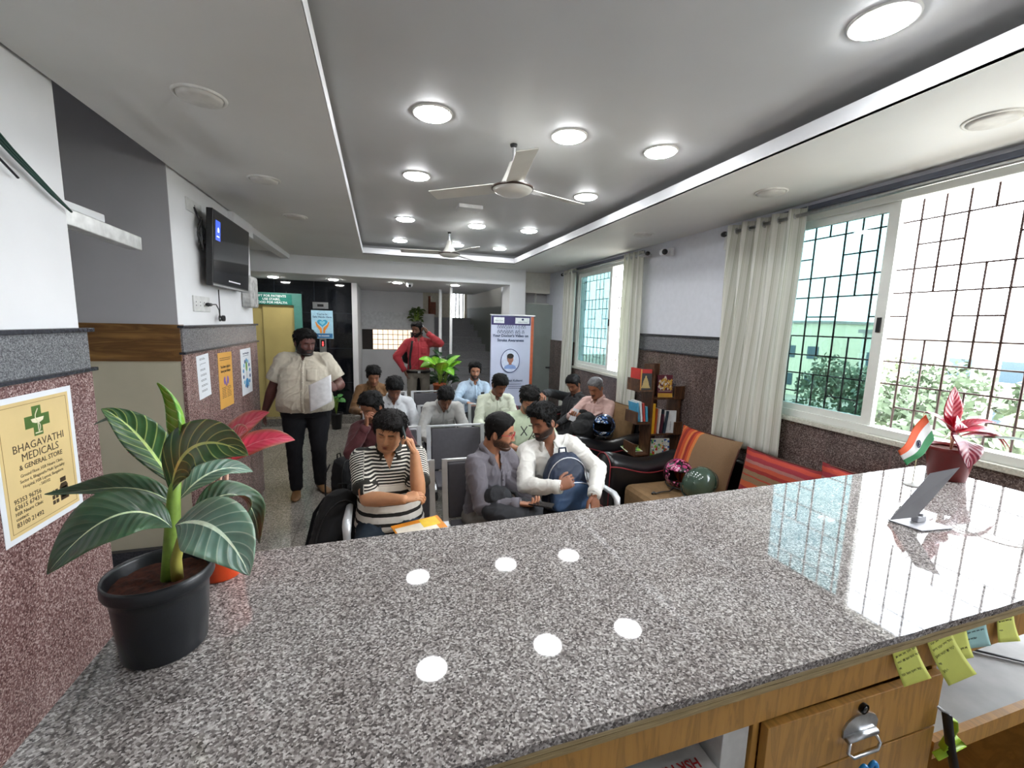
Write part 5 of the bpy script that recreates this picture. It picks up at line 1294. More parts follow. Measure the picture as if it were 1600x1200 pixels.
# --- dieffenbachia in the black pot
px, py = -.46, 1.045
p1 = thing('potted_plant', 'dieffenbachia with broad white-ribbed green leaves in a black plastic pot', 'plant', (px, py, CT))
pot(p1, [(.001, 0), (.074, 0), (.076, .004), (.082, .07), (.086, .13), (.0885, .150), (.096, .151), (.098, .156), (.098, .174), (.0965, .180), (.0935, .180), (.092, .172), (.088, .15), (.085, .14)], plain('black_pot_plastic', hexc('#14171b'), .38, var=.25, scale=20))
soil(p1, .0905, .152)
def L(x, y, z): return (x-px, y-py, z-CT)
MB().tube([L(-.447, 1.05, 1.27), L(-.440, 1.05, 1.33), L(-.432, 1.05, 1.40), L(-.425, 1.05, 1.47), L(-.412, 1.055, 1.55)], [.0165, .0155, .0145, .012, .007], 14).build('stem', M_stem, p1)
MB().tube([L(-.430, 1.045, 1.275), L(-.425, 1.035, 1.33), L(-.405, 1.015, 1.385), L(-.374, .990, 1.415)], [.012, .0105, .008, .005], 12).build('stem', plain('yellow_stem', hexc('#a7a24e'), .5), p1)
leaf(p1, 'leaf', G1, [L(-.425, 1.03, 1.405), L(-.46, .99, 1.50), L(-.52, .955, 1.475), L(-.575, .925, 1.385)], .125, (.15, -.55, 1), .16, .06, .45)
leaf(p1, 'leaf', G1, [L(-.425, 1.07, 1.43), L(-.50, 1.085, 1.51), L(-.565, 1.07, 1.48), L(-.640, 1.05, 1.492)], .075, (0, -.25, 1), .35, .08, .45)
leaf(p1, 'leaf', G2, [L(-.428, 1.06, 1.49), L(-.465, 1.08, 1.55), L(-.51, 1.10, 1.625), L(-.560, 1.10, 1.652)], .085, (.75, -.65, .65), .35, .05, .45)
leaf(p1, 'leaf', G1, [L(-.50, 1.11, 1.62), L(-.53, 1.12, 1.64), L(-.585, 1.12, 1.615)], .03, (0, -.3, 1), .4, .0, .4)
leaf(p1, 'leaf', G3, [L(-.415, 1.06, 1.55), L(-.398, 1.075, 1.60), L(-.395, 1.08, 1.665), L(-.450, 1.08, 1.708)], .060, (-.6, -.8, .2), .95, .0, .42)
leaf(p1, 'leaf', G2, [L(-.428, 1.045, 1.475), L(-.405, 1.03, 1.60), L(-.33, 1.0, 1.615), L(-.265, .99, 1.565)], .115, (-.35, -.80, .55), .20, .05, .38)
leaf(p1, 'leaf', G4, [L(-.420, 1.06, 1.455), L(-.385, 1.09, 1.505), L(-.35, 1.12, 1.515), L(-.300, 1.15, 1.478)], .07, (-.1, -.6, 1), .22, .08, .45)
leaf(p1, 'leaf', G4, [L(-.405, .995, 1.425), L(-.345, .965, 1.455), L(-.295, .945, 1.43), L(-.262, .94, 1.325)], .125, (.25, -.75, .8), .14, .06, .45)
leaf(p1, 'leaf', G1, [L(-.395, 1.045, 1.42), L(-.345, 1.11, 1.47), L(-.295, 1.15, 1.44), L(-.295, 1.15, 1.29)], .085, (-.1, -.4, 1), .45, .06, .40)
# --- red aglaonema behind
px, py = -.436, 1.318
p2 = thing('potted_plant', 'pink-red leaved plant in an orange pot behind the black pot', 'plant', (px, py, CT))
pot(p2, [(.001, 0), (.047, 0), (.050, .004), (.060, .12), (.066, .135), (.068, .15), (.064, .151), (.060, .14)], plain('orange_pot_plastic', hexc('#d04416'), .4, var=.08)); soil(p2, .0605, .138)
for q in ((0, 0), (.008, .012), (-.01, .006)):
    MB().tube([L(px+q[0], py+q[1], 1.262), L(px+q[0]*1.5+.008, py+q[1], 1.36), L(px+.018+q[0]*2, py-.005, 1.46)], [.006, .005, .004], 8).build('stem', plain('pink_stem', hexc('#d0a58c'), .5), p2)
leaf(p2, 'leaf', R1, [L(-.435, 1.33, 1.44), L(-.40, 1.31, 1.52), L(-.35, 1.29, 1.575), L(-.285, 1.27, 1.600)], .085, (-.5, -.75, .6), .18, .04, .45)
leaf(p2, 'leaf', R1, [L(-.42, 1.33, 1.43), L(-.385, 1.29, 1.50), L(-.355, 1.25, 1.56), L(-.325, 1.22, 1.565)], .075, (-.5, -.75, .6), .2, .04, .45)
leaf(p2, 'leaf', R1, [L(-.42, 1.33, 1.44), L(-.37, 1.35, 1.50), L(-.31, 1.37, 1.515), L(-.245, 1.38, 1.492)], .075, (-.15, -.8, .8), .2, .04, .45)
leaf(p2, 'leaf', R2, [L(-.42, 1.32, 1.36), L(-.39, 1.30, 1.385), L(-.36, 1.29, 1.372), L(-.325, 1.28, 1.375)], .035, (0, -.5, 1), .3, 0, .45)
leaf(p2, 'leaf', R2, [L(-.46, 1.33, 1.45), L(-.53, 1.36, 1.49), L(-.60, 1.38, 1.492), L(-.655, 1.38, 1.480)], .04, (0, -.5, 1), .3, 0, .45)
leaf(p2, 'leaf', G2, [L(-.425, 1.33, 1.32), L(-.40, 1.30, 1.38), L(-.375, 1.29, 1.395), L(-.345, 1.29, 1.375)], .045, (0, -.5, 1), .3, 0, .45)
# --- crimson plant by the window
px, py = 2.765, 1.375
p3 = thing('potted_plant', 'bright crimson leaved plant in a brown pot at the window end of the counter', 'plant', (px, py, CT))
pot(p3, [(.001, 0), (.070, 0), (.073, .004), (.092, .145), (.100, .148), (.103, .165), (.099, .168), (.094, .155)], plain('maroon_pot_plastic', hexc('#6e1f1c'), .4, var=.1)); soil(p3, .0925, .148)
for a in range(4): MB().tube([L(px, py, 1.275), L(px+.01*math.cos(a*1.6), py+.01*math.sin(a*1.6), 1.38)], .004, 8).build('stem', plain('pink_stem', hexc('#d0a58c'), .5), p3)
leaf(p3, 'leaf', R2, [L(2.735, 1.36, 1.375), L(2.69, 1.36, 1.44), L(2.69, 1.36, 1.53), L(2.705, 1.37, 1.605)], .105, (-.2, -1, .1), .12, .03, .45)
leaf(p3, 'leaf', R2, [L(2.75, 1.36, 1.36), L(2.65, 1.34, 1.42), L(2.55, 1.32, 1.46), L(2.43, 1.32, 1.50)], .055, (0, -.8, 1), .3, .05, .45)
leaf(p3, 'leaf', R2, [L(2.76, 1.37, 1.36), L(2.74, 1.33, 1.45), L(2.66, 1.30, 1.46), L(2.62, 1.30, 1.40)], .07, (0, -.8, .7), .2, .05, .45)
leaf(p3, 'leaf', R2, [L(2.77, 1.37, 1.37), L(2.79, 1.36, 1.42), L(2.87, 1.34, 1.44), L(2.93, 1.30, 1.43)], .045, (0, -.6, 1), .3, .05, .45)
leaf(p3, 'leaf', R1, [L(2.77, 1.37, 1.36), L(2.80, 1.30, 1.43), L(2.87, 1.25, 1.40), L(2.90, 1.22, 1.31)], .075, (.3, -.7, .8), .25, .06, .45)
leaf(p3, 'leaf', R2, [L(2.76, 1.36, 1.35), L(2.80, 1.28, 1.40), L(2.84, 1.24, 1.39), L(2.86, 1.22, 1.32)], .06, (.3, -.7, .8), .25, .06, .45)
leaf(p3, 'leaf', R3, [L(2.745, 1.36, 1.35), L(2.71, 1.29, 1.37), L(2.69, 1.265, 1.33), L(2.675, 1.255, 1.225)], .155, (-.3, -1, .25), .10, .05, .42)
leaf(p3, 'leaf', G4, [L(2.77, 1.36, 1.34), L(2.80, 1.20, 1.40), L(2.85, 1.10, 1.39), L(2.87, 1.03, 1.345)], .04, (0, -.6, 1), .3, .05, .45)
leaf(p3, 'leaf', R2, [L(2.74, 1.38, 1.34), L(2.62, 1.38, 1.38), L(2.56, 1.38, 1.375)], .04, (0, -.6, 1), .3, .05, .45)

# =================== FLAG, STAND ===================
fl = thing('table_flag', 'small saffron, white and green table flag on a stick stand', 'flag', (2.46, 1.345, CT))
MB().lathe([(.001, 0), (.033, 0), (.034, .003), (.031, .006), (.008, .009), (.005, .013), (.001, .014)], 28).build('stand', plain('white_plastic', (.75, .75, .73), .35), fl)
MB().tube([(0, 0, .01), (.004, 0, .36)], .0022, 8).build('stick', plain('pale_stick', '#c9bd94', .5), fl)
mats = [plain('saffron_cloth', '#d9531a', .8), plain('white_cloth', '#d9d9d6', .8), plain('green_cloth', '#1f7a45', .8), plain('navy_ink', '#1b2450', .7)]
nu, nv = 24, 18; vs = []; fs = []; mi = []
for i in range(nv+1):
    v = i/nv
    for j in range(nu+1):
        # hoist along the stick; the cloth droops to the left and down
        s = j/nu; hz = .345-.165*v*(1)
        x = .004-.118*s*(1-.25*v) ; z = .350-.145*v*(1-.0)-.115*s+.02*s*s; y = .012*math.sin(s*6+v*2)*s
        # diagonal drape
        vs.append((.004-.160*s+.092*v+.012*s*v, y-.008, .350-.160*s-.126*v+.03*s*v+.006*math.sin(s*5+v*3)))
for i in range(nv):
    for j in range(nu): fs.append((i*(nu+1)+j, i*(nu+1)+j+1, (i+1)*(nu+1)+j+1, (i+1)*(nu+1)+j)); mi.append(0 if i < nv/3 else (1 if i < 2*nv/3 else 2))
mb = MB(); mb.add(vs, fs, 0, True); mb.m = mi
o = mb.build('cloth', mats, fl); md = o.modifiers.new('s', 'SOLIDIFY'); md.thickness = .0006
c0 = V(vs[(nv//2)*(nu+1)+nu//2]); e1 = (V(vs[(nv//2)*(nu+1)+nu//2+1])-V(vs[(nv//2)*(nu+1)+nu//2-1])).normalized(); e2 = (V(vs[(nv//2+1)*(nu+1)+nu//2])-V(vs[(nv//2-1)*(nu+1)+nu//2])).normalized()
w_ = MB(); nn = e1.cross(e2).normalized(); nn = nn if nn.y < 0 else -nn
ring = lambda r: [c0+nn*.003+e1*r*math.cos(2*PI*k/28)+e2*r*math.sin(2*PI*k/28) for k in range(29)]
w_.tube(ring(.0165), .0016, 5, cap=False).tube(ring(.004), .002, 5, cap=False)
for k in range(24): a = 2*PI*k/24; w_.tube([c0+nn*.003, c0+nn*.003+(e1*math.cos(a)+e2*math.sin(a))*.0165], .0005, 4)
w_.build('wheel', mats[3], o)
lp = thing('tablet_stand', 'folded metal tablet stand leaning open on the right of the counter', 'tablet stand', (1.97, 1.06, CT), 0)
M_alu = plain('grey_aluminium', (.34, .34, .36), .4, .2, var=.04, bump=0)
def P4(a, b, c, d, t):
    a, b, c, d = map(V, (a, b, c, d)); n = (b-a).cross(d-a).normalized()*t
    m = MB(); m.add([a, b, c, d, a+n, b+n, c+n, d+n], [(0, 1, 2, 3), (4, 5, 6, 7), (0, 1, 5, 4), (1, 2, 6, 5), (2, 3, 7, 6), (3, 0, 4, 7)]); return m
P4((-.085, .03, .002), (-.065, -.07, .002), (.085, -.085, .002), (.065, .02, .002), .004).build('foot_plate', M_alu, lp)
P4((-.085, .025, .006), (-.018, -.02, .030), (.150, -.04, .222), (.062, .0, .192), .005).build('rest_plate', M_alu, lp)
MB().box(-.025, .025, -.012, .012, .006, .03, bev=.004, M=T(.02, -.01, .0)).cyl((.02, -.01, .02), .012, .02, 16).build('hinge', M_alu, lp)

scale_about_cam(_before)
# =================== BAGS ===================
def sbox(mb, c, r, e=2.6, n=28, m=18, M=None, mi=0, tap=0):
    c = V(c); rings = []
    for i in range(m+1):
        ph = -PI/2+PI*i/m; cz, sz = math.cos(ph), math.sin(ph); kz = math.copysign(abs(sz)**(2/e), sz); kr = abs(cz)**(2/e)
        w = 1-tap*(kz*.5+.5)
        rings.append([(c.x+r[0]*kr*w*math.copysign(abs(math.cos(a))**(2/e), math.cos(a)), c.y+r[1]*kr*w*math.copysign(abs(math.sin(a))**(2/e), math.sin(a)), c.z+r[2]*kz) for a in [2*PI*j/n for j in range(n)]])
    return mb.loft(rings, mi, True, True, M)
def cloth_from(mb, name, m, parent, vox=.008, amp=.004, freq=12, smooth=3):
    me = remesh(mb, vox, smooth); fold(me, amp, None, freq, 2); smooth_all(me); me.materials.append(m); return link(name, me, parent)
def backpack(label, loc, rot, s, m1, m2, group=None, straps=True, zipc=None):
    t = thing('backpack', label, 'backpack', loc, 0, group); t.rotation_euler = rot
    w, d, h = s; b = MB(); sbox(b, (0, 0, h/2), (w/2, d/2, h/2), 3.2, tap=.30)
    cloth_from(b, 'main_bag', m1, t, .009, .007, 9)
    b = MB(); sbox(b, (0, -d*.48, h*.30), (w*.40, d*.26, h*.24), 3.2); cloth_from(b, 'front_pocket', m2, t, .008, .005, 10)
    z = MB(); z.tube([(w*.47*math.sin(a)*.86, -d*.30, h*.55+h*.38*math.cos(a)) for a in [(-PI*.62+1.24*PI*i/20) for i in range(21)]], .004, 6)
    z.build('zip', zipc or M_blackp, t)
    MB().tube([(-w*.36*math.cos(a)*1, -d*.66-.0, h*.42+h*.12*math.sin(a)) for a in [PI*i/12 for i in range(13)]], .003, 6).build('pocket_zip', zipc or M_blackp, t)
    MB().tube([(-.03, d*.1, h*.985), (-.025, d*.1, h+.03), (.025, d*.1, h+.03), (.03, d*.1, h*.985)], .007, 8).build('top_handle', m1, t)
    if straps:
        for q in (-1, 1): MB().tube([(q*w*.2, d*.42, h*.9), (q*w*.3, d*.62, h*.75), (q*w*.36, d*.66, h*.4), (q*w*.42, d*.45, h*.08)], [.016, .02, .018, .010], 10, flat=.4).build('strap', m1, t)
    return t
M_navy = plain('navy_nylon', hexc('#27405f'), .65, var=.2, scale=14, bump=.4); M_navy2 = plain('dark_navy_nylon', hexc('#16233a'), .6, var=.2, scale=14, bump=.4)
backpack('navy blue backpack hugged on the lap of the person in the white shirt', (1.235, 2.64, .55), (-.14, .0, .12), (.39, .16, .42), M_navy2, M_navy, None, False, plain('silver_zip', (.5, .5, .52), .3, .8))
backpack('large black backpack on the floor left of the striped polo, beside the bench', (-.36, 2.80, .0), (-.10, .20, .35), (.36, .26, .76), M_cloth_b, M_cloth_b)
backpack('black backpack on the floor behind the burgundy shirt, left of the second row', (-.32, 4.2, .0), (-.15, .1, 1.1), (.30, .20, .56), M_cloth_b, M_cloth_b)
b = MB(); sbox(b, (0, 0, 0), (.20, .14, .075), 2.4); sbox(b, (-.10, .05, .06), (.10, .06, .09), 2.2)
o = cloth_from(b, 'shoulder_bag', plain('charcoal_canvas', hexc('#1a1b20'), .8, var=.2), None, .008, .010, 8); o.location = (.80, 2.50, .66); o.rotation_euler = (0, .05, -.1); tag(o, 'charcoal canvas bag in the lap of the person in the grey shirt', 'bag')
MB().tube([(-.10, .10, .02), (-.11, .13, .07), (-.04, .12, .10), (.03, .09, .09), (.05, .03, .03)], .012, 10, flat=.6).build('strap', M_cloth_b, o)
# sling strap on red shirt person is built with him
# phones, papers
def phone(label, loc, rot, col='#0c0c0e', scr=False):
    t = thing('mobile_phone', label, 'phone', loc, 0); t.rotation_euler = rot
    MB().box(-.036, .036, -.0042, .0042, -.075, .075, bev=.0035).build('case', plain('phone_'+col, col, .25), t)
    MB().box(-.033, .033, -.0048, -.0043, -.070, .070).build('screen', plain('phone_glass', (.02, .022, .025), .05, bump=0), t)
    return t
# =================== HELMETS ===================
def helmet(label, loc, rot, m, visor=None, sc=1.0, art=None):
    t = thing('motorcycle_helmet', label, 'helmet', loc, 0); t.rotation_euler = rot; t.scale = (sc,)*3
    def grid(R, cut, inner=False):
        vs = []; fs = []; n, k = 48, 30
        for i in range(k+1):
            th = PI*(.0+.80*i/k)
            for j in range(n):
                a = 2*PI*j/n; x = .122*R*math.sin(th)*math.cos(a); y = .145*R*math.sin(th)*math.sin(a); z = .125*R*math.cos(th)
                if z < 0 and y < 0: y *= 1+.10*min(1, -z/.08)
                vs.append((x, y, z+.125))
        for i in range(k):
            for j in range(n):
                q = (i*n+j, i*n+(j+1) % n, (i+1)*n+(j+1) % n, (i+1)*n+j)
                c = sum((V(vs[p]) for p in q), V())/4
                if cut and c.y < -.045 and .085 < c.z < .172 and abs(c.x) < .10: continue
                fs.append(q)
        return vs, fs
    vs, fs = grid(1, True); o = MB().add(vs, fs, 0, True).build('shell', m, t); md = o.modifiers.new('s', 'SOLIDIFY'); md.thickness = .007
    vs, fs = grid(.90, True); MB().add(vs, fs, 0, True).build('lining', plain('black_foam', (.01, .01, .012), .9), t)
    if visor: 
        vs = []; fs = []; n = 24
        for i in range(7):
            z = .080+.10*i/6
            for j in range(n+1):
                a = -PI/2-.95+1.9*j/n; th = math.acos(max(-1, min(1, (z-.125)/.125))); vs.append((.126*math.sin(th)*math.cos(a), .152*math.sin(th)*math.sin(a)*1.03, z))
        for i in range(6):
            for j in range(n): fs.append((i*(n+1)+j, i*(n+1)+j+1, (i+1)*(n+1)+j+1, (i+1)*(n+1)+j))
        o = MB().add(vs, fs, 0, True).build('visor', visor, t); md = o.modifiers.new('s', 'SOLIDIFY'); md.thickness = .002
    rim = MB(); rim.tube([(.098*math.cos(2*PI*j/40), .125*math.sin(2*PI*j/40)-(.006 if math.sin(2*PI*j/40) < 0 else 0), .026) for j in range(41)], .006, 6, cap=False); rim.build('rim', M_blackp, t)
    return t
def blotch(name, c0, c1, c2, scale=14):
    m, nt, b = new_mat(name); tc = N(nt, 'TexCoord'); nz = N(nt, 'TexNoise', Scale=scale, Detail=2.0, Distortion=2.5); nt.links.new(tc.outputs['Object'], nz.inputs['Vector'])
    nt.links.new(ramp(nt, nz.outputs['Fac'], [(.3, hexc(c0)), (.47, hexc(c0)), (.48, hexc(c1)), (.56, hexc(c1)), (.57, hexc(c2)), (.62, hexc(c2)), (.63, hexc(c0))]), b.inputs['Base Color'])
    b.inputs['Roughness'].default_value = .18; b.inputs['Coat Weight'].default_value = .6; MATS[name] = m; return m
helmet('blue, white and black patterned full-face helmet on the far sofa arm', (2.30, 4.04, .675), (0, 0, -.75), blotch('blue_white_print', '#10182b', '#2c5d9c', '#d0d8e0', 9), None, .98)
hp_ = helmet('pink and black helmet with a hanging strap on the near sofa seat', (2.43, 2.97, .505), (.0, .0, -.45), blotch('pink_black_print', '#151014', '#b53a72', '#e0a0b8', 11), None, .98)
MB().tube([(-.05, -.10, .03), (-.10, -.16, .012), (-.17, -.18, .008), (-.22, -.22, .006)], .008, 8, flat=.5).tube([(-.22, -.22, .006), (-.235, -.20, .008), (-.25, -.23, .006)], .009, 6).build('chin_strap', M_blackp, hp_)
helmet('dark green helmet lying on its side next to the pink helmet', (2.50, 2.74, .61), (1.25, .5, -1.2), plain('green_gloss', hexc('#3c4f43'), .15, var=.05, bump=0, coat=.6), plain('grey_visor', hexc('#5a655f'), .1, bump=0), 1.0)
b = MB(); sbox(b, (0, 0, .10), (.20, .13, .12), 2.2); sbox(b, (.05, .03, .20), (.12, .09, .08), 2.0)
o = cloth_from(b, 'jacket', M_cloth_b, None, .009, .012, 7); o.location = (2.16, 4.22, .62); o.rotation_euler = (0, 0, .3); tag(o, 'black jacket bundled on the far sofa behind the blue helmet', 'jacket')

# =================== CURTAINS ===================
def curtain_mat(name, c1, c2, c3):
    m, nt, b = new_mat(name); a = N(nt, 'Attribute', _attribute_name='leaf'); sp = N(nt, 'SeparateXYZ'); nt.links.new(a.outputs['Vector'], sp.inputs[0])
    mu = N(nt, 'Math', _operation='MULTIPLY'); mu.inputs[1].default_value = 1/.052; nt.links.new(sp.outputs[0], mu.inputs[0]); fr = N(nt, 'Math', _operation='FRACT'); nt.links.new(mu.outputs[0], fr.inputs[0])
    nt.links.new(ramp(nt, fr.outputs[0], [(0, hexc(c1)), (.40, hexc(c2)), (.48, hexc(c1)), (.56, hexc(c2)), (.72, hexc(c3)), (.80, hexc(c1)), (.86, hexc(c3)), (.92, hexc(c1))], 'CONSTANT'), b.inputs['Base Color'])
    b.inputs['Roughness'].default_value = .85; b.inputs['Sheen Weight'].default_value = .2
    tr = N(nt, 'BsdfTranslucent'); tr.inputs[0].default_value = (*hexc('#dcdfd2'), 1); mx = N(nt, 'MixShader'); mx.inputs[0].default_value = .22
    out = nt.nodes['Material Output']; nt.links.new(b.outputs[0], mx.inputs[1]); nt.links.new(tr.outputs[0], mx.inputs[2]); nt.links.new(mx.outputs[0], out.inputs[0])
    MATS[name] = m; return m
M_cur = curtain_mat('striped_curtain', '#e4e4dc', '#c3c5b6', '#eeeee9')
def curtain(label, y0, y1, z0, z1, x=2.80, nf=5, amp=.035, spread=0, seed=1):
    t = thing('curtain', label, 'curtain', (x, 0, 0), 0, None); n = 140; k = 24; vs = []; fs = []; lf = []; r_ = random.Random(seed); ph = [r_.random()*6 for _ in range(3)]
    for i in range(k+1):
        v = i/k; z = z0+(z1-z0)*v
        arc = 0; prev = None
        for j in range(n+1):
            u = j/n; yc = (y0+y1)/2; hw = (y1-y0)/2*(1+spread*(v-.5)); y = yc+(u*2-1)*hw+.006*math.sin(u*9+v*3+ph[0])
            A = amp*(.75+.25*v)*(1+.3*math.sin(u*5+ph[1])); xx = A*math.sin(u*nf*2*PI+.35*math.sin(v*3+ph[2])*(1-v))+.01*math.sin(v*7+u*3+ph[0])*(1-v)
            p = V((xx, y, z))
            if prev is not None: arc += (p-prev).length
            prev = p; vs.append(p); lf.append((arc, v, 0))
    for i in range(k):
        for j in range(n): fs.append((i*(n+1)+j, i*(n+1)+j+1, (i+1)*(n+1)+j+1, (i+1)*(n+1)+j))
    o = MB().add(vs, fs, 0, True).build('fabric', M_cur, t, fix=False); a = o.data.attributes.new('leaf', 'FLOAT_VECTOR', 'POINT'); a.data.foreach_set('vector', [c for l in lf for c in l])
    md = o.modifiers.new('s', 'SOLIDIFY'); md.thickness = .0015
    for q in range(nf):
        y = y0+(y1-y0)*(q+.5)/nf; MB().tube([(.0+.021*math.cos(a), y+.01*math.sin(a)*.3, z1-.05+.021*math.sin(a)) for a in [2*PI*j/14 for j in range(15)]], .004, 6, cap=False).build('eyelet', M_steel, t)
    return t
curtain('cream and green striped curtain bunched at the far side of the large window', 2.37, 3.03, .90, 2.70, 2.80, 5, .040, .04, 3)
curtain('striped curtain bunched at the near side of the far window by the bookshelf', 4.28, 4.66, .78, 2.70, 2.81, 4, .035, -.1, 5)
curtain('striped curtain at the far side of the distant window beside the grey door', 6.05, 6.42, .50, 2.70, 2.81, 4, .035, .0, 8)
curtain('striped curtain edge at the extreme right of the photo by the counter', .72, .98, .90, 2.70, 2.80, 3, .035, 0, 9) if 0 else None
def rod(label, y0, y1, fin=True):
    t = thing('curtain_rod', label, 'curtain rod', (2.80, 0, 2.65))
    MB().tube([(0, y0, 0), (0, y1, 0)], .0125, 12).build('pole', M_steel, t)
    for y in (y0, y1): MB().lathe([(.001, -.028), (.018, -.022), (.024, 0), (.018, .022), (.001, .028)], 16, M=T(0, y, 0) @ RX(PI/2)).build('finial', M_blackp, t)
    for y in (y0+.08, y1-.08): MB().box(-.008, .10, y-.012, y+.012, -.02, .01).build('bracket', M_steel, t)
rod('steel curtain rod above the large window', -.5, 3.10); rod('steel curtain rod above the far window', 4.20, 6.5)
# small fixtures on the right wall
def wallcam(label, x, y, z, col, rz):
    t = thing('security_camera', label, 'camera', (x, y, z), rz)
    MB().box(-.035, 0, -.04, .04, -.04, .04, bev=.006).build('mount', M_white, t)
    MB().tube([(-.03, 0, 0), (-.10, 0, -.01)], .012, 10).build('arm', M_white, t)
    MB().tube([(-.08, .05, 0), (-.15, -.09, -.02)], .032, 16).build('housing', M_white, t)
    MB().tube([(-.1505, -.091, -.02), (-.156, -.10, -.021)], .028, 16).build('lens', M_blackp, t)
wallcam('white bullet security camera high on the wall between the windows', WR, 3.92, 2.63, 0, 0)
sp_ = thing('dome_camera', 'small white dome security camera with a black lens under the lobby ceiling', 'camera', (.505, 7.69, 2.497))
MB().lathe([(.001, 0), (.055, 0), (.058, -.02), (.05, -.05), (.03, -.07), (.001, -.075)], 24).build('dome', M_white, sp_); MB().ell((0, -.04, -.045), (.024, .024, .024)).build('lens', M_blackp, sp_)
def socket(label, x, y, z, face, w=.09, h=.09, holes=2):
    """face +1: on left wall looking +x ; -1: on right wall"""
    t = thing('switch_plate', label, 'socket', (x, y, z)); MB().box(0 if face > 0 else -.010, .010 if face > 0 else 0, -w/2, w/2, -h/2, h/2, bev=.003).build('plate', plain('socket_white', (.66, .67, .66), .4, bump=0), t)
    m = MB(); 
    for k in range(holes):
        yy = -w/2+w*(k+.5)/holes
        for dz in (-.012, .012): m.box(*( (.010, .0115) if face > 0 else (-.0115, -.010)), yy-.004, yy+.004, dz-.004, dz+.004)
    m.build('holes', M_blackp, t); return t
socket('white socket plate at the top of the wall beside the long curtain', WR, 3.16, 2.60, -1, .07, .12, 1)
socket('white switch board with sockets under the television', WL-.02, 3.70, 1.935, 1, .30, .11, 4)
socket('white cable box on the wall above the television', WL-.02, 3.68, 2.60, 1, .26, .085, 1)

# =================== LEFT WALL ITEMS ===================
M_screen = plain('tv_glass', (.012, .014, .018), .06, bump=0, var=.1)
tv = thing('television', 'black flat wall television tilted slightly down on the left column', 'television', (WL+.075, 4.12, 2.34)); tv.rotation_euler = (0, .06, 0)
MB().box(-.03, .012, -.45, .45, -.27, .27, bev=.006).build('casing', M_blackp, tv)
sc2 = MB().box(.0125, .014, -.438, .438, -.247, .261).build('screen', M_screen, tv)
MB().box(.0120, .0145, -.438, .438, -.268, -.256).build('bezel', M_steel, tv)
bl = MB().box(.0142, .0146, -.40, -.30, .06, .20).build('blue_icon', emis('screen_blue', hexc('#22388a'), 1.2), sc2)
MB().prism([(0, 0), (.028, 0), (.028, .022), (.014, .036), (0, .022)], -.0006, 0, M=frame_mat(V((.0152, -.36, .12)), (0, 1, 0), (-1, 0, 0))).box(.0148, .0152, -.375, -.325, .085, .092).build('white_glyph', emis('screen_white', (.7, .75, .9), .8), sc2)
m = MB(); text_into(m, '9:41  Thu 24 Jul', .022, frame_mat(V((.0146, .12, -.235)), (0, 1, 0), (0, 0, 1))) if 0 else None
for k in range(9): m.box(.0146, .0149, -.10+k*.034, -.082+k*.034, -.215, -.205)
m.build('status_text', emis('screen_grey', (.5, .5, .55), .5), sc2)
MB().box(-.072, -.03, -.10, .10, -.08, .08).build('wall_bracket', M_blackp, tv)
cb = MB(); cb.tube([(WL-.008, 3.66, 2.60), (WL+.01, 3.69, 2.53), (WL+.02, 3.73, 2.46), (WL+.03, 3.80, 2.40)], .007, 8)
for k in range(5):
    a0 = k*.5; cb.tube([(WL+.02+.012*math.sin(a*2+k), 3.69+.045*math.cos(a), 2.40+.085*math.sin(a)+.01*k) for a in [2*PI*j/20+a0 for j in range(21)]], .0045, 6, cap=False)
tag(cb.build('cable', M_blackp), 'bundle of looped black cables behind the left edge of the television', 'cable')
cb = MB(); cb.tube([(WL, 4.02, 2.06), (WL, 4.02, 1.90), (WL+.004, 4.0, 1.86)], .004, 6).tube([(WL+.004, 3.80, 1.935), (WL+.02, 3.88, 1.94), (WL+.01, 3.97, 1.90), (WL+.004, 4.0, 1.84)], .004, 6).tube([(WL+.004, 3.745, 1.935), (WL+.012, 3.80, 1.935)], .012, 8)
for k in range(3): cb.tube([(WL+.006+.004*k, 4.02+(.05+.01*k)*math.cos(a), 1.835+.022*math.sin(a*2)) for a in [2*PI*j/20 for j in range(21)]], .0035, 6, cap=False)
tag(cb.build('power_cord', M_blackp), 'black power cord knotted below the television', 'cable')
tag(MB().box(WL-.018, WL+.07, 4.68, 4.93, 1.94, 2.24, bev=.03).build('router_box', plain('plastic_wrapped_box', (.5, .5, .49), .25, var=.35, scale=20)), 'box wrapped in clear plastic mounted right of the television', 'box')
cb = MB()
for k in range(4): cb.tube([(WL+.0, 4.60+k*.05, 2.66), (WL+.02, 4.58+k*.05, 2.55), (WL+.01, 4.66+k*.03, 2.45), (WL+.0, 4.74, 2.24)], .005, 6)
tag(cb.build('cable', M_blackp), 'loose dark cables running down from the boxed beam to the wrapped box', 'cable')
bar = thing('metal_bracket', 'aluminium profile bar sticking out of the near wall into the side passage', 'bracket', (0, 0, 0))
MB().box(-.03, .03, 0, .72, -.03, .045, bev=.006, M=T(WL-.10, 2.33, 2.26) @ RX(-.03)).build('profile', plain('foil_aluminium', (.62, .63, .62), .3, .6, var=.2), bar)
MB().box(-.08, -.03, 0, .55, .03, .07, bev=.006, M=T(WL-.12, 2.33, 2.29)).build('conduit', M_white, bar)
cb = MB()
for k, c in enumerate((0, .012, .024)): cb.tube([(WL+.005, 1.55, 2.60+c), (WL+.012, 1.80, 2.50+c*2), (WL+.014, 2.02, 2.38+c), (WL+.010, 2.20, 2.30+c*.6), (WL+.004, 2.32, 2.262)], .0045, 6)
tag(cb.build('cable', plain('green_cable', hexc('#1d4038'), .5)), 'dark green cables sagging across the near white wall', 'cable')
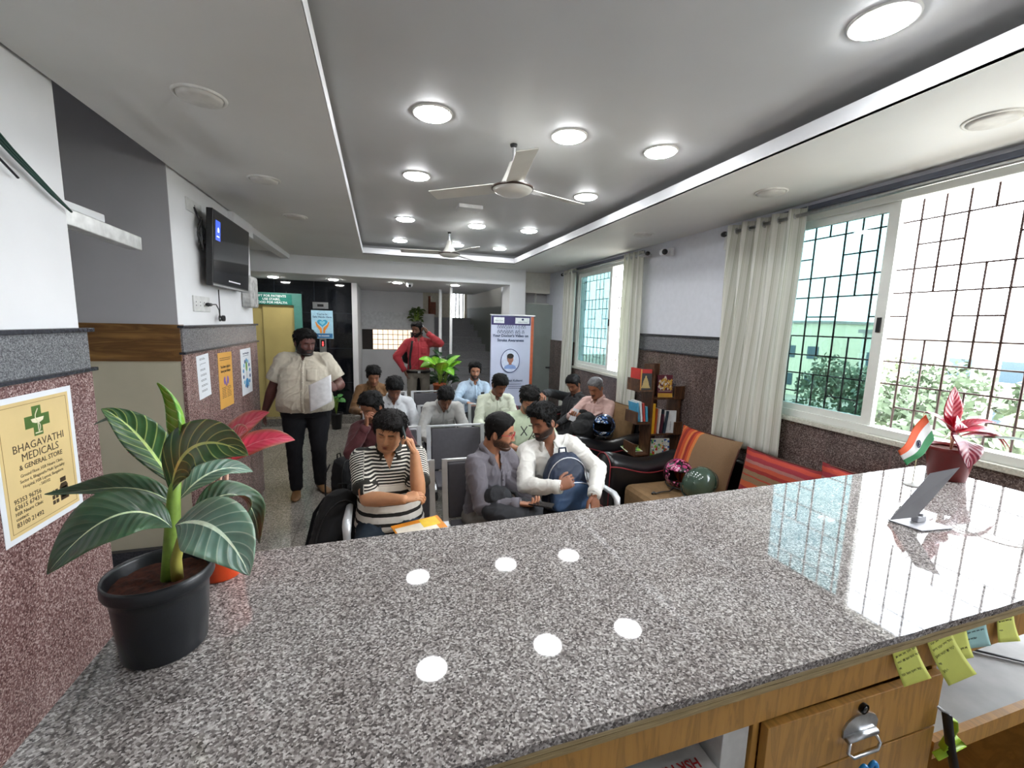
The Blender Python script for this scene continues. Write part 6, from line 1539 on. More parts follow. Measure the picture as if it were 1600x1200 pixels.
tag(MB().tube([(WL+.004, 1.75, 2.52), (WL+.012, 1.95, 2.36), (WL+.004, 2.05, 2.315)], .004, 6).build('cable', plain('blue_cable', hexc('#10141f'), .5)), 'short dark loose cable end below the green cables', 'cable')

# posters on the walls
def poster(label, y, z, w, h, m, rx=0, x=WL, cat='poster', name='poster', grp=None):
    t = thing(name, label, cat, (x+.0012, y, z), 0, grp); t.rotation_euler = (rx, 0, 0)
    MB().box(-.0006, .0006, -w/2, w/2, -h/2, h/2).build('sheet', m, t)
    return t
def fmL(y=0, z=0, e=.0010): return frame_mat(V((e, y, z)), (0, 1, 0), (0, 0, 1))
M_paperw = plain('poster_white', hexc('#dfe3e8'), .6, bump=0, var=.02)
t = poster('beige medical shop poster with a green cross on the near granite wall', 1.995, 1.302, .40, .505, M_paperw, 0, WL)
MB().box(.0007, .0010, -.178, .178, -.232, .232).build('field', plain('poster_tan', hexc('#d8c089'), .55, bump=0, var=.06, scale=6), t)
k = MB()
for a in ((-.165, .165, -.219, -.2175), (-.165, .165, .2175, .219), (-.165, -.1635, -.2175, .2175), (.1635, .165, -.2175, .2175)): k.box(.0010, .0014, *a)
k.build('border_line', plain('border_brown', hexc('#7a5a28'), .6, bump=0), t)
cr = MB(); F_ = fmL(0, 0, .0012)
cr.prism([(.005+x_, z_) for x_, z_ in ((-.022, .095), (.022, .095), (.022, .128), (.06, .128), (.06, .172), (.022, .172), (.022, .205), (-.022, .205), (-.022, .172), (-.06, .172), (-.06, .128), (-.022, .128))], -.0004, 0, M=frame_mat(V((.0011, 0, 0)), (0, 1, 0), (-1, 0, 0)))
cro = cr.build('green_cross', plain('olive_green', hexc('#4a6a2a'), .6, bump=0), t)
cg = MB(); cg.prism([(-.032, .160), (.032, .160), (.026, .148), (.010, .142), (-.010, .142), (-.026, .148)], -.0006, 0, M=frame_mat(V((.0016, .005, 0)), (0, 1, 0), (-1, 0, 0)))
cg.tube([(.0018, .005, .142), (.0018, .005, .108)], .002, 5).box(.0014, .002, -.012, .022, .103, .107)
cg.tube([(.0018, .005+.010*math.sin(a*2.2), .106+.088*a/PI) for a in [PI*i/20 for i in range(21)]], .0016, 5)
cg.build('serpent_bowl', plain('cream_ink', hexc('#e8dfc0'), .6, bump=0), cro)
k = MB(); E = .0011
text_into(k, 'BHAGAVATHI', .0405, fmL(.004, .056, E), sp=1.02); text_into(k, 'MEDICALS', .0405, fmL(.004, .020, E)); text_into(k, '& GENERAL STORE', .0255, fmL(.004, -.008, E), bold=.0003)
for s_, z in (('Ground Floor, HSR Neuro Clinic,', -.034), ('Sector 6, Bhagavathi Multi Speciality', -.054), ('Hospital, HSR Layout, Bangalore', -.074), ('- 560102', -.092)): text_into(k, s_, .0165, fmL(.004, z, E), sp=.95)
for s_, z, q in (('95353 96756', -.118, .024), ('63615 67431', -.140, .024), ('HSR Neuro Clinic', -.160, .0175), ('contact:', -.178, .0175), ('83100 21492', -.202, .024)): text_into(k, s_, q, fmL(-.145, z, E), align='LEFT', bold=.0002)
k.build('printed_text', plain('dark_brown_ink', hexc('#3a2a14'), .6, bump=0), t)
k = MB(); k.prism([(.075, -.19), (.12, -.19), (.12, -.135), (.112, -.122), (.083, -.122), (.075, -.135)], -.0005, 0, M=frame_mat(V((.0013, 0, 0)), (0, 1, 0), (-1, 0, 0))).box(.001, .0015, .082, .113, -.118, -.100)
for i in range(2):
    for j in range(3): k.box(.001, .0015, .032+i*.018, .046+i*.018, -.19+j*.020, -.175+j*.020)
k.build('medicine_icon', plain('dark_brown_ink', hexc('#3a2a14'), .6, bump=0), t)
MB().box(.0015, .0018, .082, .113, -.18, -.138).build('label_patch', plain('cream_ink', hexc('#e8dfc0'), .6, bump=0), t)
MB().box(.0018, .0021, .094, .101, -.172, -.146).box(.0018, .0021, .086, .109, -.1625, -.1555).build('plus_mark', plain('dark_brown_ink', hexc('#3a2a14'), .6, bump=0), t)
def lines(k, y0, y1, z0, z1, n, th=.004, seed=1, e=.0010, gap=True):
    r_ = random.Random(seed)
    for i in range(n):
        z = z1-(z1-z0)*i/max(1, n-1); y = y0
        while y < y1-.01:
            L_ = min(.008+.03*r_.random(), y1-y); k.box(e, e+.0003, y, y+L_, z-th/2, z+th/2); y += L_+.005
            if gap and r_.random() < .06: break
G_ = 'notices on the television column'
t = poster('plain white notice with short lines of text, leftmost under the television', 3.60, 1.42, .225, .31, M_paperw, .04, WL, grp=G_)
k = MB(); 
for i in range(7): lines(k, -.06, .04+.02*(i % 2), .13-.038*i-.008, .13-.038*i, 2, .004, i)
k.build('printed_text', plain('grey_ink', hexc('#5a5f68'), .6, bump=0), t)
t = poster('yellow-orange notice with a purple kidney drawing, middle of the three', 4.06, 1.335, .33, .45, plain('poster_orange', hexc('#d8a24c'), .6, bump=0, var=.04), -.02, WL, grp=G_)
k = MB(); text_into(k, 'You have a right to', .030, fmL(0, .10, E), bold=.0008); text_into(k, 'know your kidneys', .030, fmL(0, .065, E), bold=.0008); lines(k, -.13, .13, .165, .18, 2, .006, 4)
lines(k, -.11, -.01, -.14, -.06, 7, .005, 6); lines(k, .01, .11, -.14, -.06, 7, .005, 7); k.build('printed_text', plain('dark_brown_ink', hexc('#3a2a14'), .6, bump=0), t)
k = MB()
for s in (-1, 1):
    k.prism([(s*.035+.022*math.cos(a)*(1-.25*math.cos(a)*-s), .0+.034*math.sin(a)) for a in [2*PI*i/20 for i in range(20)]], -.0005, 0, M=frame_mat(V((.0012, 0, -.005)), (0, 1, 0), (-1, 0, 0)))
    k.tube([(.0016, s*.02, -.01), (.0016, s*.008, -.05)], .003, 5)
k.build('kidney_drawing', plain('purple_ink', hexc('#7a5fae'), .6, bump=0), t)
t = poster('white infographic notice with a ring of blue pictures, rightmost of the three', 4.64, 1.34, .33, .43, M_paperw, 0, WL, grp=G_)
k = MB(); r_ = random.Random(5); text_into(k, 'Stroke Warning Signs', .022, fmL(0, .165, E)); lines(k, -.09, .09, .145, .150, 1, .005, 4); 
k.build('printed_text', plain('navy_text', hexc('#1d3158'), .6, bump=0), t)
k = MB()
for i in range(14):
    a = 2*PI*i/14+.2; yy, zz = .105*math.cos(a), .125*math.sin(a)-.02; k.prism([(yy+.022*math.cos(b), zz+.019*math.sin(b)) for b in [2*PI*q/12 for q in range(12)]], -.0005, 0, mi=i % 3, M=frame_mat(V((.0012, 0, 0)), (0, 1, 0), (-1, 0, 0)))
k.prism([(.028*math.cos(b), .05+.05*math.sin(b)) for b in [2*PI*q/16 for q in range(16)]], -.0005, 0, mi=3, M=frame_mat(V((.0012, 0, 0)), (0, 1, 0), (-1, 0, 0))).box(.0012, .0016, -.004, .004, -.11, .02, 4).prism([(.05*math.cos(b), -.10+.035*math.sin(b)) for b in [2*PI*q/16 for q in range(16)]], -.0005, 0, mi=0, M=frame_mat(V((.0012, 0, 0)), (0, 1, 0), (-1, 0, 0)))
k.build('pictures', [plain('ink_'+c, c, .6, bump=0) for c in ('#3f86b8', '#2c4a7c', '#6fb0cc', '#6a9a40', '#8a5a3a')], t)

# =================== LIFT ===================
M_liftd = plain('mustard_lift_door', hexc('#b3a266'), .45, var=.08, scale=3); M_teal_ = plain('teal_green_frame', hexc('#4f857a'), .4, var=.05)
lf_ = thing('lift', 'lift with mustard yellow sliding doors in a teal green frame', 'elevator', (0, 0, 0))
m = MB().box(-2.62, -1.27, YE-.04, YE+.04, 2.07, 2.27, bev=.004).box(-1.395, -1.27, YE-.04, YE+.04, .13, 2.07, bev=.004).box(-2.62, -2.50, YE-.04, YE+.04, .13, 2.07, bev=.004)
m.build('door_frame', M_teal_, lf_)
MB().box(-2.52, -1.86, YE+.03, YE+.06, .13, 2.09).build('door_panel', M_liftd, lf_); MB().box(-1.88, -1.38, YE+.0, YE+.029, .13, 2.09).build('door_panel', M_liftd, lf_)
s_ = thing('sign', 'teal sign with white capitals above the lift doors', 'sign', (-1.73, YE-.045, 2.163))
MB().box(-.31, .31, -.004, .003, -.088, .088).build('board', plain('teal_sign', hexc('#1c7466'), .4, bump=0), s_)
k = MB(); 
def fmF(x=0, z=0, y=-.0045): return frame_mat(V((x, y, z)), (1, 0, 0), (0, 0, 1))
for tx, z in (('LIFT FOR PATIENTS', .036), ('USE STAIRS,', -.018), ('GOOD FOR HEALTH.', -.072)): text_into(k, tx, .052, fmF(0, z), bold=.0012)
k.build('lettering', plain('white_ink', (.8, .82, .82), .5, bump=0), s_)
t = thing('indicator_panel', 'brushed steel floor indicator above the hands poster', 'display', (-.975, YE-.001, 2.085)); MB().box(-.125, .125, -.02, 0, -.055, .055, bev=.003).build('plate', M_steel, t); MB().box(-.05, .05, -.0225, -.0195, -.022, .022).build('display_window', M_blackp, t)
t = thing('call_panel', 'steel lift call panel with a glowing red arrow', 'button panel', (-.955, YE-.001, 1.38)); MB().box(-.055, .055, -.02, 0, -.14, .14, bev=.003).build('plate', M_steel, t)
MB().box(-.032, .032, -.0225, -.0195, -.01, .11).build('display_window', M_blackp, t)
MB().prism([(-.014, .05), (.014, .05), (0, .085)], -.0235, -.0226).prism([(-.014, .035), (.014, .035), (.004, .0), (-.004, 0)], -.0235, -.0226).build('red_digit', emis('red_led', (1, .03, .03), 3), t)
MB().lathe([(.001, -.004), (.018, -.004), (.02, 0)], 20, M=T(0, -.021, -.07) @ RX(PI/2)).build('button', M_steel, t)
t = thing('poster', 'pale blue poster of two hands holding a heart, beside the lift', 'poster', (-.955, YE-.008, 1.755))
MB().box(-.175, .175, -.003, .006, -.245, .245).build('sheet', plain('poster_pale_blue', hexc('#9fc6d8'), .5, bump=0), t)
MB().box(-.163, .163, -.0036, -.003, -.235, -.155).build('blue_band', plain('poster_blue', hexc('#24618f'), .5, bump=0), t)
k = MB(); text_into(k, 'You\'re In', .045, fmF(0, .165, -.0034), bold=.001); text_into(k, 'Safe Hands Here', .045, fmF(0, .118, -.0034), bold=.001); k.build('printed_text', plain('navy_text', hexc('#1d3158'), .6, bump=0), t)
k = MB(); hx = [(.085*(16*math.sin(a)**3)/16, .03+.075*(13*math.cos(a)-5*math.cos(2*a)-2*math.cos(3*a)-math.cos(4*a))/16) for a in [2*PI*i/40 for i in range(40)]]
k.prism(hx, -.0042, -.0032, 0); k.prism([(x*.55, .03+(z-.03)*.55) for x, z in hx], -.0048, -.0042, 1)
k.build('heart', [plain('ink_heart', hexc('#2f93b8'), .6, bump=0), plain('ink_heart2', hexc('#7cc0d4'), .6, bump=0)], t)
k = MB()
for s in (-1, 1):
    k.prism([(s*.008, -.15), (s*.04, -.15), (s*.045, -.10), (s*.095, -.03), (s*.115, .045), (s*.10, .05), (s*.075, .0), (s*.03, -.04), (s*.012, -.07)], -.0052, -.0044)
k.build('hands', plain('ink_orange', hexc('#d8832a'), .6, bump=0), t)
k = MB(); text_into(k, 'DR. KULKARNI', .026, fmF(.02, -.205, -.0038), bold=.001); k.prism([(-.12+.014*math.cos(a), -.195+.014*math.sin(a)) for a in [2*PI*i/12 for i in range(12)]], -.0042, -.0036); k.build('logo', plain('white_ink', (.8, .82, .82), .5, bump=0), t)

# =================== ROLL-UP BANNER ===================
bn = thing('rollup_banner', 'tall white and purple roll-up banner with a round portrait of a person', 'banner', (1.97, 6.42, 0), 0)
W_ = .345; n = 20
def bx_(u, v): return (u*W_*(1-.0*v), .010*math.sin(u*5+1.2)*(1-v*.5), .06+1.92*v)
def surf(mb, u0, u1, v0, v1, mi=0, dy=0, nu=16, nv=6):
    vs = []; fs = []
    for i in range(nv+1):
        for j in range(nu+1):
            p = V(bx_(u0+(u1-u0)*j/nu, v0+(v1-v0)*i/nv)); p.y -= dy; vs.append(p)
    for i in range(nv):
        for j in range(nu): fs.append((i*(nu+1)+j, i*(nu+1)+j+1, (i+1)*(nu+1)+j+1, (i+1)*(nu+1)+j))
    return mb.add(vs, fs, mi, True)
sh = surf(MB(), -1, 1, 0, 1, 0, 0, 30, 20).build('sheet', plain('banner_white', hexc('#c3c8de'), .5, bump=0, var=.05, scale=3), bn); md = sh.modifiers.new('s', 'SOLIDIFY'); md.thickness = .001
surf(MB(), -.98, .84, .925, .995, 0, .002).build('purple_header', plain('banner_purple', hexc('#2a1f5c'), .5, bump=0), bn)
surf(MB(), .86, 1.0, 0, .995, 0, .002, 4, 20).build('orange_edge', plain('banner_orange', hexc('#c05a30'), .5, bump=0), bn)
lg = surf(surf(MB(), -.88, -.40, .938, .985, 0, .004), .12, .78, .938, .985, 0, .004).build('logo_panel', plain('white_ink2', (.72, .74, .76), .5, bump=0), bn)
MB().box(-W_-.02, W_+.02, -.012, .012, 1.98, 1.995, bev=.003).build('top_rail', M_steel, bn); MB().box(-W_-.01, W_+.01, -.06, .06, 0, .07, bev=.01).build('base', M_steel, bn)
k = MB(); D = -.016
text_into(k, 'Your Doctor\'s Video on', .058, fmF(-.03, 1.655, D), bold=.0012); text_into(k, 'Stroke Awareness', .058, fmF(-.03, 1.585, D), bold=.0012)
r_ = random.Random(11)
def kan(k, x0, x1, z, h):
    x = x0
    while x < x1:
        w2 = h*(.5+.35*r_.random()); c = x+w2/2
        k.tube([(c+w2*.42*math.cos(a), D, z+h*.32*math.sin(a)) for a in [(-.3*PI+1.7*PI*i/10) for i in range(11)]], .0028, 4)
        k.tube([(c-w2*.3, D, z+h*.42), (c, D, z+h*.60), (c+w2*.42, D, z+h*.48)], .0026, 4)
        if r_.random() < .4: k.tube([(c, D, z-h*.35), (c+w2*.3, D, z-h*.6), (c+w2*.5, D, z-h*.35)], .0024, 4)
        x += w2*(1.1 if r_.random() > .2 else 1.6)
kan(k, -.25, .20, 1.80, .055); kan(k, -.25, .19, 1.725, .055)
text_into(k, 'Dr. Adivaiah Kulkarni', .046, fmF(-.02, .96, D), bold=.0012)
for z, a, b in ((.915, -.05, .16), (.88, -.05, .24), (.85, -.05, .26)): 
    for q in range(10): xx = a+(b-a)*q/10; k.box(xx, xx+(b-a)*.075, D-.0004, D, z, z+.008)
text_into(k, 'Scan for the', .05, fmF(-.0, .42, D), bold=.001); text_into(k, 'Video', .05, fmF(.0, .36, D), bold=.001)
text_into(k, 'Neuro Clinic', .024, fmF(-.222, 1.895, -.020)); text_into(k, 'Kulkarni Medical', .022, fmF(.155, 1.878, -.020))
k.prism([(.155+.018*math.cos(a), 1.925+.016*math.sin(a)) for a in [2*PI*i/14 for i in range(14)]], -.020, -.0195)
k.build('printed_text', plain('navy_text', hexc('#1d3158'), .6, bump=0), bn)
pt = MB(); cz, cx_ = 1.285, -.03
disc = lambda mb, cx, cz, rx, rz, y, mi=0, n=36: mb.prism([(cx+rx*math.cos(a), cz+rz*math.sin(a)) for a in [2*PI*i/n for i in range(n)]], y-.0006, y, mi)
disc(pt, cx_, cz, .155, .185, -.017, 0); disc(pt, cx_, cz, .145, .175, -.0185, 1)
pt.prism([(cx_-.10, cz-.125), (cx_+.10, cz-.125), (cx_+.085, cz-.08), (cx_+.03, cz-.055), (cx_-.03, cz-.055), (cx_-.085, cz-.08)], -.0205, -.0195, 2)
pt.prism([(cx_-.022, cz-.06), (cx_+.022, cz-.06), (cx_+.022, cz-.02), (cx_-.022, cz-.02)], -.0212, -.0205, 3); disc(pt, cx_-.0, cz+.03, .050, .068, -.0215, 3); disc(pt, cx_, cz+.075, .054, .040, -.0225, 4); pt.prism([(cx_-.054, cz+.08), (cx_-.045, cz+.08), (cx_-.045, cz+.03), (cx_-.054, cz+.03)], -.0225, -.0215, 4)
pt.box(cx_-.03, cx_-.008, -.0235, -.0225, cz+.036, cz+.041, 4); pt.box(cx_+.008, cx_+.03, -.0235, -.0225, cz+.036, cz+.041, 4); pt.box(cx_-.016, cx_+.016, -.0235, -.0225, cz-.008, cz-.004, 5)
pt.build('portrait', [plain('navy_ring', hexc('#1c2a66'), .5, bump=0), plain('portrait_bg', hexc('#c9d0e4'), .5, bump=0), plain('portrait_blue', hexc('#7f97c9'), .5, bump=0), plain('portrait_skin', hexc('#a06f5c'), .5, bump=0), plain('portrait_hair', hexc('#1b1410'), .5, bump=0), plain('portrait_lip', hexc('#7a4038'), .5, bump=0)], bn)

# =================== LOBBY PLANTS ===================
def bushy(label, loc, n, h, L_, w, mat, potm, pr, ph, seed, spread=1.0, stems=True, upk=.6, pot_box=False):
    t = thing('potted_plant', label, 'plant', loc); r_ = random.Random(seed)
    if pot_box: MB().box(-pr, pr, -pr, pr, 0, ph, bev=.006).build('pot', potm, t)
    elif ph: MB().lathe([(.001, 0), (pr*.75, 0), (pr, ph), (pr*1.08, ph), (pr*1.08, ph-.03), (pr*.98, ph-.035)], 28).build('pot', potm, t); MB().cyl((0, 0, ph-.05), pr*.9, .01, 20).build('soil', M_soil, t)
    for i in range(n):
        a = 2*PI*i/n*1.0+r_.random()*.7; hh = h*(.35+.65*r_.random()); rr = spread*L_*(.25+.5*r_.random()); b0 = V((0, 0, max(ph-.03, 0))); b1 = V((math.cos(a)*rr*.6, math.sin(a)*rr*.6, hh*.85+ph)); tip = b1+V((math.cos(a)*L_*.8, math.sin(a)*L_*.8, L_*(upk*(r_.random()*1.1-.25))))
        if stems: MB().tube([b0, b0.lerp(b1, .5)+V((0, 0, .03)), b1], .004, 6).build('stem', M_stem, t)
        leaf(t, 'leaf', mat, [b1, b1.lerp(tip, .4)+V((0, 0, L_*.25)), tip+V((0, 0, -.02))], w*(.7+.5*r_.random()), (math.cos(a)*-.3, math.sin(a)*-.3-.5, 1), .2, .04, .45, nu=6, nv=12)
    return t
GB = leaf_mat('bright_green_leaf', hexc('#7cc22c'), hexc('#4f9a28'), hexc('#c0e070'), .06, .15, 10)
GD = leaf_mat('deep_green_leaf', hexc('#1c3a20'), hexc('#24482a'), hexc('#3f6a3a'), .05, .1, 8)
t = bushy('bright green broad-leaved plant in an orange-brown planter near the red shirt', (.93, 7.02, 0), 12, .36, .34, .21, GB, plain('terracotta_planter', hexc('#9a4a22'), .5), .10, .86, 21, .7, True, 1.0)
t = bushy('dark green leafy plant standing in front of the stairs', (1.08, 7.75, 0), 48, 1.0, .26, .12, GD, M_blackp, .14, .42, 31, 1.3)
t = bushy('pothos plant on the ledge behind the head of the red shirt', (.78, 9.70, 0), 40, .62, .15, .09, leaf_mat('olive_leaf', hexc('#3f5a26'), hexc('#5a7a2f'), hexc('#8fa04a'), .05, .1, 8), M_blackp, .13, 1.62, 41, 1.4)
t = bushy('small green plant on the floor against the black granite wall', (-.72, 7.75, 0), 16, .30, .14, .08, leaf_mat('mid_green_leaf', hexc('#3a7a34'), hexc('#4f9a44'), hexc('#8fc070'), .05, .1, 8), M_blackp, .10, .28, 51, 1.1)

# =================== CEILING FANS ===================
M_fan = plain('cream_enamel', (.70, .69, .64), .35, var=.06, scale=6); M_fanr = plain('dark_trim_ring', hexc('#3a2a22'), .3)
def fan(label, x, y, rz, drop=.0):
    t = thing('ceiling_fan', label, 'ceiling fan', (x, y, TZ), rz, 'ceiling fans in the tray')
    MB().lathe([(.012, -.0), (.022, -.0), (.020, -.012), (.011, -.018)], 20).build('ceiling_hook', M_blackp, t)
    MB().cyl((0, 0, -.135), .011, .125, 14).build('down_rod', M_steel, t)
    MB().lathe([(.013, -.095), (.022, -.10), (.036, -.14), (.056, -.185), (.074, -.222), (.078, -.236)], 32).build('canopy', M_fan, t)
    MB().lathe([(.078, -.234), (.118, -.240), (.122, -.250), (.108, -.266), (.075, -.282), (.045, -.286), (.001, -.287)], 40).build('motor_housing', M_fan, t)
    MB().lathe([(.118, -.239), (.127, -.243), (.127, -.252), (.120, -.254)], 40).build('trim_ring', M_fanr, t)
    for k in range(3):
        m = MB().box(.10, .56, -.055, .055, -.003, .003, bev=.003, M=RZ(k*2*PI/3) @ T(0, 0, -.236) @ RX(.20)); m.build('blade', M_fan, t)
    return t
fan('cream ceiling fan hanging over the front rows', .775, 2.60, .35); fan('cream ceiling fan farther back in the tray', .805, 5.25, .9)
t = thing('smoke_detector', 'white rectangular box fixed flat on the ceiling between the fans', 'ceiling box', (.80, 4.05, TZ)); MB().box(-.11, .11, -.09, .09, -.035, 0, bev=.008).build('housing', plain('box_white', (.6, .6, .6), .4), t)
# =================== THINGS PEOPLE HOLD OR WEAR ===================
def at_hand(info, s):
    A, E_, W, a = info['arms'][s]; d = V(a.get('d', W-E_)).normalized(); n = V(a.get('n', (0, 0, -1))); n = (n-d*n.dot(d)).normalized()
    return W, d, n
def place(o, info, M): o.matrix_world = info['M'] @ M
W, d, n = at_hand(I['striped'], 1)
ph = phone('dark phone held to the ear of the person in the striped polo', (0, 0, 0), (0, 0, 0), '#3f4a4c'); place(ph, I['striped'], frame_mat(W+d*.10+n*.032+V((.0, -.0, 0)), d.cross(n), n) @ RX(PI/2*0) @ Matrix.Rotation(PI/2, 4, 'X') if False else frame_mat(W+d*.105+n*.030, d.cross(n), -n))
W, d, n = at_hand(I['grey'], -1)
ph = phone('black phone in the hand of the person in the grey shirt', (0, 0, 0), (0, 0, 0)); place(ph, I['grey'], frame_mat(W+d*.15+V((0, 0, .012)), V((0, 0, 1)).cross(V((d.x, d.y, 0)).normalized()), V((0, 0, 1))))
t = MB().tube([W-d*.012+V((0, .031*math.cos(a), .027*math.sin(a)))  for a in [2*PI*i/20 for i in range(21)]], .004, 6, cap=False).build('wrist_thread', plain('red_thread', hexc('#b01820'), .7), I['grey']['root'])
# red framed glasses
g = MB(); MHg = I['grey']['MH']
for s in (-1, 1):
    pts = [(s*.031+.0215*math.copysign(abs(math.cos(a))**.7, math.cos(a)), -.094+.10*abs(s*.031+.021*math.cos(a))**2*6, -.002+.0155*math.copysign(abs(math.sin(a))**.7, math.sin(a))) for a in [2*PI*i/28 for i in range(29)]]
    g.tube(pts, .0021, 6, cap=False, M=MHg); g.tube([(s*.052, -.088, .006), (s*.074, -.05, .006), (s*.079, .005, .004), (s*.078, .03, -.012)], .0022, 6, M=MHg)
g.tube([(-.010, -.096, .004), (0, -.099, .007), (.010, -.096, .004)], .0022, 6, M=MHg)
g.build('glasses', plain('red_frame', hexc('#b51d22'), .35), I['grey']['root'])
W, d, n = at_hand(I['fat'], 1)
pp = thing('paper', 'curled white sheet of paper in the hand of the large standing person', 'paper', (0, 0, 0)); vs = []; fs = []
for i in range(13):
    for j in range(11):
        u, v = i/12, j/10; vs.append((-.0+.21*(u-.95), -.02-.05*math.sin(u*2.2)+.02*v, .02-.27*v*1.0+.11*u*1.0-.02))
for i in range(12):
    for j in range(10): fs.append((i*11+j, i*11+j+1, (i+1)*11+j+1, (i+1)*11+j))
o = MB().add(vs, fs, 0, True).build('sheet', plain('sheet_white', (.82, .83, .85), .7, bump=0), pp); md = o.modifiers.new('s', 'SOLIDIFY'); md.thickness = .0008
place(pp, I['fat'], Matrix.Translation(W+d*.06+V((-.02, -.03, .03))))
W, d, n = at_hand(I['pink'], -1)
ph = phone('white phone held by the person in the pale pink shirt', (0, 0, 0), (0, 0, 0), '#c8c8cc'); place(ph, I['pink'], frame_mat(W+d*.10+n*.02, d.cross(n), d))
W, d, n = at_hand(I['red'], 1)
ph = phone('dark phone at the ear of the person in the red shirt', (0, 0, 0), (0, 0, 0)); place(ph, I['red'], frame_mat(W+d*.10+n*.03, d.cross(n), -n))
# sling strap of red shirt
inf = I['red']; st_ = MB(); path = []
for i in range(15):
    t_ = i/14; a = inf['spine'](.50*(1-t_)-.02)[0]+inf['rx']*(-.10-.07*math.sin(t_*2.2)*.6)
    hit = inf['bvh'].ray_cast(a+inf['fwd']*.6, -inf['fwd'], 1.5); path.append((hit[0] if hit[0] else a)+inf['fwd']*.006)
st_.tube(path, .020, 8, flat=.25, up=(0, -1, 0)).build('bag_strap', M_cloth_b, inf['root'])
b = MB(); sbox(b, (0, 0, 0), (.13, .08, .19), 3); o = cloth_from(b, 'shoulder_bag', M_cloth_b, None, .01, .006); o.location = (.50, 7.72, 1.30); tag(o, 'black bag slung behind the person in the red shirt', 'bag')
# print on the pale green tee
inf = I['xtee']; c = inf['spine'](.34)[0]; strokes = [((-.075, .045), (-.015, -.045)), ((-.015, .045), (-.075, -.045)), ((.0, .05), (.075, .045)), ((.0, -.10), (.055, .01)), ((.04, -.055), (.10, -.02)), ((.045, -.055), (.095, -.10)), ((.095, -.10), (.10, -.02))]
vs, fs = [], []
for (a, b_) in strokes:
    pts = [c+inf['rx']*(a[0]+(b_[0]-a[0])*k/8)+V((0, 0, 1))*(a[1]+(b_[1]-a[1])*k/8) for k in range(9)]; dv = (pts[-1]-pts[0]).normalized(); up = dv.cross(inf['fwd']).normalized()
    v2, f2 = surf_strip(inf['bvh'], pts, [up]*9, .010, .0015, -inf['fwd']); b0 = len(vs); vs += v2; fs += [tuple(x+b0 for x in f) for f in f2]
o = MB().add(vs, fs, 0, True).build('chest_print', M_ink, inf['shirt'])
W, d, n = at_hand(I['xtee'], -1)
bk = thing('notebook', 'pale notebook on the lap of the person in the green t-shirt', 'notebook', (1.30, 3.42, .70)); MB().box(-.13, .13, -.09, .09, 0, .012, bev=.002).build('cover', plain('notebook_white', '#c9c9c2', .6), bk)
# phone in pocket of light blue shirt
inf = I['lb12']; c, R = inf['spine'](.33); q = c+R @ V((.10, -.142, 0)); MB().box(-.032, .032, -.006, .006, -.035, .03, bev=.003, M=Matrix.Translation(q) @ RZ(.15)).build('pocket_phone', M_blackp, inf['root'])
# orange envelope on the lap of the striped polo
ev = thing('envelope', 'orange and white paper folder on the lap of the striped polo', 'folder', (.22, 2.47, .625)); ev.rotation_euler = (.10, .0, .30)
MB().box(-.15, .15, -.10, .10, 0, .006, bev=.001).build('sleeve', plain('envelope_orange', hexc('#dd8a1f'), .5), ev)
MB().box(-.14, .10, -.09, .06, .006, .0068).build('white_panel', plain('envelope_white', hexc('#dcd3c2'), .5, var=.1), ev)
MB().box(.02, .13, .0, .09, .0068, .0075).build('yellow_patch', plain('envelope_yellow', hexc('#e8c030'), .5), ev)
# small black bag on the lap of the pink shirt
b = MB(); sbox(b, (0, 0, 0), (.09, .06, .08), 2.2); o = cloth_from(b, 'cap', M_cloth_b, None, .008, .004); o.location = (2.27, 4.52, .80); tag(o, 'small black pouch between the two people on the far sofa', 'pouch')

# =================== OUTSIDE ===================
M_ground = plain('outside_ground', hexc('#a39c8e'), .9, var=.2, scale=.4)
struct(MB().box(4.0, 120, -60, 90, -4.6, -4.5).build('ground', M_ground), 'pale ground outside the windows')
M_fol = plain('tree_foliage', hexc('#3f4e37'), .7, var=.45, scale=3.5, bump=.8); M_fol2 = plain('pale_tree_foliage', hexc('#57624a'), .7, var=.4, scale=4, bump=.8); M_bark = plain('tree_bark', hexc('#5a4634'), .9, var=.3)
def tree(label, x, y, h, r, seed, m, zb=-4.5):
    t = thing('tree', label, 'tree', (x, y, zb)); r_ = random.Random(seed)
    tr = MB().tube([(0, 0, 0), (.1, .05, h*.3), (-.05, .1, h*.6)], [.16, .13, .08], 10)
    for k in range(5): a = r_.random()*6.28; tr.tube([(0, .05, h*.45), (math.cos(a)*r*.5, math.sin(a)*r*.5, h*.7)], [.07, .03], 8)
    tr.build('trunk', M_bark, t)
    cs = [V(((r_.random()-.5)*1.5*r, (r_.random()-.5)*1.5*r, h*.55+r_.random()*h*.42)) for _ in range(11)]
    vs = []; fs = []
    for i in range(1500):
        c = r_.choice(cs); dd = V((r_.gauss(0, 1), r_.gauss(0, 1), r_.gauss(0, .75))).normalized()*r*.42*(.75+.3*r_.random()); p = c+dd; s = .10+.12*r_.random(); a = V((r_.gauss(0, 1), r_.gauss(0, 1), r_.gauss(0, 1))).normalized(); b_ = a.cross(dd).normalized(); e = a.cross(b_)
        k = len(vs); vs += [p-a*s, p+b_*s*.6, p+a*s, p-b_*s*.6]; fs.append((k, k+1, k+2, k+3))
    MB().add(vs, fs).build('crown', m, t, fix=False)
    return t
TL_ = [(13, 1.0, 4.2, 1.7), (15, 5.2, 4.4, 1.9), (18, 9.6, 4.2, 2.1), (14, -3.2, 3.9, 1.7), (21, 6.5, 4.6, 2.3), (19.5, 1.4, 4.4, 2.2), (24, 13, 4.6, 2.5), (27, 19, 4.6, 2.6), (13, 13.0, 3.9, 1.9), (27, -1, 4.6, 2.4), (12, 18.5, 3.8, 1.9), (20, 24, 4.2, 2.2)]
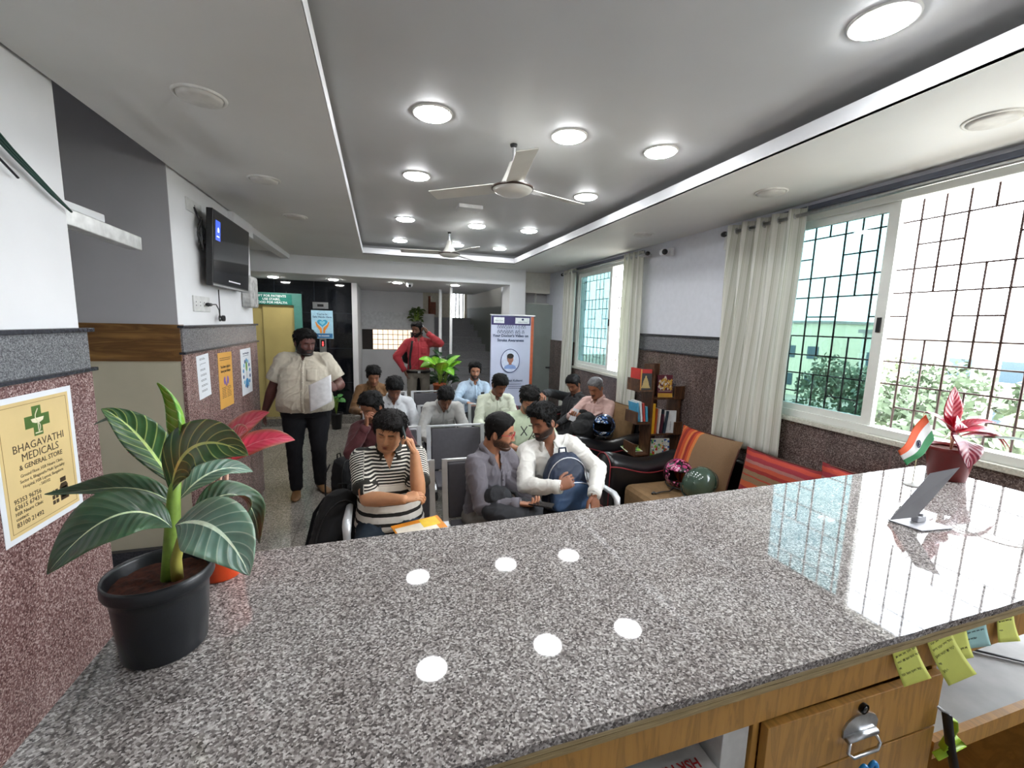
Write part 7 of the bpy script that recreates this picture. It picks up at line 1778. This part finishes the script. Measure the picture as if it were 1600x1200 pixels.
kinds = ['leafy green tree outside, ', 'pale green tree outside, ']
wh = ['right of the crimson plant through the open pane', 'seen through the open pane left of centre', 'behind the teal pane of the large window', 'at the right edge of the open pane', 'behind the nearer trees in the open pane', 'low in the middle of the open pane', 'far behind the teal pane', 'through the far window, distant', 'beyond the curtain between windows', 'far at the right edge of the view', 'through the left pane of the far window', 'far through the distant window']
for i, (x, y, h, r) in enumerate(TL_): tree(kinds[i % 2]+wh[i], x, y, h, r, i, (M_fol, M_fol2)[i % 2])
def house(label, x, y, w, d, h, m, seed):
    t = thing('building', label, 'building', (x, y, -4.5)); MB().box(0, d, 0, w, 0, h).build('wall', m, t); r_ = random.Random(seed)
    MB().box(-.2, d+.2, -.2, w+.2, h, h+.25).build('roof', plain('roof_grey', hexc('#8a8580'), .8), t)
    for i in range(int(w/2.4)):
        for k in range(int(h/2.8)): MB().box(-.05, .0, .8+i*2.4, 1.9+i*2.4, 1+k*2.8, 2.2+k*2.8).build('window', plain('far_glass', hexc('#3a4a54'), .2), t)
house('pale apartment building beyond the trees, seen through the teal pane', 34, 11, 12, 8, 6.4, plain('pale_facade', hexc('#c9c4b5'), .8), 1)
house('pinkish low building beyond the trees in the open pane', 38, -1, 10, 8, 5.6, plain('pink_facade', hexc('#c7a898'), .8), 2)
house('cream building far off through the distant window', 40, 30, 16, 8, 7.2, plain('cream_facade', hexc('#d0c8ae'), .8), 3)
for i, (x, y, c, l) in enumerate(((9.2, 1.4, '#3a7fb5', 'blue tarpaulin stall roof at street level, right of the crimson plant'), (10.2, 4.6, '#4a90b8', 'smaller blue stall roof at street level near the sash'))):
    t = thing('market_stall', l, 'stall', (x, y, -4.5)); MB().box(-.9, .9, -1.1, 1.1, 2.2, 2.26).add([(-.9, -1.1, 2.26), (.9, -1.1, 2.26), (.9, 1.1, 2.26), (-.9, 1.1, 2.26), (0, 0, 2.7)], [(0, 1, 4), (1, 2, 4), (2, 3, 4), (3, 0, 4)]).build('tarpaulin', plain('tarp_'+c, c, .6), t)
    for a in (-.85, .85):
        for b_ in (-1.05, 1.05): MB().cyl((a, b_, 0), .03, 2.2, 8).build('post', M_steel, t)
# =================== LAMPS ===================
M_lamp = emis('downlight_glow', (.965, .985, 1), LAMP)
M_lamp2 = emis('lobby_downlight_glow', (1, .98, .95), LAMP*1.5)
M_ring = plain('lamp_rim', (.75, .75, .72), .5)
def downlight(x, y, z, r, m, label, cat='ceiling light', group=None):
    t = thing('ceiling_light', label, cat, (x, y, z), 0, group)
    MB().lathe([(r+.014, 0), (r+.012, -.006), (r+.002, -.007), (r, -.003)], 40).build('rim', M_ring, t)
    MB().lathe([(r-.002, -.002), (r-.004, -.012), (r-.016, -.017), (.001, -.019)], 40).build('diffuser', m, t)
    return t
rows = [2.38, 3.37, 4.78, 6.03]; cols = [.275, 1.03, 1.63]
rn = ['row of the tray nearest the counter', 'second row of the tray', 'third row of the tray', 'farthest row of the tray']; cn = ['left', 'middle', 'right']
for i, y in enumerate(rows):
    for j, x in enumerate(cols):
        downlight(x, y, TZ, .088, M_lamp, 'round lit downlight, %s lamp in the %s' % (cn[j], rn[i]), group='lit downlights in the ceiling tray')
downlight(1.644, 1.184, TZ, .088, M_lamp, 'round lit downlight at the top right of the photo, nearest to the camera', group='lit downlights in the ceiling tray')
for x, l in ((.275, 'left'), (1.0, 'right')): downlight(x, 1.0 if l == 'left' else .98, TZ, .088, M_lamp, 'round lit downlight overhead at the near %s of the tray' % l, group='lit downlights in the ceiling tray')
for x, y, l in ((-1.6, 7.82, 'leftmost lobby downlight, above the lift doors'), (-.7, 7.72, 'lobby downlight in front of the black granite wall'), (.305, 7.69, 'lobby downlight beside the dome camera'), (1.268, 7.6, 'rightmost lobby downlight, in front of the white pole')):
    downlight(x, y, 2.497, .075, M_lamp2, l, group='downlights in the low lobby ceiling')
M_off = plain('unlit_diffuser', (.62, .61, .58), .5, bump=0)
for x, y, l in ((-.696, 2.232, 'unlit round light in the left ceiling strip, nearest'), (-.71, 3.35, 'unlit round light in the left ceiling strip, middle'), (-.70, 4.41, 'unlit round light in the left ceiling strip, farthest'),
                (2.464, 1.269, 'unlit round light in the right ceiling strip, nearest'), (2.463, 2.347, 'unlit round light in the right ceiling strip near the long curtain'), (2.469, 3.8, 'unlit round light in the right ceiling strip near the far window'), (2.62, 6.2, 'unlit round light in the right ceiling strip near the grey door')):
    downlight(x, y, CZ, .085, M_off, l, group='unlit round lights in the ceiling border')
